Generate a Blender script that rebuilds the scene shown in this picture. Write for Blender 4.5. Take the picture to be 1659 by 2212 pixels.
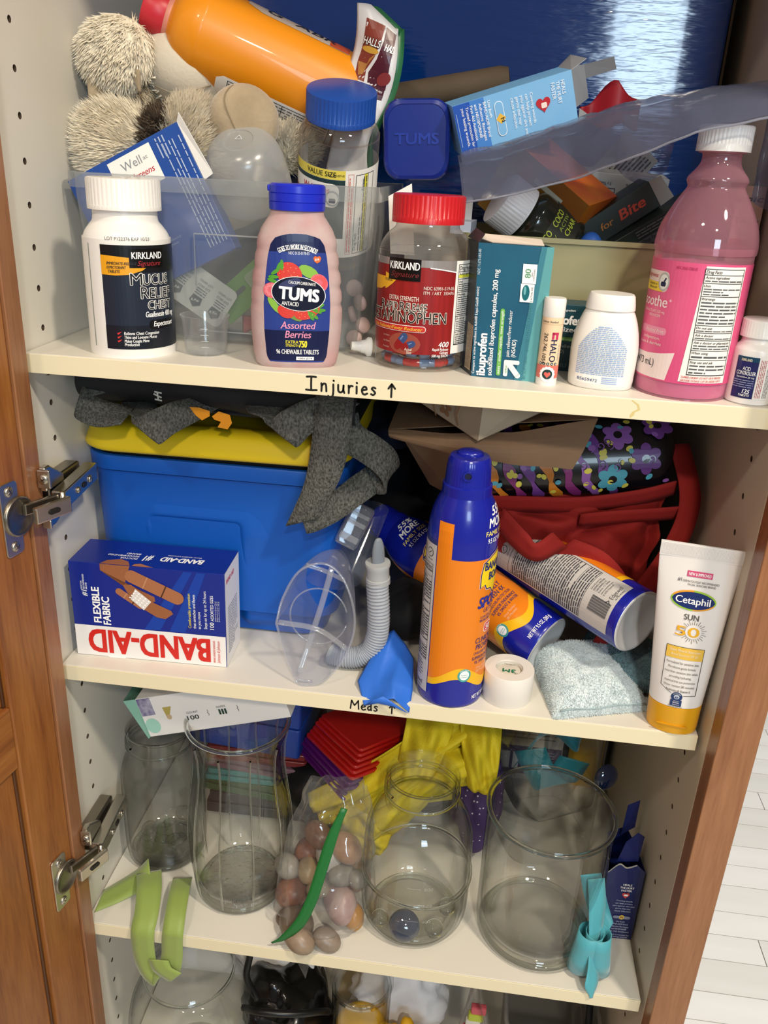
import bpy, bmesh, math, random
from mathutils import Vector as Vec, Matrix, Euler, noise
from math import sin, cos, pi, radians as rad
scene = bpy.context.scene
C = scene.collection
for o in list(bpy.data.objects): bpy.data.objects.remove(o, do_unlink=True)
random.seed(7)

# ---------------------------------------------------------------- camera
cam = bpy.data.cameras.new('camera'); cam.sensor_fit = 'HORIZONTAL'; cam.sensor_width = 36.0
cam.lens = 1804.19 / 1659 * 36.0; cam.clip_start = 0.01; cam.clip_end = 50
cam_o = bpy.data.objects.new('camera', cam); C.objects.link(cam_o)
cam_o.location = (0.36167, -0.62577, 1.41498)
cam_o.rotation_euler = (rad(67.38056), rad(-2.67278), rad(7.00408))
scene.camera = cam_o

# ---------------------------------------------------------------- world, lights, exposure
w = bpy.data.worlds.new('room_ambient'); scene.world = w; w.use_nodes = True
w.node_tree.nodes['Background'].inputs[0].default_value = (1.0, 0.95, 0.89, 1)
w.node_tree.nodes['Background'].inputs[1].default_value = 0.22
def area(name, loc, target, size, power, col, shape='DISK', size_y=None):
    l = bpy.data.lights.new(name, 'AREA'); l.shape = shape; l.size = size
    if size_y: l.size_y = size_y
    l.energy = power; l.color = col
    o = bpy.data.objects.new(name, l); C.objects.link(o); o.location = loc
    o.rotation_euler = (Vec(target) - Vec(loc)).to_track_quat('-Z', 'Y').to_euler()
    return o
area('ceiling_downlight_or_fill', (1.10, -0.80, 2.5), (0.9, -0.6, 0), 0.16, 27, (1.0, 0.88, 0.70))
area('ceiling_downlight_or_fill', (-0.15, -1.10, 2.5), (-0.1, -0.8, 0), 0.16, 8, (1.0, 0.88, 0.70))
area('ceiling_downlight_or_fill', (0.75, -1.9, 2.5), (0.7, -1.4, 0), 0.16, 27, (1.0, 0.90, 0.74))
area('ceiling_downlight_or_fill', (1.5, 1.0, 2.5), (1.4, 0.8, 0), 0.16, 30, (0.95, 0.97, 1.0))  # fill: added lamp, put here only to brighten the floor beyond the cabinet
area('window_daylight', (1.08, -2.6, 1.86), (0.95, 0.0, 1.55), 0.62, 24, (0.66, 0.85, 1.0), 'RECTANGLE', 0.62)
scene.view_settings.view_transform = 'Standard'; scene.view_settings.look = 'None'
scene.view_settings.exposure = -0.12; scene.view_settings.gamma = 1.0
scene.view_settings.use_curve_mapping = False
scene.cycles.use_denoising = True
scene.cycles.max_bounces = 14; scene.cycles.transmission_bounces = 12; scene.cycles.transparent_max_bounces = 32

# ---------------------------------------------------------------- materials
def lin(h):
    h = h.lstrip('#'); c = [int(h[i:i+2], 16) / 255 for i in (0, 2, 4)]
    return tuple((x / 12.92 if x <= .04045 else ((x + .055) / 1.055) ** 2.4) for x in c) + (1,)
MC = {}
def mat(col, rough=.5, metal=0, spec=.5, bump=None, var=None, coat=0, trans=0, ior=1.45, sheen=0, sss=0, emit=0, alpha=1):
    """plain procedural material; bump=(scale,strength[,stretch xyz]); var=(hex2,scale[,stretch]) mottles the colour"""
    key = (col, rough, metal, spec, bump, var, coat, trans, ior, sheen, sss, emit, alpha)
    if key in MC: return MC[key]
    m = bpy.data.materials.new('m_' + col.strip('#')); m.use_nodes = True; m.diffuse_color = lin(col)
    nt = m.node_tree; b = nt.nodes['Principled BSDF']; I = b.inputs
    I['Base Color'].default_value = lin(col); I['Roughness'].default_value = rough; I['Metallic'].default_value = metal
    I['Specular IOR Level'].default_value = spec; I['IOR'].default_value = ior; I['Coat Weight'].default_value = coat
    I['Coat Roughness'].default_value = .05; I['Transmission Weight'].default_value = trans; I['Sheen Weight'].default_value = sheen
    I['Alpha'].default_value = alpha
    if sss: I['Subsurface Weight'].default_value = sss; I['Subsurface Radius'].default_value = (.01, .008, .006); I['Subsurface Scale'].default_value = .3
    def tex(scale, stretch, detail=3):
        tc = nt.nodes.new('ShaderNodeTexCoord'); mp = nt.nodes.new('ShaderNodeMapping'); mp.inputs['Scale'].default_value = stretch
        n = nt.nodes.new('ShaderNodeTexNoise'); n.inputs['Scale'].default_value = scale; n.inputs['Detail'].default_value = detail
        nt.links.new(tc.outputs['Object'], mp.inputs[0]); nt.links.new(mp.outputs[0], n.inputs['Vector']); return n
    if var:
        n = tex(var[1], var[2] if len(var) > 2 else (1, 1, 1), 6)
        r = nt.nodes.new('ShaderNodeValToRGB'); r.color_ramp.elements[0].position = .32; r.color_ramp.elements[1].position = .68
        r.color_ramp.elements[0].color = lin(col); r.color_ramp.elements[1].color = lin(var[0])
        nt.links.new(n.outputs[0], r.inputs[0]); nt.links.new(r.outputs[0], I['Base Color'])
    if bump:
        n = tex(bump[0], bump[2] if len(bump) > 2 else (1, 1, 1)); bn = nt.nodes.new('ShaderNodeBump')
        bn.inputs['Strength'].default_value = bump[1]; bn.inputs['Distance'].default_value = .002
        nt.links.new(n.outputs[0], bn.inputs['Height']); nt.links.new(bn.outputs[0], I['Normal'])
    MC[key] = m; return m
def film(col, opac=.15, rough=.08, gloss=.06, edge=.5, bump=None):
    """thin clear sheet: mostly see-through, hazy by `opac`, Fresnel gloss"""
    key = ('film', col, opac, rough, gloss, edge, bump)
    if key in MC: return MC[key]
    m = bpy.data.materials.new('film_' + col.strip('#')); m.use_nodes = True; nt = m.node_tree; N = nt.nodes.new; Lk = nt.links.new
    nt.nodes.clear(); out = N('ShaderNodeOutputMaterial'); tr = N('ShaderNodeBsdfTransparent'); gl = N('ShaderNodeBsdfGlossy'); df = N('ShaderNodeBsdfDiffuse'); tl = N('ShaderNodeBsdfTranslucent')
    tr.inputs[0].default_value = tuple(.5 + .5 * x for x in lin(col)[:3]) + (1,); df.inputs[0].default_value = lin(col); tl.inputs[0].default_value = lin(col)
    gl.inputs['Roughness'].default_value = rough
    a = N('ShaderNodeAddShader'); mx0 = N('ShaderNodeMixShader'); Lk(df.outputs[0], mx0.inputs[1]); Lk(tl.outputs[0], mx0.inputs[2])
    lw = N('ShaderNodeLayerWeight'); lw.inputs[0].default_value = .5
    p5 = N('ShaderNodeMath'); p5.operation = 'POWER'; p5.inputs[1].default_value = 3.0; Lk(lw.outputs['Facing'], p5.inputs[0])
    mr = N('ShaderNodeMapRange'); mr.inputs['To Min'].default_value = opac; mr.inputs['To Max'].default_value = min(1, opac + edge); Lk(p5.outputs[0], mr.inputs['Value'])
    mx = N('ShaderNodeMixShader'); Lk(mr.outputs[0], mx.inputs[0]); Lk(tr.outputs[0], mx.inputs[1]); Lk(mx0.outputs[0], mx.inputs[2])
    p6 = N('ShaderNodeMath'); p6.operation = 'POWER'; p6.inputs[1].default_value = 5.0; Lk(lw.outputs['Facing'], p6.inputs[0])
    ad = N('ShaderNodeMath'); ad.operation = 'MULTIPLY_ADD'; ad.inputs[1].default_value = .6; ad.inputs[2].default_value = gloss; Lk(p6.outputs[0], ad.inputs[0])
    mx2 = N('ShaderNodeMixShader'); Lk(ad.outputs[0], mx2.inputs[0]); Lk(mx.outputs[0], mx2.inputs[1]); Lk(gl.outputs[0], mx2.inputs[2])
    if bump:
        tc = N('ShaderNodeTexCoord'); n = N('ShaderNodeTexNoise'); n.inputs['Scale'].default_value = bump[0]; n.inputs['Detail'].default_value = 3
        bn = N('ShaderNodeBump'); bn.inputs['Strength'].default_value = bump[1]; bn.inputs['Distance'].default_value = .004
        Lk(tc.outputs['Object'], n.inputs['Vector']); Lk(n.outputs[0], bn.inputs['Height'])
        for q in (gl, df): Lk(bn.outputs[0], q.inputs['Normal'])
        Lk(bn.outputs[0], lw.inputs['Normal'])
    Lk(mx2.outputs[0], out.inputs[0]); MC[key] = m; return m
def wood(c1, c2, c3, axis=2, scale=1.0):
    key = ('wood', c1, c2, c3, axis, scale)
    if key in MC: return MC[key]
    m = bpy.data.materials.new('wood'); m.use_nodes = True; nt = m.node_tree; N = nt.nodes.new; Lk = nt.links.new; b = nt.nodes['Principled BSDF']
    tc = N('ShaderNodeTexCoord'); mp = N('ShaderNodeMapping'); s = [26 * scale] * 3; s[axis] = 2.2 * scale; mp.inputs['Scale'].default_value = s
    n = N('ShaderNodeTexNoise'); n.inputs['Scale'].default_value = 1.6; n.inputs['Detail'].default_value = 8; n.inputs['Roughness'].default_value = .65; n.inputs['Distortion'].default_value = .6
    mp2 = N('ShaderNodeMapping'); s2 = [420 * scale] * 3; s2[axis] = 26 * scale; mp2.inputs['Scale'].default_value = s2
    n2 = N('ShaderNodeTexNoise'); n2.inputs['Scale'].default_value = 1; n2.inputs['Detail'].default_value = 3
    for q, p in ((mp, n), (mp2, n2)): Lk(tc.outputs['Object'], q.inputs[0]); Lk(q.outputs[0], p.inputs['Vector'])
    mix = N('ShaderNodeMath'); mix.operation = 'MULTIPLY_ADD'; mix.inputs[1].default_value = .3; Lk(n2.outputs[0], mix.inputs[0])
    ml = N('ShaderNodeMath'); ml.operation = 'MULTIPLY'; ml.inputs[1].default_value = .7; Lk(n.outputs[0], ml.inputs[0]); Lk(ml.outputs[0], mix.inputs[2])
    r = N('ShaderNodeValToRGB'); e = r.color_ramp.elements; e[0].position = .34; e[0].color = lin(c1); e[1].position = .68; e[1].color = lin(c3)
    q = e.new(.5); q.color = lin(c2); Lk(mix.outputs[0], r.inputs[0]); Lk(r.outputs[0], b.inputs['Base Color'])
    b.inputs['Roughness'].default_value = .38; b.inputs['Coat Weight'].default_value = .15; b.inputs['Coat Roughness'].default_value = .25
    bn = N('ShaderNodeBump'); bn.inputs['Strength'].default_value = .12; bn.inputs['Distance'].default_value = .001; Lk(n2.outputs[0], bn.inputs['Height']); Lk(bn.outputs[0], b.inputs['Normal'])
    MC[key] = m; return m
def gl2(edge='#7f8a80', tint=.985, gloss=.04, rough=.02, bump=None):
    """clear vessel glass: transparent, absorbing towards grazing view, Schlick gloss"""
    key = ('gl2', edge, tint, gloss, rough, bump)
    if key in MC: return MC[key]
    m = bpy.data.materials.new('clear_glass'); m.use_nodes = True; nt = m.node_tree; N = nt.nodes.new; Lk = nt.links.new; nt.nodes.clear()
    out = N('ShaderNodeOutputMaterial'); tr = N('ShaderNodeBsdfTransparent'); gl = N('ShaderNodeBsdfGlossy'); gl.inputs['Roughness'].default_value = rough
    lw = N('ShaderNodeLayerWeight'); lw.inputs[0].default_value = .5
    pa = N('ShaderNodeMath'); pa.operation = 'POWER'; pa.inputs[1].default_value = 5.5; Lk(lw.outputs['Facing'], pa.inputs[0])
    mc = N('ShaderNodeMix'); mc.data_type = 'RGBA'; mc.inputs[6].default_value = (tint, min(1, tint * 1.003), tint * .998, 1); mc.inputs[7].default_value = lin(edge); Lk(pa.outputs[0], mc.inputs[0]); Lk(mc.outputs[2], tr.inputs[0])
    pb = N('ShaderNodeMath'); pb.operation = 'POWER'; pb.inputs[1].default_value = 4.5; Lk(lw.outputs['Facing'], pb.inputs[0])
    ad = N('ShaderNodeMath'); ad.operation = 'MULTIPLY_ADD'; ad.inputs[1].default_value = .75; ad.inputs[2].default_value = gloss; Lk(pb.outputs[0], ad.inputs[0])
    mx = N('ShaderNodeMixShader'); Lk(ad.outputs[0], mx.inputs[0]); Lk(tr.outputs[0], mx.inputs[1]); Lk(gl.outputs[0], mx.inputs[2])
    if bump:
        tc = N('ShaderNodeTexCoord'); n = N('ShaderNodeTexNoise'); n.inputs['Scale'].default_value = bump[0]; bn = N('ShaderNodeBump'); bn.inputs['Strength'].default_value = bump[1]; bn.inputs['Distance'].default_value = .004
        Lk(tc.outputs['Object'], n.inputs['Vector']); Lk(n.outputs[0], bn.inputs['Height']); Lk(bn.outputs[0], gl.inputs['Normal']); Lk(bn.outputs[0], lw.inputs['Normal'])
    Lk(mx.outputs[0], out.inputs[0]); MC[key] = m; return m
def glass(col='#eef3ee', rough=.0, ior=1.46, bump=None):
    return mat(col, rough, 0, .5, bump, None, 0, 1.0, ior)

# ---------------------------------------------------------------- mesh helpers
def obj(name, vf, m, parent=None, smooth=False, loc=None, rot=None, bevel=0, seg=2, solid=0, sub=0, auto=None):
    """vf = (verts, faces) or (verts, faces, face material indices); links ONE mesh object"""
    me = bpy.data.meshes.new(name); me.from_pydata([tuple(v) for v in vf[0]], [], vf[1]); 
    ms = m if isinstance(m, (list, tuple)) else [m]
    for q in ms: me.materials.append(q)
    if len(vf) > 2:
        me.polygons.foreach_set('material_index', vf[2])
    if smooth: me.polygons.foreach_set('use_smooth', [True] * len(me.polygons))
    me.update(); me.validate()
    o = bpy.data.objects.new(name, me); C.objects.link(o)
    if parent: o.parent = parent
    if loc is not None: o.location = loc
    if rot is not None: o.rotation_euler = rot
    if auto is not None:
        bm = bmesh.new(); bm.from_mesh(me); a = rad(auto)
        for e in bm.edges:
            if len(e.link_faces) == 2 and e.calc_face_angle(0) > a: e.smooth = False
        bm.to_mesh(me); bm.free()
    if sub: d = o.modifiers.new('s', 'SUBSURF'); d.levels = d.render_levels = sub
    if solid: d = o.modifiers.new('t', 'SOLIDIFY'); d.thickness = solid; d.offset = 0
    if bevel: d = o.modifiers.new('b', 'BEVEL'); d.width = bevel; d.segments = seg; d.limit_method = 'ANGLE'; d.angle_limit = rad(35)
    return o
def thing(name, label, cat, loc=(0, 0, 0), rot=(0, 0, 0), group=None):
    o = bpy.data.objects.new(name, None); o.empty_display_size = .01; C.objects.link(o); o.location = loc; o.rotation_euler = rot
    return tag(o, label, cat, group)
def tag(o, label, cat, group=None):
    o['label'] = label; o['category'] = cat
    if group: o['group'] = group
    return o
def struct(o): o['kind'] = 'structure'; return o
def stuff(o): o['kind'] = 'stuff'; return o
def join(*vfs):
    vs, fs, mi = [], [], []
    for q in vfs:
        n = len(vs); vs += list(q[0]); fs += [[i + n for i in f] for f in q[1]]; mi += (list(q[2]) if len(q) > 2 else [0] * len(q[1]))
    return vs, fs, mi
def wm(vf, k): return vf[0], vf[1], [k] * len(vf[1])
def xf(vf, loc=(0, 0, 0), rot=(0, 0, 0), sc=(1, 1, 1)):
    mt = Matrix.LocRotScale(Vec(loc), Euler(rot), Vec(sc)); return ([mt @ Vec(v) for v in vf[0]],) + tuple(vf[1:])
def box(x0, x1, y0, y1, z0, z1):
    v = [(x, y, z) for z in (z0, z1) for y in (y0, y1) for x in (x0, x1)]
    return v, [[0, 2, 3, 1], [4, 5, 7, 6], [0, 1, 5, 4], [2, 6, 7, 3], [0, 4, 6, 2], [1, 3, 7, 5]]
def lathe(prof, n=48, sx=1, sy=1, rib=None, caps=True, sq=None):
    """prof [(r,z)...]; rib=(count,depth,z0,z1) flutes the wall between z0 and z1; sq = superellipse power"""
    vs, fs = [], []
    for r, z in prof:
        for i in range(n):
            a = 2 * pi * i / n; rr = r
            if rib and rib[2] <= z <= rib[3] and r > 1e-4: rr = r - rib[1] * (.5 + .5 * cos(a * rib[0]))
            c, s = cos(a), sin(a)
            if sq: k = (abs(c) ** sq + abs(s) ** sq) ** (-1 / sq); c *= k; s *= k
            vs.append((rr * c * sx, rr * s * sy, z))
    for j in range(len(prof) - 1):
        for i in range(n): a = j * n + i; b = j * n + (i + 1) % n; fs.append([a, b, b + n, a + n])
    if caps:
        fs.append(list(range(n - 1, -1, -1))); k = (len(prof) - 1) * n; fs.append([k + i for i in range(n)])
    return vs, fs
def spline(pts, n=8):
    """Catmull-Rom through pts"""
    P = [Vec(p) for p in pts]; P = [2 * P[0] - P[1]] + P + [2 * P[-1] - P[-2]]; out = []
    for i in range(1, len(P) - 2):
        for k in range(n):
            t = k / n; a, b, c, d = P[i-1:i+3]
            out.append(.5 * ((2 * b) + (c - a) * t + (2 * a - 5 * b + 4 * c - d) * t * t + (3 * b - a - 3 * c + d) * t ** 3))
    out.append(P[-2]); return out
def sprof(pts, n=5): return [(max(0, p[0]), p[1]) for p in [(q.x, q.y) for q in spline([(a, b, 0) for a, b in pts], n)]]
def tube(pts, r, n=8, caps=True, closed=False):
    P = [Vec(p) for p in pts]; vs, fs = [], []; k = len(P); up = None
    for i, p in enumerate(P):
        t = (P[(i + 1) % k] - P[i - 1]) if closed else (P[min(i + 1, k - 1)] - P[max(i - 1, 0)])
        t.normalize()
        if up is None: up = t.orthogonal().normalized()
        up = (up - t * up.dot(t)); up = up.normalized() if up.length > 1e-6 else t.orthogonal().normalized()
        s = t.cross(up); rr = r(i / (k - 1)) if callable(r) else r
        vs += [p + (up * cos(2 * pi * j / n) + s * sin(2 * pi * j / n)) * rr for j in range(n)]
    for i in range(k if closed else k - 1):
        for j in range(n): a = i * n + j; b = i * n + (j + 1) % n; c = (i + 1) % k * n; fs.append([a, b, c + (j + 1) % n, c + j])
    if caps and not closed: fs += [list(range(n - 1, -1, -1)), [(k - 1) * n + j for j in range(n)]]
    return vs, fs
def grid(f, nu, nv, close_u=False):
    """f(a,b) with a,b in 0..1 -> point"""
    vs = [f(i / nu, j / nv) for j in range(nv + 1) for i in range(nu + (0 if close_u else 1))]; W_ = nu + (0 if close_u else 1)
    fs = [[j * W_ + i, j * W_ + (i + 1) % W_, (j + 1) * W_ + (i + 1) % W_, (j + 1) * W_ + i] for j in range(nv) for i in range(nu)]
    return vs, fs
def ribbon(pts, wdir, width, n=6):
    """flat strap along a spline; wdir: vector or list of vectors (one per control point)"""
    P = spline(pts, n); k = len(P)
    if isinstance(wdir, list): D = [d.normalized() for d in spline(wdir, n)]
    else: D = [Vec(wdir).normalized()] * k
    wf = width if callable(width) else (lambda t: width)
    vs = []
    for i in range(k):
        t = i / (k - 1)
        for s in (-.5, -.17, .17, .5): vs.append(P[i] + D[i] * s * wf(t))
    return vs, [[i * 4 + j, i * 4 + j + 1, i * 4 + j + 5, i * 4 + j + 4] for i in range(k - 1) for j in range(3)]
def rrect(w, h, r, n=5):
    return [(sx * (w / 2 - r) + r * cos(a), sy * (h / 2 - r) + r * sin(a)) for sx, sy, a0 in ((1, 1, 0), (-1, 1, pi / 2), (-1, -1, pi), (1, -1, 1.5 * pi)) for a in [a0 + pi / 2 * i / n for i in range(n + 1)]]
def prism(poly, d, z0=0):
    n = len(poly); v = [(x, y, z0) for x, y in poly] + [(x, y, z0 + d) for x, y in poly]
    return v, [list(range(n - 1, -1, -1)), list(range(n, 2 * n))] + [[i, (i + 1) % n, (i + 1) % n + n, i + n] for i in range(n)]
def nz(p, s=1.0, seed=0.0): return noise.noise(Vec((p[0] * s + seed, p[1] * s - seed, p[2] * s + .37 * seed)))

# ---------------------------------------------------------------- print on surfaces
TX = {}
def tmesh(s, bold, it):
    k = (s, bold, it)
    if k not in TX:
        c = bpy.data.curves.new('t', 'FONT'); c.body = s; c.resolution_u = 3; c.fill_mode = 'FRONT'; c.shear = it
        o = bpy.data.objects.new('t', c); me = bpy.data.meshes.new_from_object(o)
        v = [(p.co.x, p.co.y) for p in me.vertices]; f = [list(p.vertices) for p in me.polygons]
        bpy.data.objects.remove(o); bpy.data.curves.remove(c); bpy.data.meshes.remove(me); TX[k] = (v, f)
    return TX[k]
def S_cyl(R, z_off=0.0):
    """R: radius function of height -> surface (u = arc length at R(v), front = -y)"""
    def S(u, v, off=0):
        r = R(v) + off; a = u / R(v); return Vec((r * sin(a), -r * cos(a), v))
    S.curved = True; return S
def S_flat(o, U, W_, N_):
    o, U, W_, N_ = Vec(o), Vec(U), Vec(W_), Vec(N_)
    def S(u, v, off=0): return o + U * u + W_ * v + N_ * off
    S.curved = False; return S
class Print:
    def __init__(self, S, seg=.003): self.S = S; self.v = []; self.f = []; self.k = []; self.m = []; self.seg = seg
    def mi(self, m):
        if m not in self.m: self.m.append(m)
        return self.m.index(m)
    def add(self, v2, f, m, off):
        if self.S.curved and v2:
            bm = bmesh.new(); bv = [bm.verts.new((x, y, 0)) for x, y in v2]
            for q in f:
                try: bm.faces.new([bv[i] for i in q])
                except ValueError: pass
            x0 = min(p[0] for p in v2); x1 = max(p[0] for p in v2); y0 = min(p[1] for p in v2); y1 = max(p[1] for p in v2)
            x = math.ceil(x0 / self.seg) * self.seg
            while x < x1: bmesh.ops.bisect_plane(bm, geom=bm.verts[:] + bm.edges[:] + bm.faces[:], plane_co=(x, 0, 0), plane_no=(1, 0, 0)); x += self.seg
            sv = self.seg * 2
            y = math.ceil(y0 / sv) * sv
            while y < y1: bmesh.ops.bisect_plane(bm, geom=bm.verts[:] + bm.edges[:] + bm.faces[:], plane_co=(0, y, 0), plane_no=(0, 1, 0)); y += sv
            bm.verts.index_update(); v2 = [(p.co.x, p.co.y) for p in bm.verts]; f = [[p.index for p in q.verts] for q in bm.faces]; bm.free()
        n = len(self.v); self.v += [self.S(x, y, off) for x, y in v2]; self.f += [[i + n for i in q] for q in f]; self.k += [self.mi(m)] * len(f)
    def poly(self, pts, m, off=.0003): self.add(list(pts), [list(range(len(pts)))], m, off); return self
    def rect(self, u0, u1, v0, v1, m, off=.0003, r=0):
        if r: return self.poly([(x + (u0 + u1) / 2, y + (v0 + v1) / 2) for x, y in rrect(u1 - u0, v1 - v0, r, 4)], m, off)
        return self.poly([(u0, v0), (u1, v0), (u1, v1), (u0, v1)], m, off)
    def ell(self, u, v, a, b, m, off=.0003, n=28, rot=0):
        return self.poly([(u + a * cos(t) * cos(rot) - b * sin(t) * sin(rot), v + a * cos(t) * sin(rot) + b * sin(t) * cos(rot)) for t in [2 * pi * i / n for i in range(n)]], m, off)
    def frame(self, u0, u1, v0, v1, t, m, off=.0004):
        for q in ((u0, u1, v0, v0 + t), (u0, u1, v1 - t, v1), (u0, u0 + t, v0, v1), (u1 - t, u1, v0, v1)): self.rect(*q, m, off)
        return self
    def line(self, pts, t, m, off=.0004):
        for (a, b), (c, d) in zip(pts, pts[1:]):
            l = math.hypot(c - a, d - b) or 1; nx, ny = -(d - b) / l * t / 2, (c - a) / l * t / 2
            self.poly([(a + nx, b + ny), (a - nx, b - ny), (c - nx, d - ny), (c + nx, d + ny)], m, off)
        return self
    def text(self, s, u, v, h, m, al='C', w=None, bold=0, it=0, rot=0, off=.0005, arc=None, halo=None):
        """cap height h, baseline at v; w squeezes to a width; rot degrees about (u,v); arc = radius bends the line"""
        vv, ff = tmesh(s, 0, it)
        if not vv: return self
        if bold > .005 and not halo:
            for i_, (dx, dy) in enumerate(((-1, 0), (1, 0)) if bold < .025 else ((-1, -.7), (1, .7), (-1, .7), (1, -.7))):
                cr_, sr_ = cos(rad(rot)), sin(rad(rot)); b_ = bold * h * 1.3
                self.text(s, u + (dx * cr_ - dy * sr_) * b_, v + (dx * sr_ + dy * cr_) * b_, h, m, al, w, 0, it, rot, off + .00001 * (i_ + 1), arc)
        if halo:
            for k_ in range(8): self.text(s, u + halo[1] * cos(k_ * pi / 4), v + halo[1] * sin(k_ * pi / 4), h, halo[0], al, w, 0, it, rot, off - .00018 - .00001 * k_, arc)
        k = h / .69; x0 = min(p[0] for p in vv); x1 = max(p[0] for p in vv); kx = k
        if w: kx = w / (x1 - x0)
        sh = {'C': (x0 + x1) / 2, 'L': x0, 'R': x1}[al]; c, s_ = cos(rad(rot)), sin(rad(rot)); out = []
        for x, y in vv:
            X, Y = (x - sh) * kx, y * k
            if arc: a = X / arc; X, Y = (arc + Y) * sin(a), (arc + Y) * cos(a) - arc
            out.append((u + X * c - Y * s_, v + X * s_ + Y * c))
        self.add(out, ff, m, off); return self
    def bars(self, u0, u1, vt, vb, n, m, h=.45, off=.0004, rot=False, seed=1, gaps=True):
        """rows of too-small-to-read print"""
        R = random.Random(seed); dv = (vt - vb) / n
        for i in range(n):
            v = vt - dv * (i + .5); u = u0; end = u1 if R.random() < .75 else u0 + (u1 - u0) * R.uniform(.4, .9)
            while u < end:
                l = R.uniform(2.0, 7) * dv * .6 if gaps else end - u; e = min(u + l, end); hh = dv * h / 2
                q = (u, e, v - hh, v + hh) if not rot else (v - hh, v + hh, u, e)
                self.rect(*q, m, off); u = e + dv * .35
        return self
    def done(self, parent, name='label_print'):
        return obj(name, (self.v, self.f, self.k), self.m, parent)
def patch(S, poly, m, parent, name='label', off=.0002, seg=.003):
    p = Print(S, seg); p.poly(poly, m, off); return p.done(parent, name)
def prf(prof):
    def R(z):
        for (r0, z0), (r1, z1) in zip(prof, prof[1:]):
            if z0 <= z <= z1 and z1 > z0: return r0 + (r1 - r0) * (z - z0) / (z1 - z0)
        return prof[-1][0] if z > prof[-1][1] else prof[1][0]
    return R
white = mat('#f2efea', .35); black = mat('#141414', .45); ink = mat('#22262c', .5)
paper = mat('#f4f1ec', .6); wht = mat('#ffffff', .45)
# ================================================================ THE SETTING
W = 0.58508; Z1, Z2, Z3, Z4 = 1.2625, .9695, .655, .36
mel = mat('#dcd7cb', .42, bump=(90, .03), var=('#e0dbd0', 9))
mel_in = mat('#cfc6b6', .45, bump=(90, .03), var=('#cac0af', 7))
edge = mat('#ece0bf', .38)
DW = wood('#77401a', '#945a28', '#a86c34'); FW = wood('#7a4a2e', '#94623f', '#a6734e')
def panel(name, b, m, holes=None):
    o = struct(obj(name, b, m, bevel=.0008))
    if holes:
        cut = []
        for x, k in holes: cut.append(xf(lathe([(.0027, -.009), (.0027, .009)], 12), (x, .037, 1.5 - .032 * k), (0, pi / 2, 0)))
        me = join(*cut); c = obj('cutter', me, mat('#4a3a2c', .8)); bm = o.modifiers.new('h', 'BOOLEAN'); bm.object = c; bm.operation = 'DIFFERENCE'; bm.solver = 'EXACT'; bm.material_mode = 'TRANSFER'
        dg = bpy.context.evaluated_depsgraph_get(); nm = bpy.data.meshes.new_from_object(o.evaluated_get(dg)); o.modifiers.clear(); o.data = nm
        bpy.data.objects.remove(c)
    return o
panel('wall_left', box(-.016, 0, -.0136, .565, .1, 2.1), mel, [(0, k) for k in range(-6, 34)])
panel('wall_right', box(W, W + .016, -.0136, .565, .1, 2.1), mel_in, [(W, k) for k in range(-6, 34)])
panel('wall_back', box(0, W, .565, .575, .1, 2.1), mel_in)
panel('ceiling', box(-.016, W + .016, -.0136, .575, 2.1, 2.118), mel)
panel('cabinet_base', box(-.016, W + .016, -.0136, .575, .08, .1), mel)
# face frame: left stile laps 12 mm into the opening, right stile is flush with the wall
struct(obj('trim_1', box(-.026, .012, -.0356, -.0138, .02, 2.12), FW, bevel=.001))
struct(obj('trim_2', box(W, .6172, -.0356, -.0138, .02, 2.12), FW, bevel=.001))
struct(obj('trim_3', box(.012, W, -.0356, -.0138, 2.05, 2.12), FW, bevel=.001))
struct(obj('wall_outer', box(W + .0162, .6172, -.0136, .59, .02, 2.12), FW, bevel=.0005))
# shelves rest on metal pins
pinm = mat('#b9b4ab', .3, 1)
def shelf(z, y0, label, x0=.0015, x1=W - .004):
    t = thing('cabinet_shelf', label, 'shelf', (0, 0, z - .016), group='white cabinet shelves')
    obj('board', box(x0, x1, y0 + .0012, .56, 0, .016), mel, t, bevel=.0006)
    obj('edge_band', box(x0, x1, y0, y0 + .001, .0003, .0157), edge, t, bevel=.0003)
    for x, s in ((0, 1), (W, -1)):
        p = join(xf(lathe([(.0024, 0), (.0024, .006)], 10), (x, .037, -.003), (0, s * pi / 2, 0)), box(min(x + s * .0015, x + s * .0095), max(x + s * .0015, x + s * .0095), .033, .041, -.0012, -.0002), box(min(x + s * .0005, x + s * .0018), max(x + s * .0005, x + s * .0018), .033, .041, -.010, -.0002))
        obj('shelf_pin', p, pinm, t)
    return t
s1 = shelf(Z1, -.0008, 'white shelf carrying the front row of pill bottles, marked Injuries on its edge')
s2 = shelf(Z2, .0005, 'white shelf carrying the sunscreen cans, marked Meds on its edge')
s3 = shelf(Z3, -.0115, 'white shelf carrying the glass vases and jars')
s4 = shelf(Z4, -.004, 'lowest white shelf, carrying the round glass bowl at the bottom edge')
s5 = shelf(1.716, -.004, 'uppermost white shelf above the big blue box')
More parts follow.
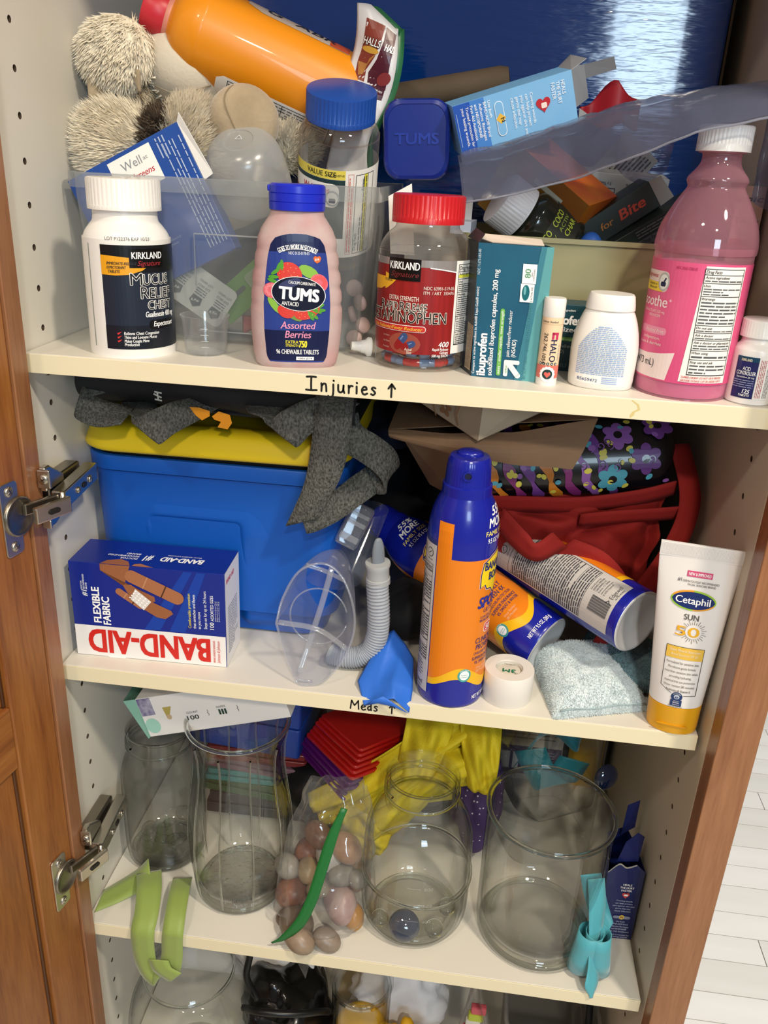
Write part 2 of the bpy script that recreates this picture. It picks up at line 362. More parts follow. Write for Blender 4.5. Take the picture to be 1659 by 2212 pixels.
# handwriting on the shelf edges: marker strokes on the front edge
mk = mat('#16120f', .55)
def strokes(name, S, ls, t, parent):
    vs = []
    for l in ls:
        P = spline([(a, b, 0) for a, b in l], 5); k = len(P); vv, ff = [], []
        for i, p in enumerate(P):
            d = (P[min(i + 1, k - 1)] - P[max(i - 1, 0)]).normalized(); nrm = Vec((-d.y, d.x, 0)) * t / 2
            vv += [S(p.x + nrm.x, p.y + nrm.y, .00012), S(p.x - nrm.x, p.y - nrm.y, .00012)]
        ff = [[2 * i, 2 * i + 1, 2 * i + 3, 2 * i + 2] for i in range(k - 1)]
        vs.append((vv, ff))
        for p in (P[0], P[-1]): vs.append(([S(p.x + t / 2 * cos(a * pi / 4), p.y + t / 2 * sin(a * pi / 4), .00014) for a in range(8)], [list(range(8))]))
    return obj(name, join(*vs), mk, parent)
# unit grid: letters drawn in millimetres
LT = {'I': [[(0, 9), (3, 9.3), (6, 9.2)], [(3, 9.2), (2.9, 5), (3, .6)], [(-.4, .5), (3, .3), (6.6, .6)]],
 'n': [[(0, 5.4), (.2, 3), (.1, .3)], [(.1, 3.4), (1.4, 5.2), (2.8, 5), (3.2, 3), (3.4, .4)]],
 'j': [[(1.6, 5.2), (1.7, 1), (1.3, -2.3), (-.4, -3.2), (-1.6, -2.6)], [(1.7, 7.7), (1.9, 7.5)]],
 'u': [[(0, 5.2), (.2, 1.4), (1.6, .3), (3.2, 1.6), (3.5, 5)], [(3.5, 5.0), (3.5, 2), (4.1, .2)]],
 'r': [[(0, 5.2), (.2, 3), (.2, .3)], [(.2, 3.3), (1.2, 5), (2.6, 5)]],
 'i': [[(0, 5), (.1, 2.5), (.1, .4)], [(0, 7.4), (.2, 7.2)]],
 'e': [[(.2, 2.6), (2, 3.2), (3.1, 3.6), (2.6, 5), (1.2, 5), (.1, 3), (.8, .6), (2.2, .2), (3.6, .9)]],
 's': [[(2.8, 4.7), (1.4, 5.2), (.5, 4.2), (1.8, 2.9), (2.7, 1.6), (1.6, .3), (.1, .7)]],
 'M': [[(0, .4), (.4, 5), (.8, 8.6)], [(.8, 8.6), (2.4, 5.4), (3.4, 3.9)], [(3.4, 3.9), (4.8, 6), (6.4, 8.8)], [(6.4, 8.8), (6.6, 5), (7, .4)]],
 'd': [[(3, 3.8), (1.6, 4.4), (.2, 2.6), (1.2, .4), (2.8, 1.6)], [(3, 7.6), (2.9, 4), (3.2, .3)]],
 '^': [[(2, -.2), (2, 4), (2, 8)], [(0, 5.2), (1, 6.8), (2, 8.2)], [(2, 8.2), (3.1, 6.9), (4.2, 5.4)]]}
def hand(name, parent, x, z, y, word, adv, k, t):
    ls = []; u = 0
    for ch, a in zip(word, adv):
        for l in LT.get(ch, []): ls.append([(x + (u + p[0]) * k * .001, z + p[1] * k * .001) for p in l])
        u += a
    return strokes(name, S_flat((0, y, 0), (1, 0, 0), (0, 0, 1), (0, -1, 0)), ls, t, parent)
hand('handwriting', s1, .2320, .0034, -.0008, 'Injuries ^', [9.6, 6.2, 4.8, 6.8, 5.2, 3.4, 6.0, 4.8, 6.4, 0], 1.20, .0016)
hand('handwriting', s2, .2755, .0036, .0005, 'Meds ^', [9.2, 5.2, 5.4, 4.0, 9.2, 0], 1.08, .0014)

q = Print(S_flat((0, -.0008, 0), (1, 0, 0), (0, 0, 1), (0, -1, 0))); q.poly([(.4790, .0150), (.4840, .0120), (.4855, .0080), (.4820, .0060), (.4815, .0035), (.4790, .0012), (.4785, .0035), (.4800, .0062), (.4835, .0085), (.4825, .0115), (.4780, .0146)], mat('#d8c486', .5), .0001); q.done(s1, 'drip_stain')
# ---------------------------------------------------------------- door and hinges
th = rad(100); dd = Vec((cos(th), -sin(th), 0)); dn = Vec((sin(th), cos(th), 0)); D0 = Vec((.010, -.038, 0))
dmo = Matrix(((dd.x, 0, -dn.x), (dd.y, 0, -dn.y), (0, 1, 0)))   # door space: x along door, y up, z away from the inner face
dm = Matrix(((-dd.x, 0, dn.x), (-dd.y, 0, dn.y), (0, 1, 0)))   # hinge space: z out of the inner face
dr = thing('cabinet_door', 'brown wooden cabinet door standing open at the left, with two metal hinges', 'door', D0)
dr.rotation_euler = dmo.to_euler()
dr['kind'] = 'structure'; dr.name = 'door_1'
del dr['category']
HW = wood('#77401a', '#945a28', '#a86c34', 0)
V_ = wood('#77401a', '#945a28', '#a86c34', 1)
obj('stile', box(-.001, .048, .115, 2.06, 0, .019), V_, dr, bevel=.0015)
obj('stile', box(.49, .54, .115, 2.06, 0, .019), V_, dr, bevel=.0015)
for a, b in ((.115, .175), (.920, .982), (2.0, 2.06)): obj('rail', box(.0482, .4898, a, b, 0.0006, .019), HW, dr, bevel=.0015)
for a, b in ((.176, .919), (.983, 1.999)): obj('door_panel', box(.0485, .4895, a, b, 0.0065, .015), V_, dr, bevel=.001)
for x in (.0485, .4865): obj('bead', box(x, x + .003, .176, 1.999, 0.0045, .012), wood('#3c200d', '#4d2c14', '#5c3619', 1), dr, bevel=.0008)
nick = mat('#d0c9bd', .28, 1); nickd = mat('#9a9388', .32, 1); screwm = mat('#c4beb4', .28, 1)
def screw(parent, loc, rot, r=.0042):
    s = obj('screw', lathe([(0, 0), (r, 0), (r, .0006), (r * .8, .0014), (0, .0016)], 20, caps=False), screwm, parent, True, loc, rot)
    obj('screw_slot', join(box(-r * .6, r * .6, -r * .12, r * .12, .0012, .00175), box(-r * .12, r * .12, -r * .6, r * .6, .0012, .00175)), nickd, s, rot=(0, 0, .6))
def hinge(zc, label, yaw):
    t = thing('cup_hinge', label, 'hinge', (0, 0, zc), group='door hinges')
    DM = dm.to_4x4(); L = D0 + dd * .0195
    pl = Vec((L.x, L.y, 0)); q = dm.to_euler()
    # cup plate with flange and round cup boss
    pp = rrect(.020, .062, .004)
    cp = obj('cup_plate', prism(pp, .0016), nick, t, loc=pl + dn * .0001, rot=q, bevel=.0005)
    obj('cup', lathe([(.0165, 0), (.0165, .0022), (.0150, .0030), (.0135, .0016), (.006, .0006), (0, .0005)], 32, caps=False), nickd, t, True, pl - dd * .0075 + dn * .0012, q)
    for s in (-1, 1): screw(t, pl + dn * .0017 + Vec((0, 0, s * .0235)), q)
    # link arm from cup to knuckle
    a = pl - dd * .010 + dn * .004; k = Vec((.030, -.020, -.001))
    def bar(name, p, q2, h, th_, m, side):
        d = (q2 - p); l = d.length; x = d.normalized(); z = Vec((0, 0, 1)); n_ = x.cross(z).normalized(); z = n_.cross(x)
        mt = Matrix((x, n_, z)).transposed()
        return obj(name, box(0, l, -th_ / 2, th_ / 2, -h / 2, h / 2), m, t, loc=p, rot=mt.to_euler(), bevel=.0012)
    lk = bar('link', Vec((.022, -.048, 0)), Vec((.036, -.016, 0)), .014, .005, nick, 1)
    obj('link_slot', prism(rrect(.011, .0042, .002), .0006), mat('#1b1714', .5), lk, loc=(.017, -.0029, 0), rot=(pi / 2, 0, 0))
    bar('link', Vec((.012, -.046, .004)), Vec((.026, -.016, .003)), .010, .004, nickd, 1)
    # arm lying along the cabinet side, and its mounting plate with wings
    arm = bar('arm', Vec((.025, -.014, .001)), Vec((.021, .056, .003)), .016, .012, nick, 1)
    for x, r in ((.026, .0030), (.052, .0036)): screw(arm, (x, .0062 * -1, -.001), (pi / 2, 0, 0), r)
    obj('arm_slot', prism(rrect(.008, .004, .0018), .0006), mat('#1b1714', .5), arm, loc=(.039, -.0064, -.001), rot=(pi / 2, 0, 0))
    obj('mounting_plate', join(box(.0002, .014, -.006, .050, -.011, .014), ), nickd, t, bevel=.002)
    wing = prism([(-.012, .010), (.018, .010), (.018, .016), (-.004, .031), (-.012, .031)], .006)
    wg = obj('plate_wing', wing, nick, t, loc=(.0130, -.0075, 0), rot=(pi / 2, 0, pi / 2), bevel=.0012)
    wg2 = obj('plate_wing', prism([(-.012, -.010), (.018, -.010), (.018, -.014), (-.002, -.022), (-.012, -.022)], .006), nick, t, loc=(.0130, -.0075, 0), rot=(pi / 2, 0, pi / 2), bevel=.0012)
    fl = obj('plate_flange', box(.013, .024, -.0228, -.0198, .014, .030), nick, t, bevel=.001); screw(fl, (.0185, -.0230, .022), (pi / 2, 0, 0), .0045)
    obj('plate_flange', box(.013, .021, -.0228, -.0198, -.022, -.014), nick, t, bevel=.001)
    obj('knuckle_pin', tube([(.030, -.016, -.009), (.030, -.016, .010)], .0022, 12), nick, t, True)
hinge(1.142, 'upper metal cup hinge joining the door to the cabinet beside the blue bin', 0)
hinge(.761, 'lower metal cup hinge joining the door to the cabinet beside the glass jar', 0)

# ---------------------------------------------------------------- floor of pale planks beyond the cabinet
fl = struct(obj('floor', box(-3, 4, -3, 4, -.03, -.004), mat('#c9c5bd', .6)))
struct(obj('wall_far', box(-3, 4, 3.6, 3.7, -.004, 2.6), mat('#d9d4ca', .7)))
pm = [mat(a, .35, var=(b, 5, (.25, 2.2, 1)), bump=(40, .05, (.2, 3, 1))) for a, b in (('#efede8', '#e2dfd8'), ('#f3f1ec', '#e6e3dd'), ('#eae8e2', '#dcd9d1'))]
R_ = random.Random(3); row = 0; y = .36; PB = {}
while y < 2.6:
    wd = .062 if row % 3 else .075; x = .62 + R_.uniform(-.5, 0)
    while x < 2.4:
        l = R_.uniform(.5, 1.0); o = obj('plank', box(0, l - .0015, 0, wd - .0015, -.003, 0), R_.choice(pm), fl, loc=(x, y, 0), bevel=.0006); x += l
    y += wd; row += 1
# ================================================================ TOP SHELF, FRONT ROW
CAMX, CAMY = .36167, -.62577
def face(x, y, extra=0): return (0, 0, math.atan2(CAMX - x, -(CAMY - y)) + extra)
def asn(R, f): return R * math.asin(max(-.999, min(.999, f)))
def ribcap(name, r, z0, z1, m, parent, n=44, depth=.0006, smooth_to=None, top=.0015):
    zs = smooth_to or z0
    pr = [(r * .9, z0), (r, z0), (r, zs), (r, zs + .0002), (r, z1 - top), (r * .985, z1 - top * .4), (r * .93, z1), (0.0001, z1)]
    return obj(name, lathe(pr, n * 4, rib=(n, depth, zs + .0001, z1 - top)), m, parent, True, auto=40)
pwhite = mat('#f1eee9', .3, spec=.5)
gold = mat('#f0b429', .4); redm = mat('#c8202c', .4); navy = mat('#161d33', .35)

# --- white tablet bottle
c = (.0774, .0389); t = thing('pill_bottle', 'white tablet bottle with ribbed cap and black label, leftmost on the top shelf', 'bottle', (c[0], c[1], Z1), face(*c))
pr = [(.0001, .001), (.029, .0), (.0325, .0015), (.0340, .005), (.0340, .083), (.0335, .0885), (.0315, .094), (.0275, .0995), (.0250, .103), (.0245, .1115)]
obj('body', lathe(sprof(pr, 3), 64), pwhite, t, True, auto=50)
cp = ribcap('cap', .0280, .1105, .1335, pwhite, t, 46, .0005, .1135)
q = Print(S_flat((0, 0, .1336), (1, 0, 0), (0, 1, 0), (0, 0, 1)))
for r, n in ((.021, 13), (.0155, 9), (.010, 6), (.0045, 3)):
    for i in range(n): a = 2 * pi * i / n; q.ell(r * cos(a), r * sin(a), .0022, .0013, mat('#d8d3ca', .5), .0002, 10, a)
q.done(cp, 'embossing')
R = prf([(.034, 0), (.034, .2)]); S = S_cyl(R); r0 = .034; A = lambda f: asn(r0, f)
lb = patch(S, [(-.0213, .0075), (.060, .0075), (.060, .0865), (-.0213, .0865)], mat('#222a3a', .3), t)
p = Print(S); up = (-.0213, .060)
p.rect(*up, .0665, .0865, mat('#131519', .3), .00035).rect(*up, .0075, .026, mat('#181c27', .3), .00035)
p.poly([(-.0213, .079)] + [(-.0213 + .043 * k / 10, .079 - .004 * (k / 10) ** 1.4) for k in range(1, 11)] + [(.018, .0735), (.010, .068), (0, .065), (-.010, .0642), (-.0213, .0645)], mat('#e8a223', .35), .0005)
p.rect(.0005, .0285, .0700, .0840, mat('#050505', .3), .0006)
p.text('KIRKLAND', .0025, .0767, .0050, wht, 'L', .0245, .018, off=.0008).text('Signature', .0065, .0717, .0036, mat('#a8323a', .4), 'L', .019, it=.35, off=.0008)
p.text('IMMEDIATE-RELEASE', -.0165, .0722, .0021, ink, 'L', .0225, .02, .25, off=.0008).text('EXPECTORANT', -.0165, .0692, .0021, ink, 'L', .0145, .02, .25, off=.0008).text('TABLETS', -.0155, .0662, .0021, ink, 'L', .0088, .02, .25, off=.0008)
for s, u, v, h, w_ in (('M', .0005, .0573, .0088, .0088), ('UCUS', .0102, .0573, .0078, .0225), ('R', .0078, .0470, .0088, .0062), ('ELIEF', .0146, .0470, .0078, .0205), ('CHEST', .0128, .0385, .0064, .0225)):
    p.text(s, u, v, h, mat('#15171d', .4), 'L', w_, 0, off=.0009, halo=(mat('#f6f4ef', .4), .00045))
p.text('Guaifenesin 400 mg', .0105, .0325, .0043, wht, 'L', .028, .015, .2, off=.0007)
p.rect(.0130, .0385, .0228, .0300, mat('#0a0b10', .3), .0006, .0034).text('Expectorant', .0165, .0250, .0040, wht, 'L', .020, .018, .25, off=.0008)
for s, v in (('Relieves Chest Congestion', .0190), ('Thins and Loosens Mucus', .0160), ('Makes Coughs More', .0130), ('Productive', .0102)):
    p.text(s, -.0068, v, .0024, wht, 'L', .0011 * len(s), .012, .15, off=.0007)
for v in (.0195, .0165, .0135): p.poly([(-.0122, v + .0006), (-.0085, v + .0020), (-.0105, v), (-.0115, v - .0006)], mat('#d53a34', .4), .0007)
p.done(lb)
q = Print(S); q.text('LOT P122376 EXP 10/23', -.0165, .0900, .0024, ink, 'L', .0335, off=.0003); q.rect(-.0345, -.0335, .008, .0865, mat('#8b8f86', .5), .0003)
q.done(t, 'lot_print')

# --- small clear dosing cup
c = (.1362, .0476); t = thing('dosing_cup', 'small clear plastic dosing cup between the white tablet bottle and the antacid bottle', 'cup', (c[0], c[1], Z1))
clr = film('#f4f6f8', .05, .05, .05, .45)
obj('cup_wall', lathe([(.0001, .0006), (.0155, .0004), (.0165, .001), (.0192, .029), (.0202, .0302), (.0202, .0316), (.0190, .0316), (.0182, .029), (.0157, .0018), (.0001, .0016)], 56, caps=False), clr, t, True, auto=40)
q = Print(S_cyl(prf([(.0166, 0), (.0195, .03)])))
for k in range(4): q.rect(.002, .008, .008 + .005 * k, .0083 + .005 * k, mat('#d9dde0', .3), .0002)
q.done(t, 'graduation')

# --- antacid bottle, flat-fronted
c = (.2155, .036); t = thing('antacid_bottle', 'frosted pink antacid bottle with bright blue flip cap and berries on its blue label', 'bottle', (c[0], c[1], Z1), face(*c, .02))
ap = [(.0305, 0), (.0322, .002), (.0340, .010), (.0358, .028), (.0362, .045), (.0352, .058), (.0346, .066), (.0336, .073), (.0326, .080), (.0316, .088), (.0300, .097), (.0272, .104), (.0232, .110), (.0203, .114), (.0200, .119)]
fa = prf(ap)
def fa2(z):    # right flank with finger grips
    g = .0012 * max(0, sin((z - .045) / .0135 * 2 * pi)) if .045 < z < .098 else 0
    return fa(z) - g
fb = prf([(.0195, 0), (.0215, .004), (.0225, .03), (.0222, .08), (.0215, .1), (.0198, .110), (.0190, .114), (.0190, .119)])
def tb(a, b):
    z = .119 * b; th_ = 2 * pi * a; cx, sx = cos(th_), sin(th_); pw = 2.9 - .9 * max(0, (b - .8) / .2)
    k = (abs(cx) ** pw + abs(sx) ** pw) ** (-1 / pw); return (cx * k * (fa2(z) if cx > 0 else fa(z) - (fa(z) - fa2(z)) * .6), sx * k * fb(z), z)
vf = grid(tb, 72, 60, True); vf[1].append(list(range(71, -1, -1)))
frost = mat('#d6c2bf', .42, var=('#d2a9a9', 45), trans=.2, ior=1.2, bump=(500, .1))
obj('body', vf, frost, t, True, auto=45)
bl = mat('#1d2fc4', .3); cp = obj('flip_cap', lathe([(.0201, .117), (.0212, .1175), (.0214, .1228), (.0209, .1231), (.0214, .1235), (.0215, .1289), (.0209, .1292), (.0214, .1296), (.0212, .1344), (.0196, .1358), (.0001, .1358)], 64), bl, t, True, auto=40)
obj('hinge_tab', box(-.0225, -.019, -.004, .004, .1300, .1345), bl, cp, bevel=.001)
def S_sup(u, v, off=0):
    a_, b_ = fa(v), fb(v); x = min(abs(u) / a_, .985); return Vec((u, -(b_ + off) * (1 - x ** 2.9) ** (1 / 2.9), v))
S_sup.curved = True
def lw(z): return prf([(.021, .005), (.0235, .01), (.0252, .03), (.0255, .05), (.0240, .07), (.0222, .085), (.0200, .094), (.0165, .0985), (.009, .1012), (.0001, .1018)])(z)
zs = [.006 + (.1016 - .006) * k / 30 for k in range(31)]
out = [(lw(z), z) for z in zs]; out = [(.0205, .0052)] + out; poly = out + [(-x, z) for x, z in reversed(out)]
DB = mat('#1a2557', .3); lb = patch(S_sup, poly, mat('#2b3f8c', .3), t, seg=.004)
p = Print(S_sup, .004)
def band(z0, z1, m, off): zz = [z0 + (z1 - z0) * k / 8 for k in range(9)]; o_ = [(lw(z), z) for z in zz]; p.poly(o_ + [(-x, z) for x, z in reversed(o_)], m, off)
band(.0062, .030, mat('#141b45', .3), .0003); band(.0885, .1014, mat('#161f4c', .3), .0003)
p.text('GOES TO WORK IN SECONDS!', 0, .0905, .0037, wht, 'C', .0285, .016, off=.0006, arc=.032)
p.text('NDC 0135-0178-03', .001, .0868, .0021, mat('#dfe4f2', .4), 'C', .0155, .006)
p.line([(-.012, .0893), (-.005, .0906), (.002, .0908), (.008, .0900), (.0125, .0884)], .0003, wht, .0006)
p.poly([(.0148 + .0030 * a, .0835 + .0027 * b) for a, b in ((0, -1), (.7, -.5), (1, .4), (.6, 1), (0, .75), (-.6, 1), (-1, .4), (-.7, -.5))], mat('#ee6a26', .4), .0006).text('gsk', .0148, .0831, .0017, wht, 'C', .0034, .01, off=.0008)
gr = mat('#4e9a2c', .5); grl = mat('#86b845', .5); rd = mat('#d33a2e', .4); pk = mat('#e46a78', .4); sd = mat('#f2c06a', .5)
def berry(u, v, a, b, rot, m=rd, off=.0007, seeds=True):
    p.ell(u, v, a, b, m, off, 24, rot)
    if seeds:
        for i in range(16):
            th_ = i * 2.4; rr = .88 * math.sqrt((i + .5) / 16); x, y = a * rr * cos(th_), b * rr * sin(th_)
            p.ell(u + x * cos(rot) - y * sin(rot), v + x * sin(rot) + y * cos(rot), .00038, .00024, sd, off + .0001, 6, rot)
def leaf(u, v, l, w_, rot, m=gr, off=.0008): p.ell(u, v, l, w_, m, off, 12, rot)
for u, v, r_ in ((-.0165, .0740, .6), (-.0180, .0700, 0), (-.0142, .0772, 1.2), (-.0118, .0790, 1.6), (-.0188, .0672, -.3)): leaf(u, v, .0040, .0014, r_)
berry(-.006, .0725, .0098, .0085, -.5); leaf(.0085, .0745, .0082, .0042, -.45, grl, .00065)
berry(-.0195, .0600, .0062, .0058, 0, pk, .0007, False); berry(.0165, .0665, .0072, .0062, -.7, pk, .0007, False)
for i in range(9): a = i * .7; p.ell(.0165 + .0045 * cos(a), .0668 + .004 * sin(a), .0017, .0016, mat('#ea5a5c', .35), .0009, 10); p.ell(-.0195 + .004 * cos(a), .0602 + .0036 * sin(a), .0015, .0015, mat('#ee8790', .35), .0009, 10)
leaf(-.0175, .0490, .0075, .0026, -.9, grl, .0007); leaf(-.003, .0415, .0075, .0026, -.5, mat('#6f8f3e', .5), .0007)
berry(-.0085, .0448, .0068, .0050, -.4, rd, .0008, False); berry(.0075, .0450, .0102, .0058, .35, rd, .0008)
for u, v, r_ in ((.0170, .0490, .4), (.0150, .0455, -.4), (.0105, .0418, -1.0), (.0178, .0460, 0), (.0130, .0420, -.7)): leaf(u, v, .0042, .0014, r_)
p.ell(.001, .0580, .0208, .0128, wht, .0010, 40, -.10).ell(.001, .0580, .0203, .0124, mat('#10142b', .25), .0011, 40, -.10).ell(-.006, .0655, .009, .0032, mat('#39406a', .25), .00125, 20, .35)
p.text('CALCIUM CARBONATE', .0035, .0650, .0022, wht, 'C', .0205, .008, rot=-4, off=.0014).text('TUMS', .001, .0535, .0088, wht, 'C', .0300, .045, rot=-4, off=.0014).text('ANTACID', -.0055, .0492, .0030, wht, 'C', .0130, .01, rot=-4, off=.0014)
p.text('Assorted', .0008, .0315, .0055, mat('#ee97b9', .4), 'C', .0272, .012, .2, off=.0006).text('Berries', .0008, .0245, .0055, mat('#ee97b9', .4), 'C', .0202, .012, .2, off=.0006)
ye = mat('#f0e23c', .4); p.text('EXTRA', -.0038, .0200, .0024, ye, 'C', .0098, .012, off=.0006).text('STRENGTH', -.0038, .0176, .0018, ye, 'C', .0098, .01, off=.0006).text('750', .0047, .0172, .0050, ye, 'C', .0060, .03, .1, off=.0006)
p.text('96 CHEWABLE TABLETS', .0005, .0118, .0035, wht, 'C', .0330, .012, off=.0006)
p.rect(-.0005, .0133, .0071, .0097, wht, .0006).text('1001214', .0064, .0077, .0014, ink, 'C', .011, .01, off=.0008)
p.done(lb)

# --- clear gelcap bottle with red cap
c = (.3133, .0690); t = thing('gelcap_bottle', 'clear gelcap bottle with ribbed red cap and dark red label reading Rapid Release', 'bottle', (c[0], c[1], Z1), face(*c))
pr = [(.0001, .002), (.030, .0005), (.0352, .0012), (.0372, .0045), (.0374, .010), (.0374, .084), (.0370, .091), (.0352, .097), (.0312, .1030), (.0272, .1065), (.0252, .109), (.0250, .1155)]
clear = film('#e9e4dd', .03, .03, .05, .38)
obj('body', lathe(sprof(pr, 3), 64, caps=False), clear, t, True, auto=60)
RC = mat('#c41f27', .32); ribcap('cap', .0285, .1115, .1325, RC, t, 48, .0006, .1160)
S = S_cyl(prf([(.0376, 0), (.0376, .2)])); r0 = .0376
mar = mat('#7e1a1c', .3, var=('#9c2424', 55, (3, 3, .2)))
lb = patch(S, [(-.060, .0145), (.026, .0145), (.026, .0865), (-.060, .0865)], mar, t)
dfm = patch(S, [(.026, .0150), (.060, .0150), (.060, .0865), (.026, .0865)], paper, t, 'drug_facts')
p = Print(S)
p.poly([(-.060, .0865), (.026, .0865), (.026, .0785), (.015, .0800), (.005, .0812), (-.060, .0812)], mat('#bdb6b4', .2, .6), .0004)
p.poly([(.026, .0785), (.015, .0802), (.004, .0814), (.004, .0806), (.015, .0794), (.026, .0776)], wht, .0006)
p.poly([(-.060, .072), (-.0245, .072), (-.029, .068), (-.034, .0645), (-.040, .062), (-.060, .060)], gold, .0006)
p.poly([(-.0345, .0755), (-.0218, .0715), (-.026, .0675), (-.031, .0640), (-.0345, .0625)], gold, .00055)
p.text('TYLENOL', -.0305, .0690, .0020, ink, 'C', .0085, .01, .2, off=.0008)
p.rect(-.0305, -.0030, .0705, .0868, mat('#090606', .3), .0007)
p.text('KIRKLAND', -.0165, .0788, .0056, wht, 'C', .0250, .018, off=.0009).text('Signature', -.0160, .0733, .0038, mat('#7a2a2c', .4), 'C', .0235, it=.35, off=.0009)
p.text('NDC 63981-519-05', .0245, .0648, .0024, mat('#e9e2da', .4), 'R', .0245, off=.0008).text('ITM  / ART  355476', .0245, .0612, .0024, mat('#e9e2da', .4), 'R', .0245, off=.0008)
cr = mat('#efe6da', .4)
p.text('EXTRA STRENGTH', -.0285, .0555, .0035, cr, 'L', .0250, .008, off=.0008)
for s, u, v, h, w_ in (('R', -.0380, .0478, .0068, .0052), ('APID', -.0322, .0478, .0062, .0122), ('R', -.0182, .0478, .0068, .0046), ('ELEASE', -.0130, .0478, .0062, .0162), ('ACETAMINOPHEN', -.0600, .0390, .0085, .0792)):
    p.text(s, u, v, h, mat('#170c0b', .4), 'L', w_, 0, off=.001, halo=(cr, .0004))
p.rect(-.062, .0035, .0318, .0368, wht, .0007, .0024).rect(-.062, .0031, .0322, .0364, mat('#c3322a', .35), .0009, .002)
p.text('Pain Reliever/Fever Reducer', .0008, .0330, .0026, mat('#f7c64a', .4), 'R', .0480, .012, .2, off=.0011)
p.poly([(-.0265 + .013 + .0135 * cos(k * .314), .0225 + .0085 * sin(k * .314)) for k in range(20)], mat('#9a4a3c', .35), .0005)
def capsule(u, v, l, r, rot):
    c_, s_ = cos(rot), sin(rot); T_ = lambda x, y: (u + x * c_ - y * s_, v + x * s_ + y * c_)
    p.poly([T_(-l / 2 + r - r * sin(a), r * cos(a)) for a in [pi * k / 8 for k in range(9)]] + [T_(0, -r), T_(0, r)], mat('#8e1d20', .3), .0008)
    p.poly([T_(0, r), T_(0, -r)] + [T_(l / 2 - r + r * sin(a), -r * cos(a)) for a in [pi * k / 8 for k in range(9)]], mat('#38507f', .3), .0008)
    p.poly([T_(.001, r * .45), T_(.001, r * .15), T_(l / 2 - r, r * .15), T_(l / 2 - r, r * .45)], mat('#7d95c0', .3), .0010)
capsule(-.0160, .0240, .0155, .0030, .95); capsule(-.0098, .0212, .0125, .0026, .42)
p.text('Actual', -.0095, .0172, .0021, cr, 'C', .0062, .008, .2, off=.0008).text('Size', -.0088, .0148, .0021, cr, 'C', .0042, .008, .2, off=.0008)
for s, v, h, w_ in (('400', .0208, .0042, .0090), ('Rapid Release', .0180, .0021, .0138), ('Gelcaps', .0155, .0021, .0074), ('500 mg EACH', .0130, .0021, .0140)): p.text(s, .0232, v, h, wht, 'R', w_, .012, .2, off=.0008)
for k, s in enumerate(('Fever Reducer', 'Rapid Release', 'Gelcaps')): p.text(s, -.0300, .0265 - .0045 * k, .0014, mat('#c9a79a', .4), 'C', .007, off=.0008)
p.done(lb)
def facts(par, S, u0, u1, v0, v1, seed, rows, title=True, hl=False, it=.2):
    q = Print(S); q.frame(u0, u1, v0, v1, .00045, black, .0004); H = v1 - v0; v = v1
    for k, (fr, n, hd) in enumerate(rows):
        vb = v - H * fr
        if k == 0 and title: q.text('Drug Facts', u0 + .0010, v - H * fr * .78, H * fr * .55, black, 'L', min((u1 - u0) * .55, H * fr * 2.6), .008, it, off=.0005)
        else:
            if hd: q.text(hd, u0 + .0010, v - min(.0026, H * fr * .6), min(.0017, H * fr * .4), black, 'L', None, .012, it, off=.0005)
            q.bars(u0 + .0012, u1 - .0012, v - (.0032 if hd else .0006), vb + .0005, n, mat('#55575a', .6), .42, .0004, False, seed + k)
        q.rect(u0, u1, vb - .0002, vb + .0002, black, .00045); v = vb
    if hl: q.rect(u0 + .0006, u1 - .0006, v1 - H * .165, v1 - H * .125, mat('#dfe04a', .5), .00046)
    q.done(par)
facts(dfm, S, .0285, .0590, .022, .0840, 11, [(.09, 1, ''), (.09, 1, 'Active ingredient'), (.16, 4, 'Uses'), (.30, 9, 'Warnings'), (.2, 6, 'Do not use'), (.16, 4, 'Ask a doctor')], hl=True)
# loose gelcaps lying in the bottle
def gel(loc, rot):
    l, r = .0088, .0033; n = 16; pr1 = [(.0001, -l)] + [(r * sin(a), -l + r - r * cos(a)) for a in (.5, 1, 1.57)] + [(r, 0)]
    v1 = lathe(pr1, n, caps=False); v2 = xf(lathe([(a * 1.06, b) for a, b in pr1], n, caps=False), rot=(pi, 0, 0))
    o = obj('gelcap', join(wm(v1, 0), wm(v2, 1)), [mat('#c02a2a', .15, coat=.5), mat('#6f8cb8', .15, coat=.5)], None, True, loc, rot)
    return tag(o, 'shiny red and pale blue gelcap lying at the bottom of the red-capped bottle', 'capsule', 'gelcaps in the red-capped bottle')
Rg = random.Random(5)
for k in range(13):
    a = face(*c)[2] - pi / 2 + (k - 4) * .46; rr = .0268 if k < 9 else .013; lev = 0
    gel((c[0] + rr * cos(a), c[1] + rr * sin(a), Z1 + .0058), (pi / 2, Rg.uniform(-.15, .15), a + Rg.uniform(-.35, .35) + (0 if k % 2 else pi)))
for k in range(7):
    a = face(*c)[2] - pi / 2 + (k - 2.6) * .62; gel((c[0] + .0255 * cos(a), c[1] + .0255 * sin(a), Z1 + .0132), (pi / 2, .25 * (-1) ** k, a + (.5 if k % 2 else pi - .3)))

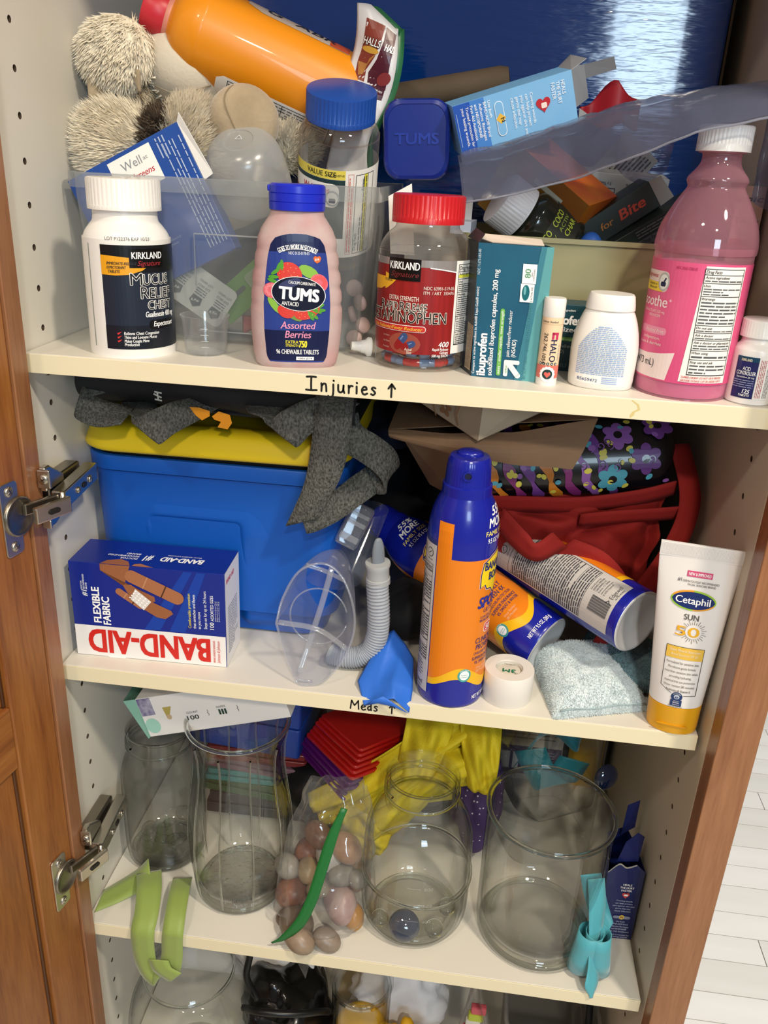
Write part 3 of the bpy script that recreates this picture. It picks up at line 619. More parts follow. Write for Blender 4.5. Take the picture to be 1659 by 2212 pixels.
# --- ibuprofen carton, slightly skewed and standing open
t = thing('medicine_carton', 'teal blue ibuprofen carton standing open beside the red-capped bottle', 'carton', (.3578, .0349, Z1))
Hc = .1015; fl_, fr_ = Vec((0, 0, 0)), Vec((.0530, -.0050, 0)); bl_, br_ = Vec((-.0105, .030, 0)), Vec((.044, .0265, 0)); tl_ = Vec((-.0030, .0005, Hc)); tr_ = Vec((.0515, -.0045, Hc)); sk = Vec((-.0010, 0, Hc))
teal = mat('#1d5674', .38, var=('#20607c', 30)); dk = mat('#2e3438', .45, bump=(300, .1)); kraft = mat('#b7a894', .7)
V8 = [fl_, fr_, br_, bl_, tl_, tr_, br_ + sk, bl_ + sk]
obj('carton_body', (V8, [[0, 1, 5, 4], [1, 2, 6, 5], [2, 3, 7, 6], [3, 0, 4, 7], [3, 2, 1, 0]], [0, 0, 1, 1, 1]), [teal, dk], t, solid=.0006)
U = (fr_ - fl_).normalized(); S = S_flat((0, 0, 0), U, (-.028, .004, 1), U.cross(Vec((0, 0, 1))))
def Sc(u, v, off=0): a, b = u / .0532, v / Hc; return (fl_ * (1 - a) + fr_ * a) * (1 - b) + (tl_ * (1 - a) + tr_ * a) * b + Vec((-.09, -1, 0)).normalized() * (off + .0004)
Sc.curved = False
fp = Print(Sc); tq = mat('#5fa3a8', .4); fp.poly([(.0400, 0), (.0532, 0), (.0545, Hc), (.0495, Hc)], tq, .0002).poly([(.034, 0), (.0402, 0), (.0497, Hc), (.0455, Hc)], mat('#3d8093', .4), .0002)
fp.text('Compare to active ingredient in Advil® Liqui-Gels® minis†', .0022, .0025, .0019, wht, 'L', .067, .008, rot=90)
fp.text('NDC 11673-683-80', .0022, .0785, .0019, mat('#cfdde6', .4), 'L', .0185, rot=90)
fp.text('ibuprofen', .0105, .0018, .0066, wht, 'L', .0325, .035, rot=90).text('solubilized ibuprofen capsules, 200 mg', .0160, .0020, .0038, wht, 'L', .0810, .022, rot=90)
fp.rect(.0195, .0228, .0025, .0545, mat('#6fb652', .4), .0004, .0016).text('minis – smaller capsule, same strength', .0220, .0038, .0020, wht, 'L', .0490, .01, rot=90, off=.0007)
fp.text('pain reliever/fever reducer', .0285, .0180, .0028, wht, 'L', .0355, .004, rot=90).text('(NSAID)', .0330, .0180, .0031, wht, 'L', .0135, .012, rot=90)
fp.text('80 SOFTGELS** (LIQUID FILLED CAPSULES)', .0425, .0015, .0023, mat('#4a8c97', .4), 'L', .060, rot=90)
ar = mat('#f2f3f1', .4); fp.rect(.0250, .0370, .0122, .0155, ar, .0004, .0012).rect(.0250, .0283, .0025, .0155, ar, .0005, .0012).line([(.0275, .0142), (.0362, .0038)], .0042, ar, .0006).ell(.0362, .0038, .0021, .0021, ar, .0006)
fp.text('up&up', .0274, .0050, .0013, mat('#66a558', .4), 'L', .0062, .01, rot=90, off=.0008)
fp.rect(.0330, .0430, .0605, .0740, wht, .0005).rect(.0335, .0437, .0743, .0885, wht, .0005)
fp.ell(.0370, .0675, .0028, .0058, mat('#1f6d78', .25), .0007).ell(.0363, .0690, .0010, .0032, mat('#6fb4bc', .2), .0009).text('ACTUAL SIZE', .0421, .0625, .0012, ink, 'L', .0095, rot=90, off=.0008).text('80', .0395, .0785, .0040, mat('#5a9c6d', .4), 'L', .0065, .01, rot=90, off=.0008)
fp.text('MINI', .0411, .0795, .0009, ink, 'L', .003, rot=90, off=.0008).text('CAPSULES', .0425, .0765, .0009, ink, 'L', .0085, rot=90, off=.0008)
fp.done(t, 'front_print')
obj('top_flap', ([tl_ + Vec((.010, .001, .0005)), tr_ + Vec((-.006, .001, .0005)), tr_ + Vec((-.008, .012, .004)), tl_ + Vec((.004, .013, .0055)), tl_ + Vec((-.002, .010, .003))], [[0, 1, 2, 3, 4]]), mat('#d8c9bb', .6), t, solid=.0006)
obj('side_flap', ([tl_, tl_ + Vec((-.009, .024, .002)), tl_ + Vec((-.003, .022, .009)), tl_ + Vec((.004, .004, .006))], [[0, 1, 2, 3]]), dk, t, solid=.0005)
Ss = S_flat(bl_ + Vec((-.0008, -.0006, 0)), (fl_ - bl_).normalized(), (0, 0, 1), (-.94, -.33, 0)); q = Print(Ss)
q.rect(.016, .030, .004, .050, kraft, .0003); q.bars(.005, .048, .029, .017, 7, mat('#6d6456', .6), .3, .0005, True, 4); q.rect(.016, .030, .052, .095, mat('#3c4347', .5), .0003); q.done(t, 'side_print')

# --- second carton, lying further back
t = thing('medicine_carton', 'dark teal ibuprofen carton mostly hidden behind the lip balm and the spray bottle', 'carton', (.4095, .0790, Z1), (0, 0, -.06))
obj('carton_body', box(0, .045, 0, .030, 0, .0545), mat('#153f4c', .4, var=('#184754', 30)), t, bevel=.0006)
q = Print(S_flat((0, 0, 0), (1, 0, 0), (0, 0, 1), (0, -1, 0)))
q.text('Compare to active ingredient', .0008, .0490, .0017, wht, 'L', .027, off=.0004).text('ibuprofen', -.0003, .0385, .0070, wht, 'L', .0345, .035, off=.0004).text('solubilized', .0010, .0325, .0040, wht, 'L', .0300, .02, off=.0004)
q.rect(.001, .042, .0250, .0282, mat('#5f9c46', .4), .0003).text('minis same strength', .002, .0257, .0018, mat('#cfe6b8', .4), 'L', .028, off=.0005).text('pain reliever', .010, .0195, .0028, mat('#b7c6cb', .4), 'L', .022, off=.0004).text('(NSAID)', .010, .0150, .0028, mat('#b7c6cb', .4), 'L', .0125, off=.0004).text('80 SOFTGELS', .003, .0035, .0028, mat('#6f8f96', .4), 'L', .0230, off=.0004)
q.done(t, 'front_print')

# --- lip balm tube
c = (.4159, .0272); t = thing('lip_balm', 'peach lip balm tube with white cap and printed heart, in front of the ibuprofen carton', 'lip balm', (c[0], c[1], Z1), face(*c))
obj('cap', lathe([(.0081, .0520), (.0083, .0524), (.0083, .0645), (.0077, .0661), (.0001, .0663)], 40), pwhite, t, True, auto=40)
obj('base_wheel', lathe([(.0001, 0), (.0079, 0), (.0081, .0006), (.0081, .0060), (.0001, .0060)], 40, rib=(30, .0002, .001, .0058)), pwhite, t, True, auto=40)
bd = obj('tube', lathe([(.0001, .0060), (.0081, .0060), (.0081, .0520), (.0001, .0520)], 40), mat('#f0d2ae', .35), t, True, auto=40)
p = Print(S_cyl(prf([(.0081, 0), (.0081, .1)])), .0012)
p.rect(-.0120, .0120, .0060, .0160, mat('#df7567', .4), .00015)
for k in range(14): a = k * 2 * pi / 14; p.ell(.0004 + .0048 * cos(a), .0092 + .0048 * sin(a), .0013, .0013, wht, .0003, 10)
p.ell(.0004, .0092, .0050, .0050, wht, .0003).ell(.0004, .0092, .0038, .0038, mat('#1e3a38', .4), .0004)
hrt = [(.0004 + .00018 * 16 * sin(k * .251) ** 3 * .85, .0090 + .00016 * (13 * cos(k * .251) - 5 * cos(2 * k * .251) - 2 * cos(3 * k * .251) - cos(4 * k * .251))) for k in range(25)]
p.poly(hrt, mat('#e2665c', .4), .0005)
for k in range(5): p.ell(-.006 + .003 * k, .0172, .0012, .0011, mat('#1e3a38', .4), .0002, 10).ell(-.006 + .003 * k, .0172, .0005, .0005, wht, .0003, 8)
p.text('HALO', .0005, .0355, .0046, mat('#1d2350', .4), 'L', .0165, .015, rot=-90, off=.0003).text('262.746.1054', -.0052, .0405, .0030, ink, 'L', .0235, .008, .1, rot=-90, off=.0003)
mg = mat('#c4305c', .4); p.rect(.0008, .0058, .0395, .0412, mg, .0003).rect(.0008, .0025, .0360, .0412, mg, .0003).rect(.0038, .0056, .0358, .0405, mg, .0003)
p.text('Safety Sealed', -.002, .0483, .0014, ink, 'C', .0125, .008, .1, off=.0003).rect(-.012, .012, .0470, .0472, mat('#c9ac88', .5), .0003)
p.text('for your Branding', .0072, .0320, .0011, mat('#4a80a0', .4), 'L', .012, rot=-90, off=.0003)
p.done(bd)

# --- white squeeze bottle with blue small print
c = (.4584, .0375); t = thing('squeeze_bottle', 'small white tapered plastic bottle with faint blue small print, between lip balm and pink bottle', 'bottle', (c[0], c[1], Z1), face(*c, -.05))
wp = [(.0232, .0), (.0246, .0012), (.0250, .006), (.0256, .028), (.0252, .034), (.0238, .042), (.0216, .050), (.0192, .056), (.0176, .0585)]
obj('body', lathe(wp, 64, sy=.80, sq=2.3), pwhite, t, True, auto=50)
obj('cap', lathe([(.0180, .0585), (.0186, .0592), (.0183, .0625), (.0172, .0690), (.0160, .0706), (.0001, .0708)], 56, sy=.84, sq=2.2), pwhite, t, True, auto=40)
fw = prf(wp)
def S_w(u, v, off=0):
    a_ = fw(v); x = min(abs(u) / a_, .98); return Vec((u, -(a_ * .80 + off) * (1 - x ** 2.3) ** (1 / 2.3), v))
S_w.curved = True
p = Print(S_w, .004); bi = mat('#9bb4da', .5); Rb = random.Random(2)
p.rect(-.0185, .0165, .0045, .0125, mat('#f7f5f1', .4), .0002)
for k in range(26):
    v = .0470 - .00142 * k; hw = .0185 * math.sqrt(max(.04, min(1, (.0485 - v) / .017))); u = -hw
    while u < hw - .001: l = Rb.uniform(.0012, .0042); e = min(u + l, hw - .001); p.rect(u, e, v, v + .0008, bi, .0003); u = e + .0005
for k in range(4): p.rect(.0020, .0135, .0095 - .0014 * k, .0103 - .0014 * k, bi, .0003)
p.text('85659472', -.0165, .0065, .0023, mat('#34507e', .5), 'L', .0155, .006, rot=-1)
p.done(t, 'small_print')

# --- large bottle of pink liquid
c = (.5198, .0385); t = thing('pink_medicine_bottle', 'tall clear bottle of bright pink stomach medicine with white cap', 'bottle', (c[0], c[1], Z1), face(*c))
pp = [(.0001, .001), (.0310, .0), (.0340, .0012), (.0350, .005), (.0350, .101), (.0358, .104), (.0362, .108), (.0358, .112), (.0352, .116), (.0330, .124), (.0270, .136), (.0215, .145), (.0198, .1480), (.0205, .1505), (.0212, .1525), (.0203, .1550), (.0178, .1580), (.0150, .1615), (.0135, .165), (.0135, .1700), (.0160, .1706), (.0160, .1718), (.0135, .1725), (.0135, .176)]
obj('body', lathe(sprof(pp, 3), 64, caps=False), film('#e3aebf', .34, .04, .06, .35), t, True, auto=70)
obj('pink_liquid', lathe([(.0001, .0018), (.0330, .0015), (.0342, .005), (.0342, .096), (.0001, .097)], 56), mat('#f49ac8', .35), t, True, auto=40)
ribcap('cap', .0185, .1715, .1885, pwhite, t, 44, .0005, .1760)
S = S_cyl(prf([(.0352, 0), (.0352, .2)])); r0 = .0352
lb = patch(S, [(-.075, .0125), (.070, .0125), (.070, .0985), (-.075, .0985)], mat('#e4668f', .38, var=('#d4457a', 18, (1, 1, .6))), t)
p = Print(S); wp_ = mat('#f0dcd8', .4)
p.poly([(-.075, .0145), (-.0115, .0135), (-.0075, .0345), (-.018, .0325), (-.030, .0312), (-.075, .031)], wp_, .0003).text('(473 mL)', -.0225, .0225, .0052, ink, 'R', .021, off=.0005)
p.text('soothe', -.0195, .0655, .0078, mat('#f4dfe0', .4), 'R', .027, .015, off=.0005).text('®', -.0180, .0700, .0016, wht, 'L', off=.0005)
p.text('SUBSALICYLATE 525 mg', -.0205, .0610, .0018, wp_, 'R', .024).text('REDUCER', -.0235, .0580, .0018, wp_, 'R', .012)
p.rect(-.045, -.0165, .0455, .0510, mat('#e58fa9', .4), .0003, .0025).text('Alcohol Free', -.0185, .0470, .0025, wp_, 'R', .018, off=.0006).text('indigestion,', -.0205, .0418, .0022, wp_, 'R', .018).text('nausea & diarrhea', -.0190, .0378, .0022, wp_, 'R', .024)
p.rect(-.050, -.0215, .0760, .0905, wp_, .0003, .0035).rect(-.050, -.0255, .0760, .0825, mat('#f0d23c', .4), .0004).ell(-.0255, .0832, .0052, .0066, mat('#b9b8b2', .3), .0006).ell(-.0255, .0832, .0040, .0052, mat('#ecebe5', .4), .0007).rect(-.0278, -.0232, .0800, .0832, mat('#1d2547', .4), .0009, .001).line([(-.0250, .0832), (-.0235, .0860)], .0012, mat('#1d2547', .4), .0009)
p.text('Walgreens', -.0320, .0855, .0030, mat('#c02a3a', .4), 'R', .020, .008, .25, off=.0006).text('Compare to', -.0320, .0802, .0016, ink, 'R', .012, off=.0006).text('Bismol', -.0320, .0776, .0016, ink, 'R', .010, off=.0006)
p.text('NDC 0363-7288-05', -.0170, .0935, .0019, mat('#b63a68', .4), 'L', .0150, .012)
p.done(lb)
dfm = patch(S, [(-.0020, .0145), (.0345, .0140), (.0345, .0970), (.0035, .0970)], paper, t, 'drug_facts', .0004)
facts(dfm, S_cyl(prf([(.0354, 0), (.0354, .2)])), .0030, .0335, .0200, .0955, 31, [(.055, 1, ''), (.075, 1, 'Active ingredient'), (.12, 3, 'Uses'), (.27, 7, 'Warnings'), (.07, 1, 'Do not use'), (.07, 1, 'Ask a doctor'), (.1, 2, 'Ask a doctor or pharmacist'), (.09, 1, 'When using'), (.15, 3, 'Stop use and ask')])
q = Print(S_cyl(prf([(.0356, 0), (.0356, .2)]))); q.text('TAMPER EVIDENT: DO NOT USE IF PRINTED', -.0003, .0174, .0016, mat('#d04a4a', .4), 'L', .031, .01).text('AROUND DOSAGE CUP OR UNDER CAP IS', -.0003, .0150, .0016, mat('#d04a4a', .4), 'L', .031, .01); q.done(dfm, 'warning_print')

# --- small white tablet bottle at the far right
c = (.5668, .0215); t = thing('tablet_bottle', 'small white tablet bottle with dark blue label at the right end of the top shelf', 'bottle', (c[0], c[1], Z1), face(*c))
obj('body', lathe(sprof([(.0001, .0005), (.0145, 0), (.0165, .0012), (.0170, .004), (.0170, .035), (.0158, .041), (.0128, .0445), (.0122, .050)], 3), 48), pwhite, t, True, auto=50)
ribcap('cap', .0146, .0485, .0612, pwhite, t, 40, .0002, .0500)
S = S_cyl(prf([(.0171, 0), (.0171, .1)])); lb = patch(S, [(-.0130, .0050), (.0030, .0050), (.0030, .0355), (-.0130, .0355)], mat('#1c2350', .3, var=('#2a2a6a', 60)), t)
p = Print(S, .002); p.rect(-.0130, .0030, .0320, .0355, mat('#1b4460', .3), .0003).text('KIRKLAND', -.0055, .0322, .0019, mat('#efe5c8', .4), 'C', .0075, .015, off=.0006).text('ACID', -.0045, .0255, .0028, wht, 'C', .0055, off=.0006).text('CONTROLLER', -.0045, .0222, .0028, wht, 'C', .0135, .01, off=.0006)
p.text('Famotidine 20 mg', -.0045, .0200, .0013, wht, 'C', .0125).bars(-.0125, .002, .019, .0125, 4, mat('#8f93b8', .5), .4, .0005).text('125', -.0020, .0088, .0031, wht, 'C', .0050, .02, .2, off=.0006).text('TABLETS', -.0030, .0066, .0016, wht, 'C', .0075, .015, .2, off=.0006)
p.rect(.0032, .014, .0050, .0355, paper, .0003).bars(.0060, .0340, .0085, .0040, 4, mat('#b5565a', .5), .4, .0005, True, 9).bars(.0060, .0340, .0135, .0095, 4, mat('#777777', .5), .4, .0005, True, 10); p.done(lb)
# --- white nozzle of a small dropper lying behind the gelcap bottle
t = thing('dropper_nozzle', 'small white plastic dropper nozzle lying between antacid bottle and gelcap bottle', 'dropper', (.2675, .0790, Z1 + .0082), (rad(86), 0, rad(-72)))
obj('flange', lathe([(.0001, -.003), (.0080, -.003), (.0082, -.002), (.0082, 0), (.0060, .002), (.0052, .006)], 32), pwhite, t, True, auto=40)
obj('spout', lathe([(.0050, .005), (.0044, .008), (.0035, .0135), (.0030, .0140), (.0016, .0135)], 32), pwhite, t, True, auto=40)
# ================================================================ TOP SHELF, BEHIND THE FRONT ROW
def ellip(c, r, n=20, m=14, rot=(0, 0, 0)):
    v, f = lathe([(sin(pi * j / m), -cos(pi * j / m)) if 0 < j < m else (.001, -1 if j == 0 else 1) for j in range(m + 1)], n)
    return xf((v, f), c, rot, r)
def fur(vf, n, l, w_, comb, seed, wild=.45, keep=None):
    """thousands of small tufts scattered over a surface, combed along `comb`"""
    R = random.Random(seed); tri = []; ar = []; P = [Vec(v) for v in vf[0]]
    for f in vf[1]:
        for i in range(1, len(f) - 1):
            a, b, c = P[f[0]], P[f[i]], P[f[i + 1]]; q = (b - a).cross(c - a); tri.append((a, b, c, q.normalized() if q.length > 0 else Vec((0, 0, 1)))); ar.append(q.length)
    vs, fs = [], []
    for a, b, c, nn in R.choices(tri, ar, k=n):
        s, t = R.random(), R.random()
        if s + t > 1: s, t = 1 - s, 1 - t
        p = a + (b - a) * s + (c - a) * t
        if keep and not keep(p): continue
        rv = Vec((R.gauss(0, 1), R.gauss(0, 1), R.gauss(0, 1))) * wild
        cl = Vec((nz(p, 120, 1), nz(p, 120, 5), nz(p, 120, 9))) * .8
        d = (nn * .55 + Vec(comb) * 1.3 + rv * .35 + cl * .7).normalized(); L = l * R.uniform(.6, 1.15); x = d.orthogonal().normalized() * w_; y = d.cross(x).normalized() * w_
        k = len(vs); tip = p + d * L + Vec(comb) * L * .35
        vs += [p + x, p - x * .5 + y * .87, p - x * .5 - y * .87, tip]; fs += [[k, k + 1, k + 3], [k + 1, k + 2, k + 3], [k + 2, k, k + 3]]
    return vs, fs

# --- big blue shrink-wrapped box against the back
bluebox = mat('#08367c', .10, spec=.6, coat=.6, bump=(48, .42, (.4, 1, 2.8)))
t = thing('shrink_wrapped_box', 'big glossy blue shrink-wrapped box standing behind everything on the top shelf', 'box', (.03, .297, Z1))
obj('box_body', box(0, .536, 0, .255, 0, .40), bluebox, t, bevel=.003)
obj('cardboard_edge', box(.5363, .5385, .0005, .25, .003, .398), mat('#4f4436', .8), t)

# --- clear plastic bin at the left
frostc = film('#e2e6e6', .26, .14, .06, .4)
t = thing('clear_bin', 'clear plastic storage bin behind the white tablet bottle, crammed with cartons and a plush toy', 'bin', (.139, .188, Z1))
hx0, hy0, hx1, hy1, hb = .116, .104, .130, .108, .135
def rr(hx, hy, r, z, n=6): return [(x, y, z) for x, y in rrect(hx * 2, hy * 2, r, n)]
rings = [rr(hx0 - .006, hy0 - .006, .01, .0015), rr(hx0, hy0, .014, .005), rr(hx1 - .003, hy1 - .001, .016, hb - .016), rr(hx1 - .003, hy1 - .001, .016, hb - .001), rr(hx1 + .002, hy1 + .002, .018, hb), rr(hx1 + .002, hy1 + .002, .018, hb - .012)]
vs = [p for r in rings for p in r]; n = len(rings[0]); fs = [list(range(n))] + [[j * n + i, j * n + (i + 1) % n, (j + 1) * n + (i + 1) % n, (j + 1) * n + i] for j in range(len(rings) - 1) for i in range(n)]
obj('bin_wall', (vs, fs), frostc, t, True, auto=35)
fr = film('#eef2f4', .35, .15, .06, .3)
obj('moulded_ridge', join(tube([(-.02, -.1095, .050), (-.02, -.1098, .092), (.055, -.1098, .092), (.058, -.1096, .085), (.058, -.108, .012), (-.02, -.108, .012)], .0007, 6)), fr, t, True)

# --- things crammed in the clear bin
def slab(name, label, cat, c, size, rot, m, bev=.0006, **k):
    t = thing(name, label, cat, c, rot); obj('panel_board' if size[1] < .003 else 'carton_body', box(-size[0] / 2, size[0] / 2, -size[1] / 2, size[1] / 2, -size[2] / 2, size[2] / 2), m, t, bevel=bev); return t
bw = mat('#1f4796', .35, var=('#24509f', 22))
t = slab('medicine_carton', 'blue medicine carton with white panel leaning at an angle inside the clear bin', 'carton', (.0790, .0985, 1.3660), (.110, .018, .107), (rad(-3), rad(-27), 0), bw)
q = Print(S_flat((0, -.0092, 0), (1, 0, 0), (0, 0, 1), (0, -1, 0)))
q.rect(-.016, .0255, .020, .0500, paper, .0003).text('Well', .0040, .0385, .0068, mat('#8a8f96', .5), 'C', .0190, off=.0005).text('at', .0175, .0400, .0032, mat('#8a8f96', .5), 'C', .0045, off=.0005).text('Walgreens', .0060, .0290, .0050, mat('#c02a3a', .4), 'C', .0300, .01, .25, off=.0005)
q.text('tin Capsules', -.010, .004, .0044, mat('#c8d2e6', .5), 'C', .036, .01).text('& over', -.016, -.008, .0035, mat('#c8d2e6', .5), 'C', .018).text('Compare to Imodium A-D', .004, -.026, .0018, mat('#9fb0d0', .5), 'C', .024).text('active ingredient', .004, -.0295, .0018, mat('#9fb0d0', .5), 'C', .016)
q.bars(.034, .050, .040, .030, 3, mat('#a9b8d6', .5), .35, .0004, True, 3); q.bars(-.044, .044, .053, .034, 6, mat('#b4c1dc', .5), .3, .0004, True, 7); q.done(t, 'front_print')
obj('open_flap', ([(.055, -.0090, .0535), (.0555, -.0090, .005), (.065, -.011, .006), (.0605, -.0125, .058)], [[0, 1, 2, 3]]), paper, t, solid=.0006)
t = thing('blister_strip', 'pale foil blister strip stamped with lot numbers, leaning in the clear bin', 'blister pack', (.1165, .0935, 1.3055), (rad(-8), rad(32), 0))
obj('foil', prism(rrect(.060, .036, .005), .0006), mat('#cfcdc6', .35, .3), t, rot=(pi / 2, 0, 0))
q = Print(S_flat((0, -.0008, 0), (1, 0, 0), (0, 0, 1), (0, -1, 0))); g5 = mat('#54575c', .5)
for u in (-.018, .002, .021):
    q.text('LOT 0AF031', u, .0105, .0020, g5, 'C', .0125, rot=180).text('EXP 09/23', u, .0065, .0020, g5, 'C', .0115, rot=180).bars(u - .005, u + .005, .0035, -.003, 3, g5, .35, .0004)
    q.poly([(u - .005, -.004), (u + .004, -.004), (u + .005, -.010), (u, -.014), (u - .006, -.010)], mat('#3e454d', .5), .0004).text('K-Pak', u - .0005, -.009, .0022, paper, 'C', .007, rot=20, off=.0006)
q.done(t, 'lot_print')
t = thing('hang_card', 'green hang card with a punched slot, inside the clear bin behind the antacid bottle', 'card', (.1560, .100, 1.3085), (rad(-6), rad(-42), 0))
cd = prism([(-.030, -.014), (.034, -.014), (.034, .014), (-.030, .014)], .0012); obj('card', cd, mat('#5f8f3a', .5), t, rot=(pi / 2, 0, 0))
obj('hang_slot', prism([(a * .8, b * .8) for a, b in rrect(.020, .005, .0024)], .0003), mat('#4a5052', .6), t, loc=(-.006, -.0015, .002), rot=(pi / 2, 0, 0))
obj('blister_window', prism(rrect(.022, .016, .003), .005), film('#ffffff', .3, .1), t, loc=(.018, -.001, 0), rot=(pi / 2, 0, 0))
tag(obj('candy_wrapper', grid(lambda a, b: Vec((.172 + (a - .5) * .040, .105 + .004 * sin(a * 9), 1.2785 + (b - .5) * .018 + .003 * sin(a * 7 + b * 4))), 12, 6), mat('#b0434c', .3), None, True, solid=.004), 'small crumpled red wrapper at the bottom of the clear bin', 'wrapper')
# frosted upturned bowl
t = thing('plastic_dome', 'frosted plastic cup lying upturned above the clear bin, beside the plush foot', 'cup', (.1545, .110, 1.4100), (rad(40), rad(-4), 0))
pr = [(.0335, -.030), (.0345, -.028), (.0338, -.010), (.0315, .006), (.0265, .016), (.0190, .0215), (.0125, .0230), (.0115, .0222), (.0001, .0222)]
obj('cup_wall', lathe(sprof(pr, 3), 56, caps=False), film('#e8ebee', .5, .22, .05, .4), t, True)
q = Print(S_flat((0, 0, .0226), (1, 0, 0), (0, 1, 0), (0, 0, 1))); ge = mat('#cfd3d8', .4); q.line([(-.003, .001), (0, .006), (.003, .001), (-.003, .001)], .0006, ge, .0003); q.done(t, 'recycling_mark')

# --- clear bottle with ribbed blue cap, leaning forward
t = thing('value_size_bottle', 'clear bottle with wide ribbed blue cap and yellow VALUE SIZE band in the bin', 'bottle', (.2195, .180, 1.3370))
ax = Vec((.085, -.36, .93)).normalized(); xx = Vec((1, .10, 0)); xx = (xx - ax * xx.dot(ax)).normalized(); t.rotation_euler = Matrix((xx, ax.cross(xx), ax)).transposed().to_euler()
pr = [(.0001, .0), (.0300, .0), (.0335, .0025), (.0342, .007), (.0342, .101), (.0338, .108), (.0322, .114), (.0282, .1188), (.0260, .1205), (.0256, .124)]
obj('body', lathe(sprof(pr, 3), 56, caps=False), clear, t, True, auto=60)
ribcap('cap', .0292, .1205, .1430, mat('#1c4aa0', .35), t, 50, .0006, .1245)
S = S_cyl(prf([(.0344, 0), (.0344, .2)])); lb = patch(S, [(-.075, .012), (.075, .012), (.075, .090), (-.075, .090)], paper, t)
p = Print(S); dgn = mat('#203a40', .35); p.rect(-.060, .0085, .030, .082, dgn, .0003).rect(-.060, .0085, .0822, .090, mat('#ead85a', .4), .0003)
p.text('VALUE SIZE', -.0130, .0843, .0042, black, 'C', .0270, .015).text('NDC 0363-0071-03', .0075, .0850, .0018, ink, 'R', .0140, .008)
p.rect(-.055, .0035, .058, .0785, paper, .0005, .006).text('Walgreens', -.0175, .0700, .0056, mat('#c2323c', .4), 'C', .0260, .01, .25, off=.0008).rect(-.055, -.0085, .058, .0672, mat('#b5362e', .4), .0007)
p.text('Compare to the active', -.0215, .0635, .0018, paper, 'C', .020, off=.0009).text('ingredient in Advil', -.0215, .0605, .0018, paper, 'C', .018, off=.0009).ell(-.0020, .0660, .0062, .0068, mat('#9aa0a4', .4), .0008).ell(-.002, .066, .0048, .0052, paper, .0009).rect(-.0048, .0008, .0622, .0662, mat('#1a2140', .4), .0011, .001)
rk = mat('#d9736c', .5)
p.frame(.0110, .0160, .015, .087, .0003, rk).bars(.017, .084, .0155, .0115, 2, rk, .45, .0005, True, 2)
p.frame(.0178, .038, .015, .086, .0005, black).text('Drug Facts', .0212, .0180, .0030, ink, 'L', .016, 0, .15, rot=90).rect(.0265, .0300, .016, .0855, mat('#e6dc3c', .5), .0004).text('Purpose', .0262, .072, .0022, black, 'L', .010, .012, .15, rot=90).bars(.017, .084, .030, .0225, 3, ink, .35, .0006, True, 5).rect(.0305, .0309, .015, .086, black, .0005)
p.done(lb)
# --- pale tablets in a clear pouch lower in the bin
pw = mat('#b79c96', .5)
for k, (x, y, z) in enumerate(((.2520, .104, .010), (.2590, .108, .021), (.2495, .107, .030), (.2565, .103, .041), (.2500, .110, .052))):
    tag(obj('tablet', xf(lathe([(.0001, -.0028), (.0062, -.0024), (.0072, -.001), (.0072, .001), (.0062, .0024), (.0001, .0028)], 20), rot=(rad(70), .3 * k, k * .7)), pw, None, True, (x, y, Z1 + z)), 'pale pink round tablet seen through the right corner of the clear bin', 'tablet', 'tablets in the clear bin')

# --- orange bottle with red cap lying across the top
A, B = Vec((.0475, .165, 1.5315)), Vec((.2300, .205, 1.4620)); ax = (A - B).normalized()
t = thing('orange_bottle', 'large orange bottle with red cap lying aslant on top of the plush toy', 'bottle', B)
xx = Vec((0, 1, 0)); xx = (xx - ax * xx.dot(ax)).normalized(); t.rotation_euler = Matrix((xx, ax.cross(xx), ax)).transposed().to_euler(); L = (A - B).length
pr = [(.0001, .0), (.034, .0), (.0385, .003), (.0395, .010), (.0395, .128), (.0385, .137), (.0392, .140), (.0380, .147), (.0330, .158), (.0260, .165), (.0190, .169), (.0178, .1715)]
obj('body', lathe(sprof(pr, 3), 64), mat('#e08a10', .38, coat=.2), t, True, auto=60)
cp = obj('cap', lathe([(.0182, .1715), (.0186, .172), (.0186, .191), (.0175, .1925), (.0001, .193)], 168, rib=(42, .0005, .1725, .190)), mat('#c02836', .38), t, True, auto=40)
obj('tamper_band', lathe([(.0186, .1680), (.0190, .1685), (.0190, .1725), (.0186, .173)], 48, caps=False), mat('#c9806f', .45), cp, True)
S = S_cyl(prf([(.0397, 0), (.0397, .3)]))
lb = patch(S, [(-.120, .01), (-.086, .01), (-.086, .112), (-.090, .118), (-.120, .118)], paper, t)
p = Print(S); p.frame(-.1175, -.0885, .014, .108, .0006, black); p.bars(.016, .107, -.090, -.116, 8, mat('#4a4a48', .6), .3, .0005, True, 8)
for v in (.035, .058, .082): p.rect(-.1175, -.0885, v, v + .0006, black, .0006)
p.done(lb)
lb2 = patch(S, [(-.020, .02), (.014, .02), (.014, .112), (-.014, .112), (-.020, .098)], mat('#b4a49a', .5), t, 'front_label'); p = Print(S); p.text('G  ABR', -.014, .095, .010, mat('#23243a', .5), 'L', .062, .02, .2, rot=-90).rect(-.0195, .013, .02, .038, mat('#b34a2c', .5), .0004); p.done(lb2)

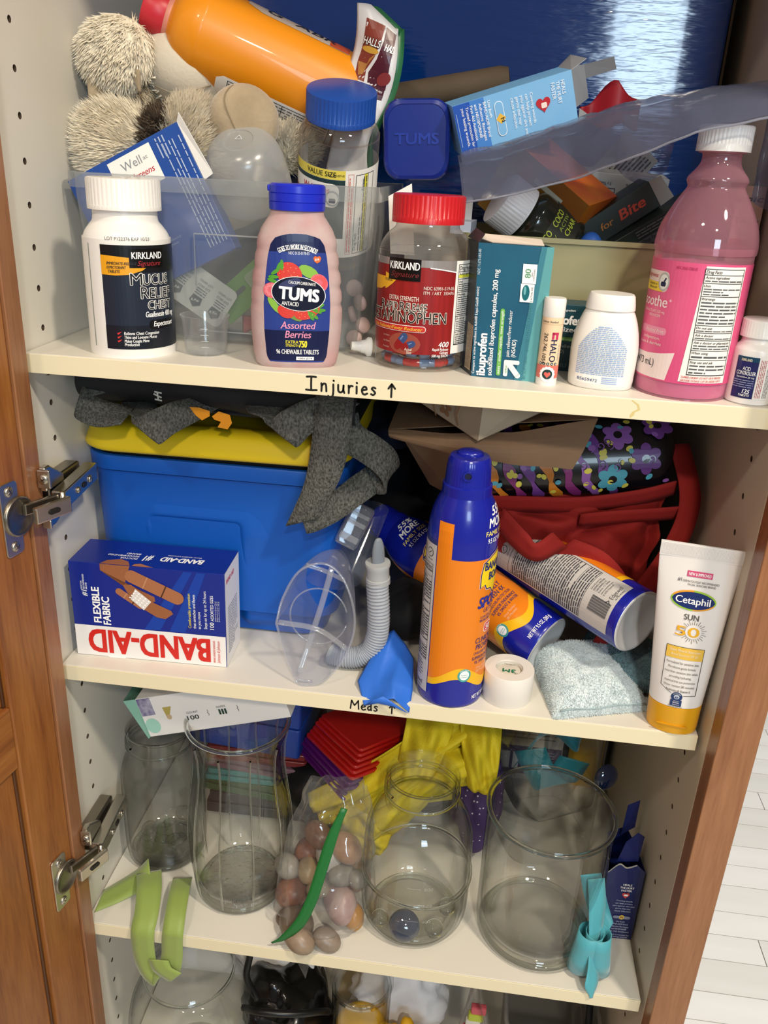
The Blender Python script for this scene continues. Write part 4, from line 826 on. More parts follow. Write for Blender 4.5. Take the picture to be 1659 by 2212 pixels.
# --- plush toy
cream = mat('#f0e6d2', .9, sheen=.2, var=('#e6dac2', 30)); velb = mat('#b8a588', .85, sheen=.4, bump=(350, .25), var=('#98876c', 25)); vel = mat('#d2c8b6', .85, sheen=.4, bump=(350, .2)); brn = mat('#6f5d4c', .9, var=('#594a3c', 40))
t = thing('plush_toy', 'cream shaggy plush animal with tan foot pad, crammed into the left corner', 'plush toy', (.085, .17, Z1 + .13))
OX = Vec((.085, .17, Z1 + .13))
def pl(name, c, r, m, rot=(0, 0, 0), furn=0, l=.011, comb=(0, 0, -.5), seed=1, fm=None, wdt=.0011, keep=None):
    vf = ellip(Vec(c) - OX, r, 28, 18, rot); o = obj(name, vf, m, t, True)
    if furn: stuff(obj('fur', fur(vf, furn, l, wdt, comb, seed, keep=keep), fm or cream, o))
    return o
bd = pl('body', (.090, .205, 1.405), (.075, .060, .060), cream)
hd = pl('head', (.0835, .182, 1.4860), (.042, .036, .034), vel, (0, .2, 0), 1500, .006, (-.2, 0, .3), 4, keep=lambda p: p.x < -.02)
obj('seam', tube([Vec((.064, .1500, 1.468)) - OX, Vec((.080, .1455, 1.463)) - OX, Vec((.098, .1485, 1.4655)) - OX, Vec((.112, .158, 1.471)) - OX], .0006, 6), mat('#9c917f', .9), hd, True)
obj('eye', ellip(Vec((.0590, .1555, 1.5000)) - OX, (.0034, .0022, .0022)), mat('#120d0a', .15), hd, True)
pl('ear', (.0335, .145, 1.4925), (.0300, .0200, .0270), cream, (0, -.25, 0), 6500, .0085, (-.15, -.25, -.5), 2)
er = grid(lambda a, b: Vec((.014 + .046 * a, .128 + .012 * sin(a * pi), 1.4735 - .010 * sin(a * 2.0 * pi + .6) * (.3 + b) - .012 * b + .006 * a)) - OX, 16, 5)
obj('ear_lining', er, velb, t, True, solid=.002)
pl('arm', (.0350, .165, 1.4560), (.020, .020, .030), mat('#b9ab92', .9, var=('#a99b82', 60)), (0, .1, 0), 3000, .005, (0, 0, -.4), 6, mat('#b9ab92', .9))
pl('leg', (.0370, .135, 1.4170), (.0340, .032, .034), cream, (0, .2, 0), 8500, .0125, (-.45, -.2, .1), 7)
pl('leg', (.0720, .138, 1.4190), (.0180, .026, .030), brn, (0, .2, 0), 3500, .011, (.1, -.3, .1), 8, brn)
pl('leg', (.1030, .138, 1.4210), (.0260, .030, .036), cream, (0, -.2, 0), 7500, .0125, (.35, -.2, .2), 9)
pd = pl('foot_pad', (.1480, .130, 1.4420), (.0305, .024, .0295), velb)
obj('seam', tube([Vec((.1480, .1300, 1.4420)) - OX + Vec((-.004 + .006 * sin(k * .5), -.0242 * cos((k - 6) * .2), .0288 * sin((k - 6) * .2))) for k in range(13)], .0005, 6), mat('#8d7c62', .9), pd, True)
pl('paw', (.1790, .185, 1.4260), (.020, .020, .022), cream, (0, 0, 0), 3000, .010, (.2, -.2, .3), 11)

# --- sweets bag standing behind the blue-capped bottle
t = thing('cough_drop_bag', 'torn white and brown cough drop bag standing behind the blue-capped bottle', 'bag', (.2425, .172, 1.4650), (rad(-6), rad(6), rad(-8)))
def bagS(u, v, off=0): a = u / .021; return Vec((u + .005 * sin(v * 40), -.0055 * (1 - a * a) - off + .0025 * sin(v * 95 + a * 2), v))
bagS.curved = True
def bw_(v): return .0195 + .0022 * sin(v * 60 + .6)
def bagf(a, b):
    v = -.07 + .1425 * b; s = (a * 2 - 1); top = -.012 * max(0, (s + .3)) if b > .9 else 0; return bagS(s * bw_(v), v + top)
ft = obj('front_film', grid(bagf, 14, 30), mat('#d4d3d6', .3, bump=(60, .2)), t, True, solid=.0004)
obj('back_film', grid(lambda a, b: bagf(a, b) * 1.0 + Vec((.0035, .010 + .003 * sin(a * 5), .002)), 10, 20), mat('#2e6b45', .35), t, True, solid=.0004)
p = Print(bagS, .003); br1, br2 = mat('#7c3226', .3), mat('#4a1626', .3)
p.poly([(-.008, .062), (.008, .058), (.006, .046), (.002, .034), (-.004, .024), (-.003, .014), (-.013, .016), (-.014, .030), (-.011, .042)], br1, .0003)
p.poly([(.0092, .0575), (.0170, .053), (.0160, .030), (.0170, .010), (.000, .014), (-.0015, .022), (.004, .032), (.008, .046)], br2, .0003)
p.poly([(-.0135, .030), (-.004, .028), (.004, .037), (-.003, .032), (-.006, .020), (-.010, .019)], mat('#a8743c', .35), .0005).ell(-.003, .0385, .008, .0025, mat('#c79a3c', .35), .0005, 16, -.2).ell(.0135, .018, .006, .005, mat('#7d2f30', .3), .0005, 16, .5)
p.text('HALLS', -.0025, .0415, .0056, wht, 'C', .0160, .02, .15, rot=-10, off=.0010, halo=(mat('#3b1a14', .4), .0005)).text('HAL', .0130, .0385, .0056, wht, 'C', .0072, .02, .15, rot=-10, off=.0008)
p.rect(-.0125, -.0035, .0035, .0135, mat('#9a3a2c', .3), .0003).rect(-.001, .0165, .0020, .0125, br2, .0003).text('2 FLAVOR MIX', .0085, .0085, .0016, wht, 'C', .013, rot=-12)
p.text('FIND', -.0070, -.0095, .0066, mat('#1f4fa0', .4), 'C', .0135, .02, rot=6).text('REL', .0065, -.0130, .0066, mat('#1f4fa0', .4), 'C', .0100, .02, rot=-12).text('Less', .005, -.0190, .0030, mat('#9aa4b4', .4), 'C', .006).poly([(-.0175, .010), (-.0145, .006), (-.0170, .0015)], mat('#2a4f9a', .4), .0004)
p.done(ft)

# --- roll of brown paper
t = thing('paper_roll', 'roll of brown kraft paper lying in front of the big blue box', 'paper roll', (.232, .262, 1.4690), (0, rad(80), rad(-2)))
kr = mat('#6d5c49', .75, bump=(60, .25), var=('#62523f', 14))
obj('roll', lathe([(.0105, -.004), (.0125, 0), (.0127, .09), (.0131, .13), (.0112, .138)], 36, rib=None), kr, t, True, auto=50)
obj('loose_edge', ribbon([(.0125, .004, 0), (.0130, .005, .07), (.0128, .005, .137)], (0, 1, 0), .010), kr, t, True, solid=.0005)
obj('roll_end', lathe([(.0100, .1380), (.0088, .1372), (.0072, .1384), (.0050, .1372), (.0030, .1384), (.0001, .1372)], 30, caps=False), mat('#4d4031', .8), t, True)

# --- lidded antacid jar lying with its lid to the viewer
t = thing('antacid_jar', 'jar lying on its side, its square dark blue lid towards the viewer', 'jar', (.2935, .150, 1.4350), (rad(92), rad(-3), rad(4)))
sql = lambda k, h: [(a * k, b * k * 1.10) for a, b in rrect(h * 2, h * 2, h * .45, 6)]
def loft(rs, cap0=True, cap1=True):
    n = len(rs[0]); vs = [p for r in rs for p in r]; fs = [[j * n + i, j * n + (i + 1) % n, (j + 1) * n + (i + 1) % n, (j + 1) * n + i] for j in range(len(rs) - 1) for i in range(n)]
    if cap0: fs.append(list(range(n - 1, -1, -1)))
    if cap1: fs.append([(len(rs) - 1) * n + i for i in range(n)])
    return vs, fs
def ring(h, z): return [(a, b * 1.12, z) for a, b in rrect(h * 2, h * 2, h * .5, 6)]
lid = obj('lid', loft([ring(.0275, -.016), ring(.0285, -.015), ring(.0287, -.003), ring(.0275, -.0005), ring(.0250, .0005), ring(.0245, .0000)]), mat('#16297e', .22, coat=.3), t, True, auto=30)
q = Print(S_flat((0, 0, .0003), (1, 0, 0), (0, 1, 0), (0, 0, 1))); q.text('TUMS', 0, -.003, .0085, mat('#1e3598', .25), 'C', .037, .03); q.done(lid, 'embossing')
obj('jar_body', loft([ring(.0260, -.060), ring(.0285, -.055), ring(.0290, -.022), ring(.0282, -.0165)]), mat('#b9b6ae', .4), t, True, auto=30)

# --- white test-kit carton and leaflets between the two bins
t = thing('test_kit_carton', 'white test kit carton wedged behind the red-capped bottle', 'carton', (.3130, .205, Z1), (0, 0, rad(3)))
obj('carton_body', box(-.028, .030, -.045, .045, 0, .1285), mat('#d5d2cc', .6), t, bevel=.0006)
q = Print(S_flat((0, -.0455, 0), (1, 0, 0), (0, 0, 1), (0, -1, 0))); q.text('Download the "Healthy COVID', .002, .118, .0030, ink, 'C', .044, .01, rot=14).text('smartphone.', -.002, .111, .0026, ink, 'C', .018, rot=14).text('COVID-19 Antigen', .012, .108, .0022, ink, 'C', .024, rot=14); q.done(t, 'front_print')
tag(obj('leaflet', ([(.2790, .120, 1.3440), (.3000, .118, 1.3440), (.2940, .122, 1.4010), (.2745, .124, 1.3900)], [[0, 1, 2, 3]]), paper, None, solid=.0006), 'small white leaflet standing between the clear bin and the red-capped bottle', 'leaflet')
tag(obj('small_carton', xf(box(-.009, .009, -.02, .02, 0, .0105), (.3390, .150, 1.3625), (0, 0, -.1)), [mat('#dbe1ea', .5)], None, bevel=.0005), 'small white and pale blue carton on the left rim of the cream bin', 'carton')

# --- cream bin at the right
t = thing('cream_bin', 'cream plastic bin behind the ibuprofen carton, heaped with cartons and bottles', 'bin', (.448, .200, Z1))
hx, hy, hb = .106, .080, .1020; mcr = mat('#b9b183', .5, spec=.4)
R1 = lambda d, z: [(x, y, z) for x, y in rrect((hx + d) * 2, (hy + d) * 2, .010, 5)]
obj('bin_wall', loft([R1(-.003, 0), R1(-.001, hb - .004), R1(.002, hb - .004), R1(.002, hb), R1(-.0012, hb), R1(-.0045, .003)]), mcr, t, True, auto=30)

# --- heap in the cream bin
t = thing('supplement_bottle', 'dark bottle with ribbed white cap lying tilted in the cream bin', 'bottle', (.4010, .155, 1.3720), (0, rad(-58), rad(14)))
obj('body', lathe(sprof([(.0001, -.035), (.022, -.035), (.0262, -.030), (.0265, .002), (.0250, .010), (.0185, .0165), (.0172, .021)], 3), 48), mat('#23261c', .15, coat=.5), t, True, auto=60)
ribcap('cap', .0232, .0160, .0400, pwhite, t, 42, .0006, .0175)
S = S_cyl(prf([(.0267, -.1), (.0267, .2)])); lb = patch(S, [(-.04, -.028), (.04, -.028), (.04, -.003), (-.04, -.003)], mat('#2f3024', .4), t); q = Print(S)
for u in (-.030, -.008, .014): q.text('COCO', u, -.0095, .0056, mat('#c6d24a', .4), 'C', .0165, .02, .15).text('ACTIV', u, -.0150, .0034, mat('#a8b848', .4), 'C', .0175).text('CHAR', u, -.0220, .0048, mat('#c6d24a', .4), 'C', .0165, .02, .15)
q.done(lb)
t = thing('orange_carton', 'olive, orange and red gradient carton standing aslant in the cream bin', 'carton', (.4220, .190, 1.3890), (rad(10), rad(33), rad(-26)))
obj('carton_body', join(wm((box(-.056, .034, -.032, .022, -.036, .0300)[0], [[0, 1, 5, 4]]), 0), wm((box(-.056, .034, -.032, .022, -.036, .0300)[0], [[1, 3, 7, 5], [4, 5, 7, 6]]), 1), wm((box(-.056, .034, -.032, .022, -.036, .0300)[0], [[0, 4, 6, 2], [2, 6, 7, 3], [0, 2, 3, 1]]), 0)), [mat('#7c6a1c', .4, var=('#8a4a1c', 16)), mat('#c7472c', .4, var=('#d8801e', 22))], t, bevel=.0006)
q = Print(S_flat((0, -.0321, 0), (1, 0, 0), (0, 0, 1), (0, -1, 0))); q.text('SQUEEZE', -.004, .004, .0085, mat('#40441c', .5), 'C', .030, .03, rot=12).rect(-.020, .012, .014, .0185, mat('#b9b7a2', .5), .0003); q.bars(.005, .027, -.008, -.024, 6, mat('#a98a5a', .5), .35); q.done(t, 'front_print')
dg = mat('#1b2b22', .4, var=('#22352a', 20))
t = thing('bite_relief_carton', 'dark green carton with orange lettering lying aslant in the cream bin', 'carton', (.4720, .180, 1.3830), (rad(4), rad(-36), rad(4)))
obj('carton_body', box(-.045, .034, -.012, .020, -.012, .012), dg, t, bevel=.0006); obj('open_flap', ([(.034, -.012, .012), (.034, -.012, -.012), (.046, -.016, -.010), (.044, -.015, .011)], [[0, 1, 2, 3]]), mat('#a8a59a', .6), t, solid=.0006)
q = Print(S_flat((0, -.0121, 0), (1, 0, 0), (0, 0, 1), (0, -1, 0))); q.text('for', -.012, -.003, .0060, mat('#c07a2c', .4), 'C', .012, .02, .15).text('Bite', .012, -.004, .0085, mat('#c64a2a', .4), 'C', .024, .03, .15); q.done(t, 'front_print')
t = thing('drug_facts_carton', 'dark green carton with grey drug facts panel leaning at the right of the cream bin', 'carton', (.5080, .165, 1.3730), (rad(6), rad(-34), rad(4)))
obj('carton_body', box(-.050, .038, -.010, .018, -.030, .014), dg, t, bevel=.0006); q = Print(S_flat((0, -.0101, 0), (1, 0, 0), (0, 0, 1), (0, -1, 0)))
q.rect(-.044, .012, -.028, .003, mat('#5a625c', .5), .0003).text('Drug Facts', -.010, -.0008, .0030, ink, 'C', .016, .01, .15).bars(-.043, .011, -.003, -.027, 10, mat('#2a302c', .5), .4, .0005).bars(-.02, .03, .012, .0045, 3, mat('#6d776f', .5), .4); q.done(t, 'front_print')
t = thing('test_card_box', 'white box printed with test card outlines at the back of the cream bin', 'carton', (.4820, .240, 1.4050), (rad(8), rad(3), rad(3)))
obj('carton_body', box(-.040, .040, -.01, .02, -.042, .0125), mat('#b9bcc0', .6), t, bevel=.0006); q = Print(S_flat((0, -.0101, 0), (1, 0, 0), (0, 0, 1), (0, -1, 0)))
for u in (-.020, .014): q.frame(u - .012, u + .012, -.008, .000, .0005, ink).frame(u - .003, u + .006, -.0055, -.0025, .0005, ink).ell(u - .007, -.004, .0016, .0016, ink).ell(u - .007, -.004, .0011, .0011, mat('#b9bcc0', .6), .0005)
q.text('COVID-19 Test Cards', .012, .005, .0020, ink, 'C', .022, rot=180).text('2 x Tests', -.018, .005, .0024, ink, 'C', .011, rot=180); q.done(t, 'front_print')
t = slab('instruction_leaflet', 'grey printed leaflet sticking up behind the test card box', 'leaflet', (.4830, .262, 1.4230), (.042, .0014, .050), (rad(6), rad(38), 0), mat('#9fa19f', .6)); q = Print(S_flat((0, -.0012, 0), (1, 0, 0), (0, 0, 1), (0, -1, 0))); q.bars(-.02, .02, .018, -.010, 8, ink, .4, .0003, True, 3); q.done(t, 'print')
tag(obj('blue_pouch', xf(ellip((0, 0, 0), (.012, .010, .020)), (.4490, .142, 1.3500)), mat('#2f62b4', .4), None, True), 'small blue pouch showing above the rim of the cream bin', 'pouch')

# --- pale blue bandage box lying tilted, open at the right end
t = thing('bandage_box', 'pale blue open bandage box lying tilted beside the brown paper roll', 'box', (.3705, .165, 1.4610), (rad(8), rad(-18.5), rad(10)))
lbm = mat('#6fa9db', .35, var=('#7db4e0', 20)); bwd, bh, bdp = .100, .039, .040
vv = [Vec(p) for p in box(-bwd / 2, bwd / 2, -bdp / 2, bdp / 2, -bh / 2, bh / 2)[0]]
obj('carton_body', (vv, [[0, 2, 3, 1], [4, 5, 7, 6], [0, 1, 5, 4], [2, 6, 7, 3], [0, 4, 6, 2]]), [lbm], t, solid=.0007)
q = Print(S_flat((0, -bdp / 2 - .0005, 0), (1, 0, 0), (0, 0, 1), (0, -1, 0))); q.rect(-.050, -.036, -.0195, .0195, mat('#1c4fae', .35), .0002).rect(-.036, -.024, -.0195, .0195, mat('#3f7cc8', .35), .0002)
for k, s in enumerate(('HEALS', 'THE HURT', 'FASTER')): q.text(s, .0400 - .0042 * k, .0145, .0030, mat('#e6eef6', .4), 'L', .0021 * len(s), .012, rot=-90)
q.poly([(.0235 + .00042 * 16 * sin(k * .251) ** 3 * .9, .001 - .0004 * 0 + .00040 * (13 * cos(k * .251) - 5 * cos(2 * k * .251) - 2 * cos(3 * k * .251) - cos(4 * k * .251))) for k in range(25)][::1], mat('#b5202c', .35), .0004).rect(.0215, .0262, -.002, .0022, mat('#e8d9d2', .4), .0006, .001)
for k, s in enumerate(('Covering wounds', 'can help protect', 'you against dirt and', 'germs that may', 'cause infection')): q.text(s, .0135 - .0040 * k, .0125, .0025, mat('#eef3f8', .4), 'L', .00155 * len(s), 0, rot=-90)
q.poly([(-.0130 + a, b) for a, b in rrect(.0075, .027, .0037)], mat('#dbe7f2', .4), .0004).poly([(-.0130 + a * .86, b * .96) for a, b in rrect(.0075, .027, .0037)], lbm, .0005).poly([(-.0085, 0), (-.0130, .0042), (-.0168, 0), (-.0130, -.0042)], mat('#e0b13c', .4), .0006).text('N', -.0128, -.0015, .0032, black, 'C', .0030, .02, off=.0008, rot=-80)
for k, (s, w_) in enumerate((('Use both', .013), ('BAND-AID® Brand', .027), ('Adhesive Bandages', .029), ('and NEOSPORIN®', .026), ('First Aid Antibiotic', .027), ('Trusted protection for', .031), ('your healing wounds.', .030))): q.text(s, -.0215 - .0037 * k, .0160, .0023, wht, 'L', w_, .008 if 'NEO' in s else 0, rot=-90)
q.rect(-.0485, -.0481, -.013, .013, mat('#9fb8dc', .4), .0004); q.done(t, 'front_print')
flp = mat('#8f9298', .6)
for nm, pts in (('top_flap', [(.050, -.020, .0195), (.050, .020, .0195), (.062, .020, .026), (.064, -.018, .024)]), ('back_flap', [(.050, .020, .0195), (.050, .020, -.0195), (.074, .026, -.012), (.074, .026, .015)]), ('front_flap', [(.050, -.0205, -.0195), (.052, -.0215, -.010), (.060, -.018, -.018), (.058, -.012, -.0205)]), ('tuck_flap', [(.074, .026, .015), (.074, .026, .004), (.096, .010, .006), (.095, .010, .016)])):
    obj(nm, (pts, [[0, 1, 2, 3]]), flp, t, solid=.0006)
tag(obj('red_pouch', grid(lambda a, b: Vec((.432 + .052 * a, .210 + .006 * sin(a * 8), 1.455 + (b * (.036 - .030 * abs(a - .55) * 1.3)) + .003 * sin(a * 11 + b * 3))), 16, 8), mat('#a81f2c', .5), None, True, solid=.003), 'crumpled red pouch behind the open end of the pale blue bandage box', 'pouch')

# --- clear plastic bag draped over the heap at the right
def lerp(pts, a):
    f = a * (len(pts) - 1); i = min(int(f), len(pts) - 2); return Vec(pts[i]).lerp(Vec(pts[i + 1]), f - i)
lo = [(.3390, .075, 1.3895), (.3800, .070, 1.3985), (.4220, .062, 1.4115), (.4560, .030, 1.4270), (.4930, .010, 1.4440), (.5350, .004, 1.4545), (.5760, .000, 1.4640)]
upp = [(.3300, .130, 1.4230), (.3700, .130, 1.4350), (.4080, .125, 1.4480), (.4420, .120, 1.4600), (.4850, .115, 1.4690), (.5300, .110, 1.4745), (.5790, .100, 1.4770)]
def sheet(a, b):
    p = lerp(lo, a).lerp(lerp(upp, a), b); k = sin(pi * b); return p + Vec((0, -.010 * k, .0055 * k)) + Vec((0, 1, 1)) * (.0030 * nz(p, 45, 3) * (.25 + b) + .0010 * sin(a * 34 + b * 9 + 5 * nz(p, 30, 1)) * (.15 + b))
def sheet2(a, b): return sheet(a, b) + Vec((0, .012 * sin(pi * b) + .002, .007 * sin(pi * b) + .0015)) + Vec((.002, .002, .002)) * abs(nz((a * 9, b * 5, 2), 1))
bagm = film('#8f97b4', .34, .12, .05, .35, (40, .25))
t = thing('plastic_bag', 'crumpled clear plastic bag draped across the heap and the pink bottle cap', 'plastic bag', (.45, .08, 1.41))
off_ = -Vec((.45, .08, 1.41))
mv = lambda vf: ([Vec(v) + off_ for v in vf[0]], vf[1])
obj('front_film', mv(grid(sheet, 90, 26)), bagm, t, True)
obj('back_film', mv(grid(sheet2, 60, 16)), bagm, t, True)
obj('hem', mv(tube([sheet(k / 60, 0) for k in range(61)], .0008, 6)), film('#c3c8d8', .6, .15), t, True)
obj('hanging_film', mv(grid(lambda a, b: Vec((.5580 + .022 * a, .085 + .01 * sin(a * 6), 1.478 - .075 * b - .012 * a * b)) + Vec((0, .004, 0)) * nz((a * 3, b * 4, 1), 1), 12, 16)), bagm, t, True)
obj('trailing_film', mv(grid(lambda a, b: Vec((.465 + .045 * a, .16 + .02 * b, 1.462 - .040 * b - .012 * sin(a * pi) * b)) + Vec((0, .006, 0)) * nz((a * 5, b * 4, 6), 1), 14, 12)), bagm, t, True)

# --- carton and lotion standing behind the pink bottle
t = thing('topical_gel_carton', 'cream and pink carton standing between the pink bottle and the right wall', 'carton', (.5690, .130, Z1), (0, 0, -.25))
obj('carton_body', box(-.010, .012, 0, .050, 0, .150), mat('#d9b8a4', .5, var=('#e3c9b6', 9)), t, bevel=.0006); q = Print(S_flat((0, 0, 0), (1, 0, 0), (0, 0, 1), (0, -1, 0))); q.text('opic', .001, .138, .0050, ink, 'C', .020, .01, .2).text('Touch', .001, .121, .0050, ink, 'C', .018, .01).rect(-.009, .006, .104, .109, mat('#c0422c', .4)); q.done(t, 'front_print')
# ================================================================ MIDDLE SHELF
def frame_rot(ax, front):
    """rotation whose z is ax and whose -y faces `front`"""
    z = Vec(ax).normalized(); f = Vec(front); f = (f - z * f.dot(z)).normalized(); y = -f; x = y.cross(z); return Matrix((x, y, z)).transposed().to_euler()
def patchy(S, poly, m, p, off): p.poly(poly, m, off)

# --- blue storage bin with yellow lid
t = thing('storage_bin', 'blue plastic storage bin with a yellow lid, under the black tote bag', 'bin', (.1265, .240, Z2))
BM = mat('#0d55b4', .42, spec=.45); Hb = .184
def sst(a, b, x): x = max(0, min(1, (x - a) / (b - a))); return x * x * (3 - 2 * x)
def bring(d, z, r=.026): return [(x, y, z) for x, y in rrect((.1065 + d) * 2, (.146 + d * 1.0) * 2, r, 6)]
rs = [bring(-.006, 0, .02), bring(-.001, .003)] + [bring(.0145 * k / 8, .004 + (Hb - .02) * k / 8) for k in range(1, 9)]
obj('bin_body', loft(rs + [bring(.0115, .03)], True, False), BM, t, True, auto=40)
# moulded hand recess standing proud of the front wall
def hnd(a, b):
    x = -.062 + .104 * a; z = .004 + .122 * b; fy = -(.146 + .0145 * (z - .004) / (Hb - .02)); e = min(sst(0, .12, a), sst(0, .12, 1 - a), sst(0, .10, 1 - b)); return (x, fy + .0015 - .0045 * (1 - e) * (1 if .0 < a < 1 else 0) - .0005, z)
def fr(a, b): x = -.086 + .172 * a; z = .006 + .152 * b; fy = -(.1460 + .0145 * (z - .004) / (Hb - .02)); e = sst(-.0655, -.0545, x) * sst(.0305, .0195, x) * sst(.128, .119, z); k = min(1, a / .17, (1 - a) / .3) * min(1, b / .08, (1 - b) / .30); return (x, fy + .0008 - .0066 * sst(0, 1, k) + .0058 * e, z)
obj('hand_recess', grid(fr, 84, 70), BM, t, True)
obj('bin_rim', loft([bring(.0135, Hb - .016, .03), bring(.0185, Hb - .014, .03), bring(.0190, Hb - .002, .03), bring(.0180, Hb, .03), bring(.0135, Hb, .03)], False, False), BM, t, True, auto=30)
obj('dark_contents', loft([bring(.009, Hb - .03), bring(.009, Hb + .010)]), mat('#17171a', .9), t)
YM = mat('#e8c81e', .38); lr = lambda d, z: bring(d, z, .034)
ld = obj('lid', loft([lr(.010, .0), lr(.0200, .0005), lr(.0225, .003), lr(.0225, .006), lr(.0205, .012), lr(.0180, .020), lr(.0130, .0235), lr(-.004, .024), lr(-.008, .022)]), YM, t, True, auto=60, loc=(0, 0, Hb + .0065), rot=(rad(.6), rad(-.4), 0))
# --- black tote bag folded on the lid
blk = mat('#121214', .75, bump=(60, .3), var=('#1d1d20', 12)); web = mat('#33342f', .85, bump=(900, .9, (1, 1, .5)), var=('#6f6f6a', 620, (1, 1, .6)))
t = thing('tote_bag', 'folded black tote bag with grey webbing straps lying on the yellow bin lid', 'bag', (.118, .2, 1.172))
OB = Vec((.118, .2, 1.172)); O = lambda x, y, z: Vec((x, y, z + .0035)) - OB
def fold(z0, z1, y0, x0, x1, s):
    def f(a, b):
        th_ = -pi / 2 + pi * b; x = x0 + (x1 - x0) * a; r = (z1 - z0) / 2; sag = .010 * a; yy = y0 + .02 - cos(th_) * .02 * (1 + .2 * sin(a * 7 + s)); p = O(x, yy if b not in (0, 1) else .38, (z0 + z1) / 2 + r * sin(th_) * (1 + .1 * sin(a * 9 + s)) - sag + .003 * nz((x * 30, b * 2, s), 1)); return p
    return grid(f, 34, 14)
obj('bag_fold', fold(1.2060, 1.2385, .062, .012, .262, 1), blk, t, True); obj('bag_fold', fold(1.2000, 1.2150, .078, .030, .250, 2), blk, t, True); obj('bag_fold', fold(1.1985, 1.2060, .085, .050, .245, 5), blk, t, True)
lp = obj('logo', tube([O(.083 + .007 * k, .0605, 1.2165 - .0030 * k) for k in range(2)] , .0008, 6), mat('#d8d6cc', .6), t)
obj('logo', join(ribbon([O(.0865, .0600, 1.2185), O(.0872, .0598, 1.2120)], (1, 0, -.3), .0016), ribbon([O(.0840, .0600, 1.2185), O(.0905, .0600, 1.2178)], (0, 0, 1), .0014), ribbon([O(.0840, .0600, 1.2118), O(.0905, .0600, 1.2110)], (0, 0, 1), .0014)), mat('#d8d6cc', .6), t)
q = Print(S_flat(O(.1080, .0575, 1.1990), (1, 0, -.03), (0, .1, 1), (0, -1, 0))); om = mat('#e8961c', .45)
q.poly([(.0, .003), (.006, .009), (.016, .0095), (.026, .0075), (.026, .003), (.019, -.0015), (.014, .002), (.008, -.001)], om).poly([(.028, .003), (.034, .008), (.044, .0060), (.046, -.001), (.042, -.007), (.033, -.006), (.036, -.001), (.030, .0005)], om).done(t, 'printed_mark')
W_ = .033
def strap(pts, wd, w_=W_): obj('strap', ribbon([O(*p) for p in pts], [Vec(v) for v in wd] if isinstance(wd, list) else wd, w_, 7), web, t, True, solid=.0016)
strap([(.050, .080, 1.2200), (.030, .064, 1.2190), (.018, .056, 1.2120), (.022, .050, 1.2040), (.040, .047, 1.1985), (.062, .050, 1.1975)], [(0, 1, .2), (.1, .8, .6), (.1, .6, .8), (.3, .5, .8), (.2, .7, .7), (.1, 1, .3)], .026)
strap([(.058, .085, 1.2010), (.070, .062, 1.1995), (.082, .044, 1.1955), (.083, .038, 1.1870), (.095, .040, 1.1960), (.112, .052, 1.2045), (.125, .075, 1.2085)], [(.9, .3, 0), (.9, .2, .1), (.9, 0, -.35), (.8, -.2, -.5), (.8, .1, -.5), (.7, .3, -.5), (.7, .5, -.3)], .030)
strap([(.172, .085, 1.2135), (.184, .060, 1.2105), (.198, .044, 1.2030), (.203, .039, 1.1950), (.214, .042, 1.2060), (.232, .052, 1.2160), (.250, .075, 1.2210)], [(.9, .3, 0), (.9, .2, .1), (.9, 0, -.35), (.8, -.2, -.5), (.8, .1, -.5), (.7, .3, -.5), (.7, .5, -.3)], .032)
strap([(.240, .120, 1.2350), (.243, .070, 1.2310), (.245, .048, 1.2150), (.243, .046, 1.1850), (.237, .047, 1.1550), (.226, .048, 1.1280), (.219, .050, 1.1120)], [(1, 0, 0), (1, 0, 0), (1, 0, .05), (1, 0, .1), (1, 0, .25), (1, 0, .35), (1, 0, .35)])
strap([(.2190, .0505, 1.1130), (.230, .056, 1.1160), (.246, .062, 1.1245), (.262, .070, 1.1370), (.276, .078, 1.1470)], [(-.3, 0, 1), (-.3, .2, 1), (-.4, .3, 1), (-.5, .3, .9), (-.5, .3, .9)], .026)
strap([(.276, .079, 1.1470), (.288, .078, 1.1480), (.2935, .074, 1.1560), (.288, .070, 1.1690), (.274, .068, 1.1800), (.258, .066, 1.1900), (.250, .072, 1.2040)], [(-.5, .3, .9), (-.2, .8, .5), (.4, .9, .2), (.6, .6, .5), (.6, .4, .7), (.6, .3, .7), (.8, .3, .4)], .028)

# --- bandage box lying upside down at the front left
t = thing('bandage_box', 'blue and white flexible fabric bandage box standing upside down at the front left', 'box', (.0075, .0215, Z2), (0, 0, rad(1.6)))
bw2, bd2, bh2 = .1455, .0500, .0985
cbl = mat('#10288a', .32, coat=.15); obj('carton_body', box(0, bw2, 0, bd2, 0, bh2), [cbl], t, bevel=.0006)
S = S_flat((0, 0, 0), (1, 0, 0), (0, 0, 1), (0, -1, 0)); q = Print(S); wb = mat('#f0edec', .4); rb = mat('#d2261f', .38)
q.rect(.0004, bw2 - .0004, .0004, .0330, wb, .0002)
for k in range(6): q.poly([(.060 + .008 * k, .034), (.075 + .008 * k, .034), (.112 + .004 * k, .0975), (.104 + .004 * k, .0975)], mat('#1340a6', .32), .0002 + .00002 * k) if k in (1, 4) else None
q.text('BAND-AID', .0715, .0288, .0240, rb, 'C', .1160, .030, rot=180).text('BRAND ADHESIVE BANDAGES', .1350, .0045, .0020, rb, 'L', .0235, .01, rot=90).text('Johnson & Johnson', .1395, .0040, .0030, rb, 'L', .0240, 0, .25, rot=90)
q.text('FLEXIBLE', .0270, .0370, .0070, wht, 'L', .0370, .03, rot=90).text('FABRIC', .0360, .0355, .0070, wht, 'L', .0290, .03, rot=90)
q.text('#1', .0155, .0640, .0050, wht, 'L', .0065, .02, .2, rot=90)
for k, s in enumerate(('DOCTOR', 'RECOMMENDED', 'BRAND')): q.text(s, .0115 + .0023 * k, .0712, .0015, wht, 'L', .0014 * len(s), .012, rot=90)
